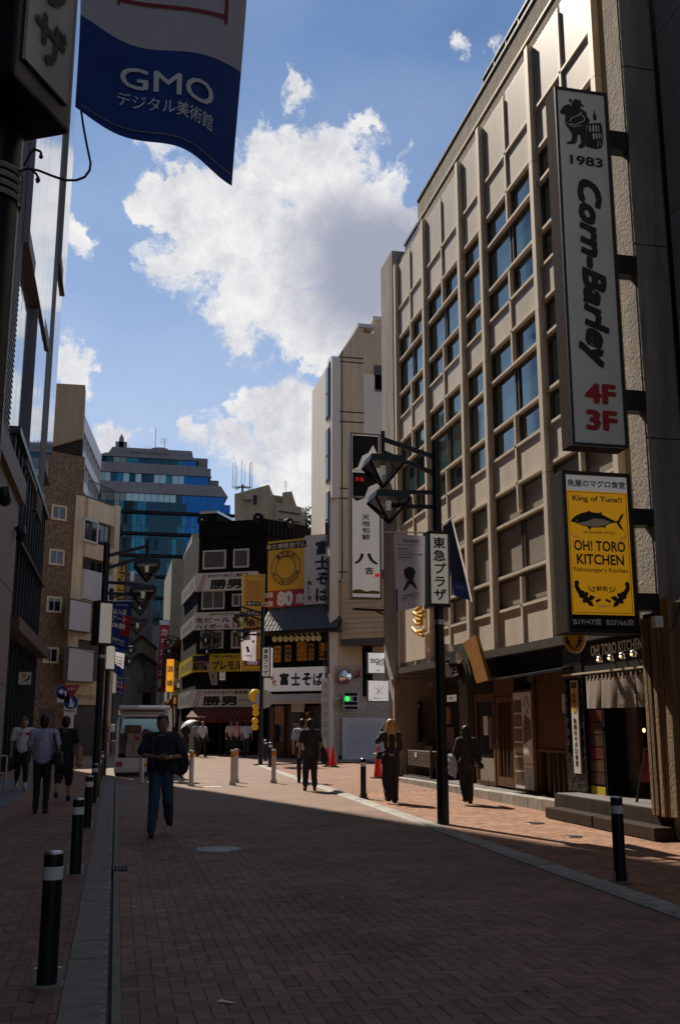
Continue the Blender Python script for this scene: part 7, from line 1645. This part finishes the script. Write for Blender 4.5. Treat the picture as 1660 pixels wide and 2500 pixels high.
def person(label, px, pyf, pyh, face, top='c_black', bottom='c_black', hair='hair_black', skin='skin', sleeve='short', arms=None, legs=None, leglen=1.0, wide=1.0, topw=1.0, female=False, longhair=False, shoes='rubber', near=False, lean=0.0, hem=0.0, sock=None, feet_z=0.0, group='people walking in the street', headturn=0.0):
    g_ = gnd(px, pyf, feet_z); top_z = at_y(px, pyh, g_.y).z; h = top_z - feet_z; k = h / 1.72
    T = Matrix.Translation(g_) @ Matrix.Rotation(-R(face), 4, 'Z') @ Matrix.Scale(k, 4)      # local: +y forward, +x person's right
    t = thing('person', label, 'person', g_, group); far = pyf < 1900; vox = .0085 if near else (.026 if far else .015)
    sw = .165 if female else .185; lg = legs or (((.09, .10, .50), (.09, .12, .09)), ((-.09, -.04, .48), (-.09, -.20, .13)))
    am = arms or (((.25, -.02, 1.13), (.26, .08, .90)), ((-.25, -.02, 1.13), (-.26, .08, .90)))
    Lv = V((0, lean, 0)); sh = [V((sw, -.01, 1.40)) + Lv, V((-sw, -.01, 1.40)) + Lv]
    hc = V((0, .025, 1.60)) + Lv * 1.25
    caps = [((0, 0, .98), V((0, 0, 1.18)) + Lv * .5, .125, .13), (V((0, 0, 1.18)) + Lv * .5, V((0, 0, 1.36)) + Lv, .13, .125), (V((0, -.005, 1.40)) + Lv, V((0, .01, 1.52)) + Lv * 1.1, .06, .055), (sh[0], sh[1], .065, .065)]
    balls = [(hc, .083, .102, .120), (hc + V((0, .018, -.06)), .068, .083, .078), (V((0, 0, .95)), .15 + (.01 if female else 0), .115, .12), (V((0, .0, 1.30)) + Lv * .9, sw * .93, .115, .13), (hc + V((.085, -.005, -.01)), .013, .02, .03), (hc + V((-.085, -.005, -.01)), .013, .02, .03)]
    nose = hc + V((0, .104, -.015)); caps.append((hc + V((0, .09, .02)), nose + V((0, .012, -.012)), .009, .015)); caps.append((hc + V((-.03, .085, .032)), hc + V((.03, .085, .032)), .014, .014)); caps.append((hc + V((-.018, .078, -.062)), hc + V((.018, .078, -.062)), .011, .011)); balls.append((hc + V((0, .07, -.095)), .03, .022, .022))
    for i in (0, 1):
        kn, an = V(lg[i][0]), V(lg[i][1]); hp = V((.085 if i == 0 else -.085, 0, .92)); toe = an + V((.01 if i == 0 else -.01, .16, -.05)); caps += [(hp, kn, .078, .056), (kn, an, .055, .038), (an + V((0, -.02, -.04)), toe, .035, .028)]
        el, wr = V(am[i][0]), V(am[i][1]); caps += [(sh[i], el, .05, .04), (el, wr, .04, .027)]
        dr = (wr - el).normalized(); side = dr.cross(V((0, 0, 1)) if abs(dr.z) < .9 else V((0, 1, 0))).normalized(); pm = wr + dr * .05; caps.append((wr, wr + dr * .075, .028, .034)); nrm = side.cross(dr)
        if near or (i == 0 and not far):
            for f_ in range(4):
                o_ = side * (.027 - f_ * .018); ln = (.07, .08, .075, .058)[f_]; b0 = wr + dr * .085 + o_; b1 = b0 + dr * ln * .5 + nrm * .008; caps += [(b0, b1, .0095, .009), (b1, b1 + dr * ln * .45 + nrm * .025, .009, .0075)]
            th = wr + dr * .03 + side * .03; caps += [(th, th + dr * .035 + side * .025, .011, .010), (th + dr * .035 + side * .025, th + dr * .06 + side * .022 + nrm * .015, .010, .008)]
        else: caps.append((wr + dr * .07, wr + dr * .14 + nrm * .02, .03, .018))
    remesh('body', caps, balls, skin, t, vox, T)
    # eyes and brows where the face is seen
    if near or abs(((face + 180) % 360) - 180) > 90:
        b = MB()
        for s_ in (-1, 1): b.ball(hc + V((s_ * .03, .092, .012)), .012, .008, .008, 8)
        b.T = T; b2 = MB(T)
        for s_ in (-1, 1): b2.ball(hc + V((s_ * .03, .093, .012)), .012, .008, .008, 8)
        b2.build('eyes', 'hair_black', t)
        b2 = MB(T)
        for s_ in (-1, 1): b2.tube(hc + V((s_ * .014, .101, .036)), hc + V((s_ * .05, .09, .038)), .005, .004, 6)
        b2.build('eyebrows', hair, t)
    # hair
    hb = [(hc + V((0, -.022, .035)), .092, .103, .108), (hc + V((0, -.05, -.02)), .084, .070, .098)]; hcap = [(hc + V((-.045, .058, .092)), hc + V((.045, .058, .092)), .024, .024)]
    if female or longhair: hb += [(hc + V((.06, -.02, -.05)), .035, .06, .09), (hc + V((-.06, -.02, -.05)), .035, .06, .09)]
    if longhair:
        for i in range(7):
            x = -.09 + i * .03; hcap.append((hc + V((x * .62, -.07, .02)), V((x * 1.0, -.12, 1.16 + .05 * sin(i * 2.1))) + Lv * .6, .032, .013))
    remesh('hair', hcap, hb, hair, t, .026 if far else .011, T, .005, 3)
    # clothes
    g = .016 * topw; tc_ = [((0, 0, .98 - hem), V((0, 0, 1.18)) + Lv * .5, .13 * topw + g, .132 * topw + g), (V((0, 0, 1.18)) + Lv * .5, V((0, 0, 1.34)) + Lv, .132 * topw + g, .125 + g), (sh[0], sh[1], .068 + g, .068 + g)]
    tb_ = [(V((0, 0, 1.30)) + Lv * .9, sw * .95 + g, .118 + g, .135 + g), (V((0, 0, .97 - hem)), .155 * topw + g, .12 * topw + g, .09)]
    for i in (0, 1):
        el, wr = V(am[i][0]), V(am[i][1])
        if sleeve == 'short': tc_.append((sh[i], sh[i].lerp(el, .72), .056 + g, .056 + g))
        elif sleeve == 'long': tc_ += [(sh[i], el, .055 + g, .046 + g), (el, el.lerp(wr, .95), .046 + g, .034 + g * .7)]
    remesh('shirt', tc_, tb_, top, t, .013 if near else (.026 if far else .017), T, .011, px % 7)
    bc_ = [((-.07, 0, .96), (.07, 0, .96), .118, .118)]; bb2 = [(V((0, 0, .93)), .158, .125, .11)]
    for i in (0, 1):
        kn, an = V(lg[i][0]), V(lg[i][1]); hp = V((.085 if i == 0 else -.085, 0, .92)); bc_.append((hp, kn, .088 * (1 + (wide - 1) * .6), .068 * wide))
        if leglen > .5: e = kn.lerp(an, (leglen - .5) * 2); bc_.append((kn, e + V((0, 0, .0)), .068 * wide, .052 * wide))
    remesh('trousers', bc_, bb2, bottom, t, .013 if near else (.026 if far else .017), T, .010, px % 5 + 2)
    for i in (0, 1):
        an = V(lg[i][1]); toe = an + V((.012 if i == 0 else -.012, .165, -.052)); so_ = [(an + V((0, -.03, -.045)), toe, .045, .036), (an + V((0, -.01, .0)), an + V((0, .0, -.04)), .045, .045)]
        lo = min(p[2] - r for p, r in ((an + V((0, -.03, -.045)), .045), (toe, .036)))
        remesh('shoe', so_, [], shoes, t, .02 if far else .012, T)
        if sock: remesh('sock', [(an, an + V((0, 0, .08)), .044, .045)], [], sock, t, .015, T)
    return t, T
walkA = (((.09, .13, .50), (.095, .16, .09)), ((-.09, .0, .48), (-.09, -.24, .17)))
walkB = (((.09, .0, .48), (.09, -.22, .15)), ((-.09, .13, .50), (-.095, .15, .09)))
stand = (((.085, .02, .50), (.09, .0, .09)), ((-.085, .03, .50), (-.09, .05, .09)))
# near man walking towards the camera, looking down at something in his hands
t, T = person('man in open navy shirt and jeans walking towards the camera, holding a phone', 388, 2040, 1746, 176, 'c_black', 'c_jean', 'hair_grey', 'skin_tan', 'short', arms=(((.27, .02, 1.14), (.09, .26, 1.12)), ((-.29, .0, 1.13), (-.06, .27, 1.11))), legs=(((.10, .14, .51), (.13, .20, .09)), ((-.11, .06, .49), (-.17, -.26, .20))), wide=1.22, topw=1.1, shoes='rubber', near=True, lean=.02)
remesh('open_shirt', [((.20, .0, 1.38), (.285, .01, 1.20), .085, .075), ((-.20, .0, 1.38), (-.30, .0, 1.18), .085, .08), ((.13, .06, 1.38), (.15, .09, .98), .06, .05), ((-.13, .06, 1.38), (-.17, .09, .92), .06, .05), ((.1, -.08, 1.38), (.12, -.1, .92), .09, .08), ((-.1, -.08, 1.38), (-.14, -.1, .92), .09, .08), ((0, -.09, 1.36), (0, -.12, .92), .09, .09), ((-.16, .02, 1.0), (-.34, -.12, .78), .05, .015)], [], 'c_navy', t, .013, T, .012, 4)
b = MB(T); b.lathe([(.152, .0), (.155, .02), (.152, .04)], (0, .0, .985), 20); b.build('belt', 'shoe_brown', t)
b = MB(T); b.lathe([(.033, -.01), (.036, 0), (.033, .01)], (0, 0, 0), 14); o = b.build('bracelet', 'white', t)
o.matrix_basis = T @ Matrix.Translation((-.10, .22, 1.115)) @ Matrix.Rotation(R(70), 4, 'Y') @ T.inverted()
ph = thing('phone', 'small pale phone case held in both hands by the man in the navy shirt', 'phone', T @ V((0, .33, 1.13)))
MB(T).bbox(-.05, .055, .315, .335, 1.11, 1.18, .006).build('case', 'grey_wall', ph)
bp = thing('backpack', 'black backpack slung on one shoulder of the man in the navy shirt', 'backpack', T @ V((-.28, -.15, 1.0)))
remesh('bag', [((-.27, -.17, 1.28), (-.30, -.19, .98), .12, .15), ((-.2, -.17, 1.25), (-.22, -.19, .98), .11, .14)], [], 'c_black', bp, .016, T, .012, 2); MB(T).path([V((-.15, -.12, 1.46)), V((-.17, .0, 1.485)), V((-.19, .1, 1.36)), V((-.24, .08, 1.2)), V((-.28, -.05, 1.05))], .022, 6).build('strap', 'c_black2', bp)
# three people at the left
t, T = person('older man in white printed T-shirt and black cropped trousers at the far left', 50, 1930, 1751, 172, 'c_white', 'c_black', 'hair_grey', 'skin_tan', legs=walkB, leglen=.82, wide=1.15, topw=1.1, shoes='shoe_yellow', sock='c_white')
MB(T).box(-.13, -.03, .158, .165, 1.30, 1.36).build('chest_print', 'txt_red', t)
b = MB(T); b.prism([(.09 + (.04 if k % 2 else .018) * sin(k * pi / 5), 1.33 + (.04 if k % 2 else .018) * cos(k * pi / 5)) for k in range(10)], .158, .165); b.build('star_print', 'txt_black', t)
t, T = person('man in pale blue shirt with a black shoulder bag, seen from behind at the left', 98, 1987, 1746, 4, 'c_lilac', 'c_black', legs=stand, topw=1.12, arms=(((.26, -.02, 1.14), (.25, .12, 1.0)), ((-.26, .02, 1.14), (-.2, .2, 1.05))))
bg_ = thing('shoulder_bag', 'black shoulder bag of the man in the pale blue shirt', 'bag', T @ V((.25, -.05, .95)))
remesh('bag', [((.27, -.16, 1.02), (.27, .12, 1.02), .08, .08), ((.27, -.16, .9), (.27, .12, .9), .085, .085)], [], 'c_black', bg_, .018, T, .01, 1); MB(T).path([V((.27, .0, 1.08)), V((.22, .08, 1.35)), V((.16, .0, 1.49)), V((.2, -.14, 1.32)), V((.26, -.14, 1.08))], .02, 6).build('strap', 'c_black2', bg_)
t, T = person('person in black dress carrying a tan tote bag, seen from behind at the left', 152, 1957, 1749, 6, 'c_black', 'c_black', legs=walkA, leglen=.66, wide=1.35, topw=1.12, hem=.28, female=False, shoes='rubber', arms=(((.26, -.02, 1.14), (.29, .05, 1.0)), ((-.24, -.02, 1.13), (-.25, .08, .92))))
bg_ = thing('tote_bag', 'tan canvas tote bag hanging from the person in the black dress', 'bag', T @ V((.3, 0, .7)))
remesh('bag', [((.30, -.12, 1.06), (.30, .14, 1.06), .04, .04), ((.31, -.14, .74), (.31, .16, .74), .06, .06), ((.30, -.12, 1.06), (.31, -.14, .74), .04, .06), ((.30, .14, 1.06), (.31, .16, .74), .04, .06), ((.30, 0, 1.0), (.31, 0, .78), .05, .06)], [], 'tote', bg_, .018, T, .01, 1); MB(T).path([V((.31, -.06, 1.1)), V((.26, -.03, 1.3)), V((.2, .0, 1.47)), V((.25, .06, 1.3)), V((.31, .08, 1.1))], .014, 6).build('handles', 'tote', bg_)
person('man in black T-shirt and pale shorts half hidden by the left lamp post', 247, 1860, 1757, 20, 'c_black', 'c_beige', legs=walkB, leglen=.5, wide=1.1)
# far groups
t, T = person('woman in black under a pale parasol beyond the van', 452, 1845, 1764, 10, 'c_black2', 'c_black2', female=True, leglen=.8, wide=1.4, hem=.2, arms=(((.22, .08, 1.15), (.1, .22, 1.35)), ((-.22, 0, 1.14), (-.22, .1, .95))))
um = thing('parasol', 'pale grey parasol held by the woman in black beyond the van', 'umbrella', T @ V((.1, .2, 1.4)))
b = MB(T @ Matrix.Translation((.12, .1, 1.62)) @ Matrix.Rotation(R(-28), 4, 'Y')); b.lathe([(.0, .2), (.2, .17), (.38, .08), (.46, -.02)], (0, 0, 0), 8); b.build('canopy', 'white_cold', um); MB(T).tube((.1, .22, 1.3), (.12, .1, 1.8), .01, .01, 6).build('shaft', 'steel', um)
person('man in grey shirt and black trousers, left of the pair walking away', 480, 1849, 1760, -20, 'c_grey', 'c_black', legs=walkA)
person('man in cream shirt and black trousers, right of the pair walking away', 493, 1849, 1762, 160, 'c_white', 'c_black', legs=walkB)
person('young man in white shirt with a dark strap, leftmost of the three before the awning', 563, 1847, 1760, 170, 'c_white', 'c_black', legs=walkB)
person('man in pink shirt, middle of the three before the awning', 577, 1849, 1759, 175, 'c_pink', 'c_black', legs=walkA)
person('man in white shirt and dark blue jeans, rightmost of the three before the awning', 601, 1851, 1760, 15, 'c_lightblue', 'c_jean_dark', legs=walkB)
person('person in grey walking far down the narrow street right of the van', 428, 1822, 1765, 5, 'c_grey', 'c_black', legs=walkA)
# right-hand pedestrians
person('man in pale blue shirt behind the man in black near the brick corner', 737, 1912, 1756, 20, 'c_lightblue', 'c_black', legs=stand)
t, T = person('man in loose black clothes with a large black bag near the brick corner', 757, 1931, 1756, 6, 'c_black2', 'c_black', legs=(((.1, .05, .50), (.11, -.02, .09)), ((-.1, .06, .50), (-.12, .02, .09))), wide=1.3, topw=1.18, shoes='shoe_brown', leglen=.94)
bg_ = thing('shoulder_bag', 'large black bag at the right side of the man in loose black clothes', 'bag', T @ V((.3, 0, .7))); remesh('bag', [((.30, -.12, .98), (.34, .15, .98), .07, .07), ((.34, -.16, .72), (.38, .18, .72), .09, .09), ((.30, -.12, .98), (.34, -.16, .72), .07, .09), ((.34, .15, .98), (.38, .18, .72), .07, .09), ((.32, 0, .95), (.36, 0, .75), .08, .1)], [], 'c_black', bg_, .018, T, .01, 1); MB(T).path([V((.32, 0, 1.02)), V((.24, 0, 1.3)), V((.16, 0, 1.5))], .02, 6).build('strap', 'c_black', bg_)
t, T = person('blonde long-haired woman in black cropped top and wide black cargo trousers', 955, 1963, 1757, 2, 'c_black2', 'c_black', 'hair_blond', 'skin', 'long', arms=(((.22, .06, 1.15), (.16, .2, .98)), ((-.27, .05, 1.27), (-.15, .12, 1.52))), legs=(((.09, .10, .50), (.10, .10, .09)), ((-.10, -.02, .48), (-.10, -.20, .15))), wide=1.55, female=True, longhair=True, hem=-.1)
bg_ = thing('hand_bag', 'small black handbag with a white charm held by the blonde woman', 'bag', T @ V((-.2, .2, 1.0))); remesh('bag', [((-.24, .1, 1.02), (-.10, .2, 1.02), .05, .05), ((-.25, .1, .95), (-.1, .2, .95), .055, .055)], [], 'c_black', bg_, .014, T); MB(T).ball((-.30, .1, 1.0), .05, .04, .035, 10).build('charm', 'white', bg_)
t, T = person('woman in dark clothes with a pale jacket over her arm near the lattice door', 1141, 1966, 1773, 8, 'c_black2', 'c_black', 'hair_black', 'skin', 'long', legs=walkA, wide=1.3, female=True, hem=.12, topw=1.1, arms=(((.24, -.03, 1.14), (.24, .06, .95)), ((-.26, .0, 1.13), (-.28, .14, 1.0))))
bg_ = thing('shoulder_bag', 'black leather shoulder bag at the right hip of the woman with the jacket', 'bag', T @ V((.28, 0, .8))); remesh('bag', [((.28, -.1, 1.0), (.30, .1, 1.0), .06, .06), ((.30, -.12, .85), (.32, .12, .85), .07, .07)], [], 'c_black', bg_, .016, T); MB(T).path([V((.29, 0, 1.05)), V((.2, -.12, 1.3)), V((.15, 0, 1.47)), V((.22, .1, 1.3)), V((.29, .08, 1.05))], .014, 6).build('strap', 'c_black', bg_)
bg_ = thing('folded_jacket', 'pale denim jacket hanging over the forearm of the woman in dark clothes', 'jacket', T @ V((-.3, .1, .8))); remesh('cloth', [((-.30, .02, 1.05), (-.40, .0, .72), .06, .05), ((-.28, .14, 1.04), (-.30, .14, .66), .06, .05), ((-.34, .08, 1.05), (-.42, .08, .78), .07, .05), ((-.26, .1, 1.0), (-.2, .12, .76), .05, .04), ((-.22, .12, .78), (-.25, .12, .58), .035, .03)], [], 'c_lightblue', bg_, .016, T, .02, 3)

# ================================================================ white kei van with its tailgate raised
vy = 33.0; vx0, vx1 = at_y(280, 1850, vy).x, at_y(414, 1850, vy).x
vt = thing('delivery_van', 'small white delivery van with its tailgate raised and boxes inside', 'van', ((vx0 + vx1) / 2, vy, 0)); vc = (vx0 + vx1) / 2; hw = (vx1 - vx0) / 2 - .02
zr_ = at_y(345, 1742, vy).z; zfl = at_y(345, 1848, vy).z; zbm = at_y(345, 1884, vy).z
outer = [(-hw, .55), (-hw, zr_ - .28), (-hw + .06, zr_ - .09), (-hw + .2, zr_), (hw - .2, zr_), (hw - .06, zr_ - .09), (hw, zr_ - .28), (hw, .55)]
inner = [(-hw + .09, zfl), (-hw + .1, zr_ - .30), (-hw + .15, zr_ - .17), (-hw + .25, zr_ - .1), (hw - .25, zr_ - .1), (hw - .15, zr_ - .17), (hw - .1, zr_ - .30), (hw - .09, zfl)]
b = MB(); n = len(outer); Y0, Y1 = vy, vy + 3.2
vs = [(vc + x, Y0, z) for x, z in outer] + [(vc + x, Y1, z) for x, z in outer] + [(vc + x, Y0, z) for x, z in inner] + [(vc + x, Y0 + 1.7, z) for x, z in inner]
fs = [(i, i + 1, n + i + 1, n + i) for i in range(n - 1)] + [(i + 1, i, 2 * n + i, 2 * n + i + 1) for i in range(n - 1)] + [tuple(range(2 * n - 1, n - 1, -1))]
b.add(vs, fs); b.build('body', 'van_white', vt)
b = MB(); b.add(vs, [(2 * n + i, 3 * n + i, 3 * n + i + 1, 2 * n + i + 1) for i in range(n - 1)] + [(2 * n, 3 * n - 1, 4 * n - 1, 3 * n)]); b.build('cargo_lining', 'soot', vt)
MB().quad((vc - hw + .12, Y0 + 1.69, 1.3), (vc + hw - .12, Y0 + 1.69, 1.3), (vc + hw - .2, Y0 + 1.69, zr_ - .16), (vc - hw + .2, Y0 + 1.69, zr_ - .16)).build('cab_window', 'glass_pale', vt)
MB().bbox(vc - hw - .01, vc + hw + .01, vy - .07, vy + .3, zbm, zfl - .02, .03).build('rear_panel', 'van_white', vt)
MB().bbox(vc - hw - .02, vc + hw + .02, vy - .12, vy + .2, zbm - .02, zbm + .16, .03).build('bumper', 'van_white', vt)
for s_ in (-1, 1):
    MB().bbox(vc + s_ * (hw - .13) - .1, vc + s_ * (hw - .13) + .1, vy - .095, vy - .06, zfl - .30, zfl - .14, .012).build('tail_light', 'red_lens', vt)
    w = MB().tube((vc + s_ * (hw - .14), vy + .5, .27), (vc + s_ * (hw - .01), vy + .5, .27), .27, .27, 20).build('wheel', 'rubber', vt); MB().tube((vc + s_ * (hw - .02), vy + .5, .27), (vc + s_ * (hw + .005), vy + .5, .27), .15, .14, 16).build('rim', 'steel', w)
    MB().tube((vc + s_ * (hw - .14), vy + 2.7, .27), (vc + s_ * (hw - .01), vy + 2.7, .27), .27, .27, 20).build('wheel', 'rubber', vt)
    MB().bbox(vc + s_ * (hw + .12) - .07, vc + s_ * (hw + .12) + .07, vy + 2.6, vy + 2.68, 1.35, 1.6, .02).build('side_mirror', 'van_white', vt)
MB().box(vc - hw + .05, vc + hw - .05, vy + .1, vy + 3.1, .3, .6).build('chassis', 'rubber', vt)
p_ = MB().bbox(vc + .0, vc + .33, vy - .1, vy - .072, zfl - .34, zfl - .17, .006).build('number_plate', 'plate', vt); FPl = Face((0, vy - .1), 90); text(FPl, '33-36', vc + .165, zfl - .265, .25, .08, 'txt_black', p_, d=-.003, bold=.02)
hb_ = MB(); zt_h = at_y(345, 1722, vy - .85).z
hz0 = zr_ + .0; pts = [(vy + .02, zr_ - .04), (vy + .02, zr_ + .03), (vy - .45, zr_ + .13), (vy - .95, zt_h), (vy - 1.02, zt_h - .07), (vy - .95, zt_h - .13), (vy - .45, zr_ + .05)]
ws = [hw - .06, hw - .08, hw - .02, hw - .06, hw - .06, hw - .04, hw - .02]
m_ = len(pts); hb_.add([(vc - ws[i], pts[i][0], pts[i][1]) for i in range(m_)] + [(vc + ws[i], pts[i][0], pts[i][1]) for i in range(m_)], [(i, (i + 1) % m_, m_ + (i + 1) % m_, m_ + i) for i in range(m_)] + [tuple(range(m_ - 1, -1, -1)), tuple(range(m_, 2 * m_))]); hb_.build('tailgate', 'van_white', vt)
MB().box(vc - hw + .2, vc + hw - .2, vy - .8, vy - .2, zr_ + .03, zr_ + .05).build('tailgate_glass', 'glass_dark', vt)
for s_ in (-1, 1): MB().tube((vc + s_ * (hw - .12), vy - .02, zr_ - .35), (vc + s_ * (hw - .12), vy - .5, zr_ + .06), .012, .012, 6).build('gas_strut', 'iron', vt)
for i, (x0, x1, y0, y1, z0, z1, m_, lab) in enumerate(((-.52, -.02, .05, .6, 0, .42, 'card_white', 'large pale box at the lower left inside the van'), (-.48, -.03, .2, .7, .425, .72, 'card_white', 'pale printed box stacked on the lower box in the van'), (-.55, -.05, .3, .8, .725, .98, 'card', 'brown carton on top of the stack in the van'), (.1, .5, .1, .6, 0, .4, 'card', 'brown carton at the lower right inside the van'), (.0, .45, .3, .8, .405, .8, 'card', 'tilted brown carton in the middle of the van load'))):
    t = thing('carton', lab, 'box', (vc + x0, vy + y0, zfl + z0)); b = MB(Matrix.Translation((vc + (x0 + x1) / 2, vy + (y0 + y1) / 2, zfl + .002 + (z0 + z1) / 2)) @ Matrix.Rotation(R(24 if i == 4 else 0), 4, 'Y')); b.bbox(-(x1 - x0) / 2, (x1 - x0) / 2, -(y1 - y0) / 2, (y1 - y0) / 2, -(z1 - z0) / 2, (z1 - z0) / 2, .008); b.build('carton_body', m_, t)
    MB().box(vc + (x0 + x1) / 2 - .03, vc + (x0 + x1) / 2 + .03, vy + y0 - .004, vy + y0 - .001, zfl + z0 + .06, zfl + z1 - .02).build('tape', 'tote', t) if i != 4 else None
    if i == 1: MB().box(vc - .25, vc - .08, vy + y0 - .006, vy + y0 - .001, zfl + z0 + .08, zfl + z0 + .2).build('print', 'red_sign', t)
bpy.data.scenes.remove(TS)
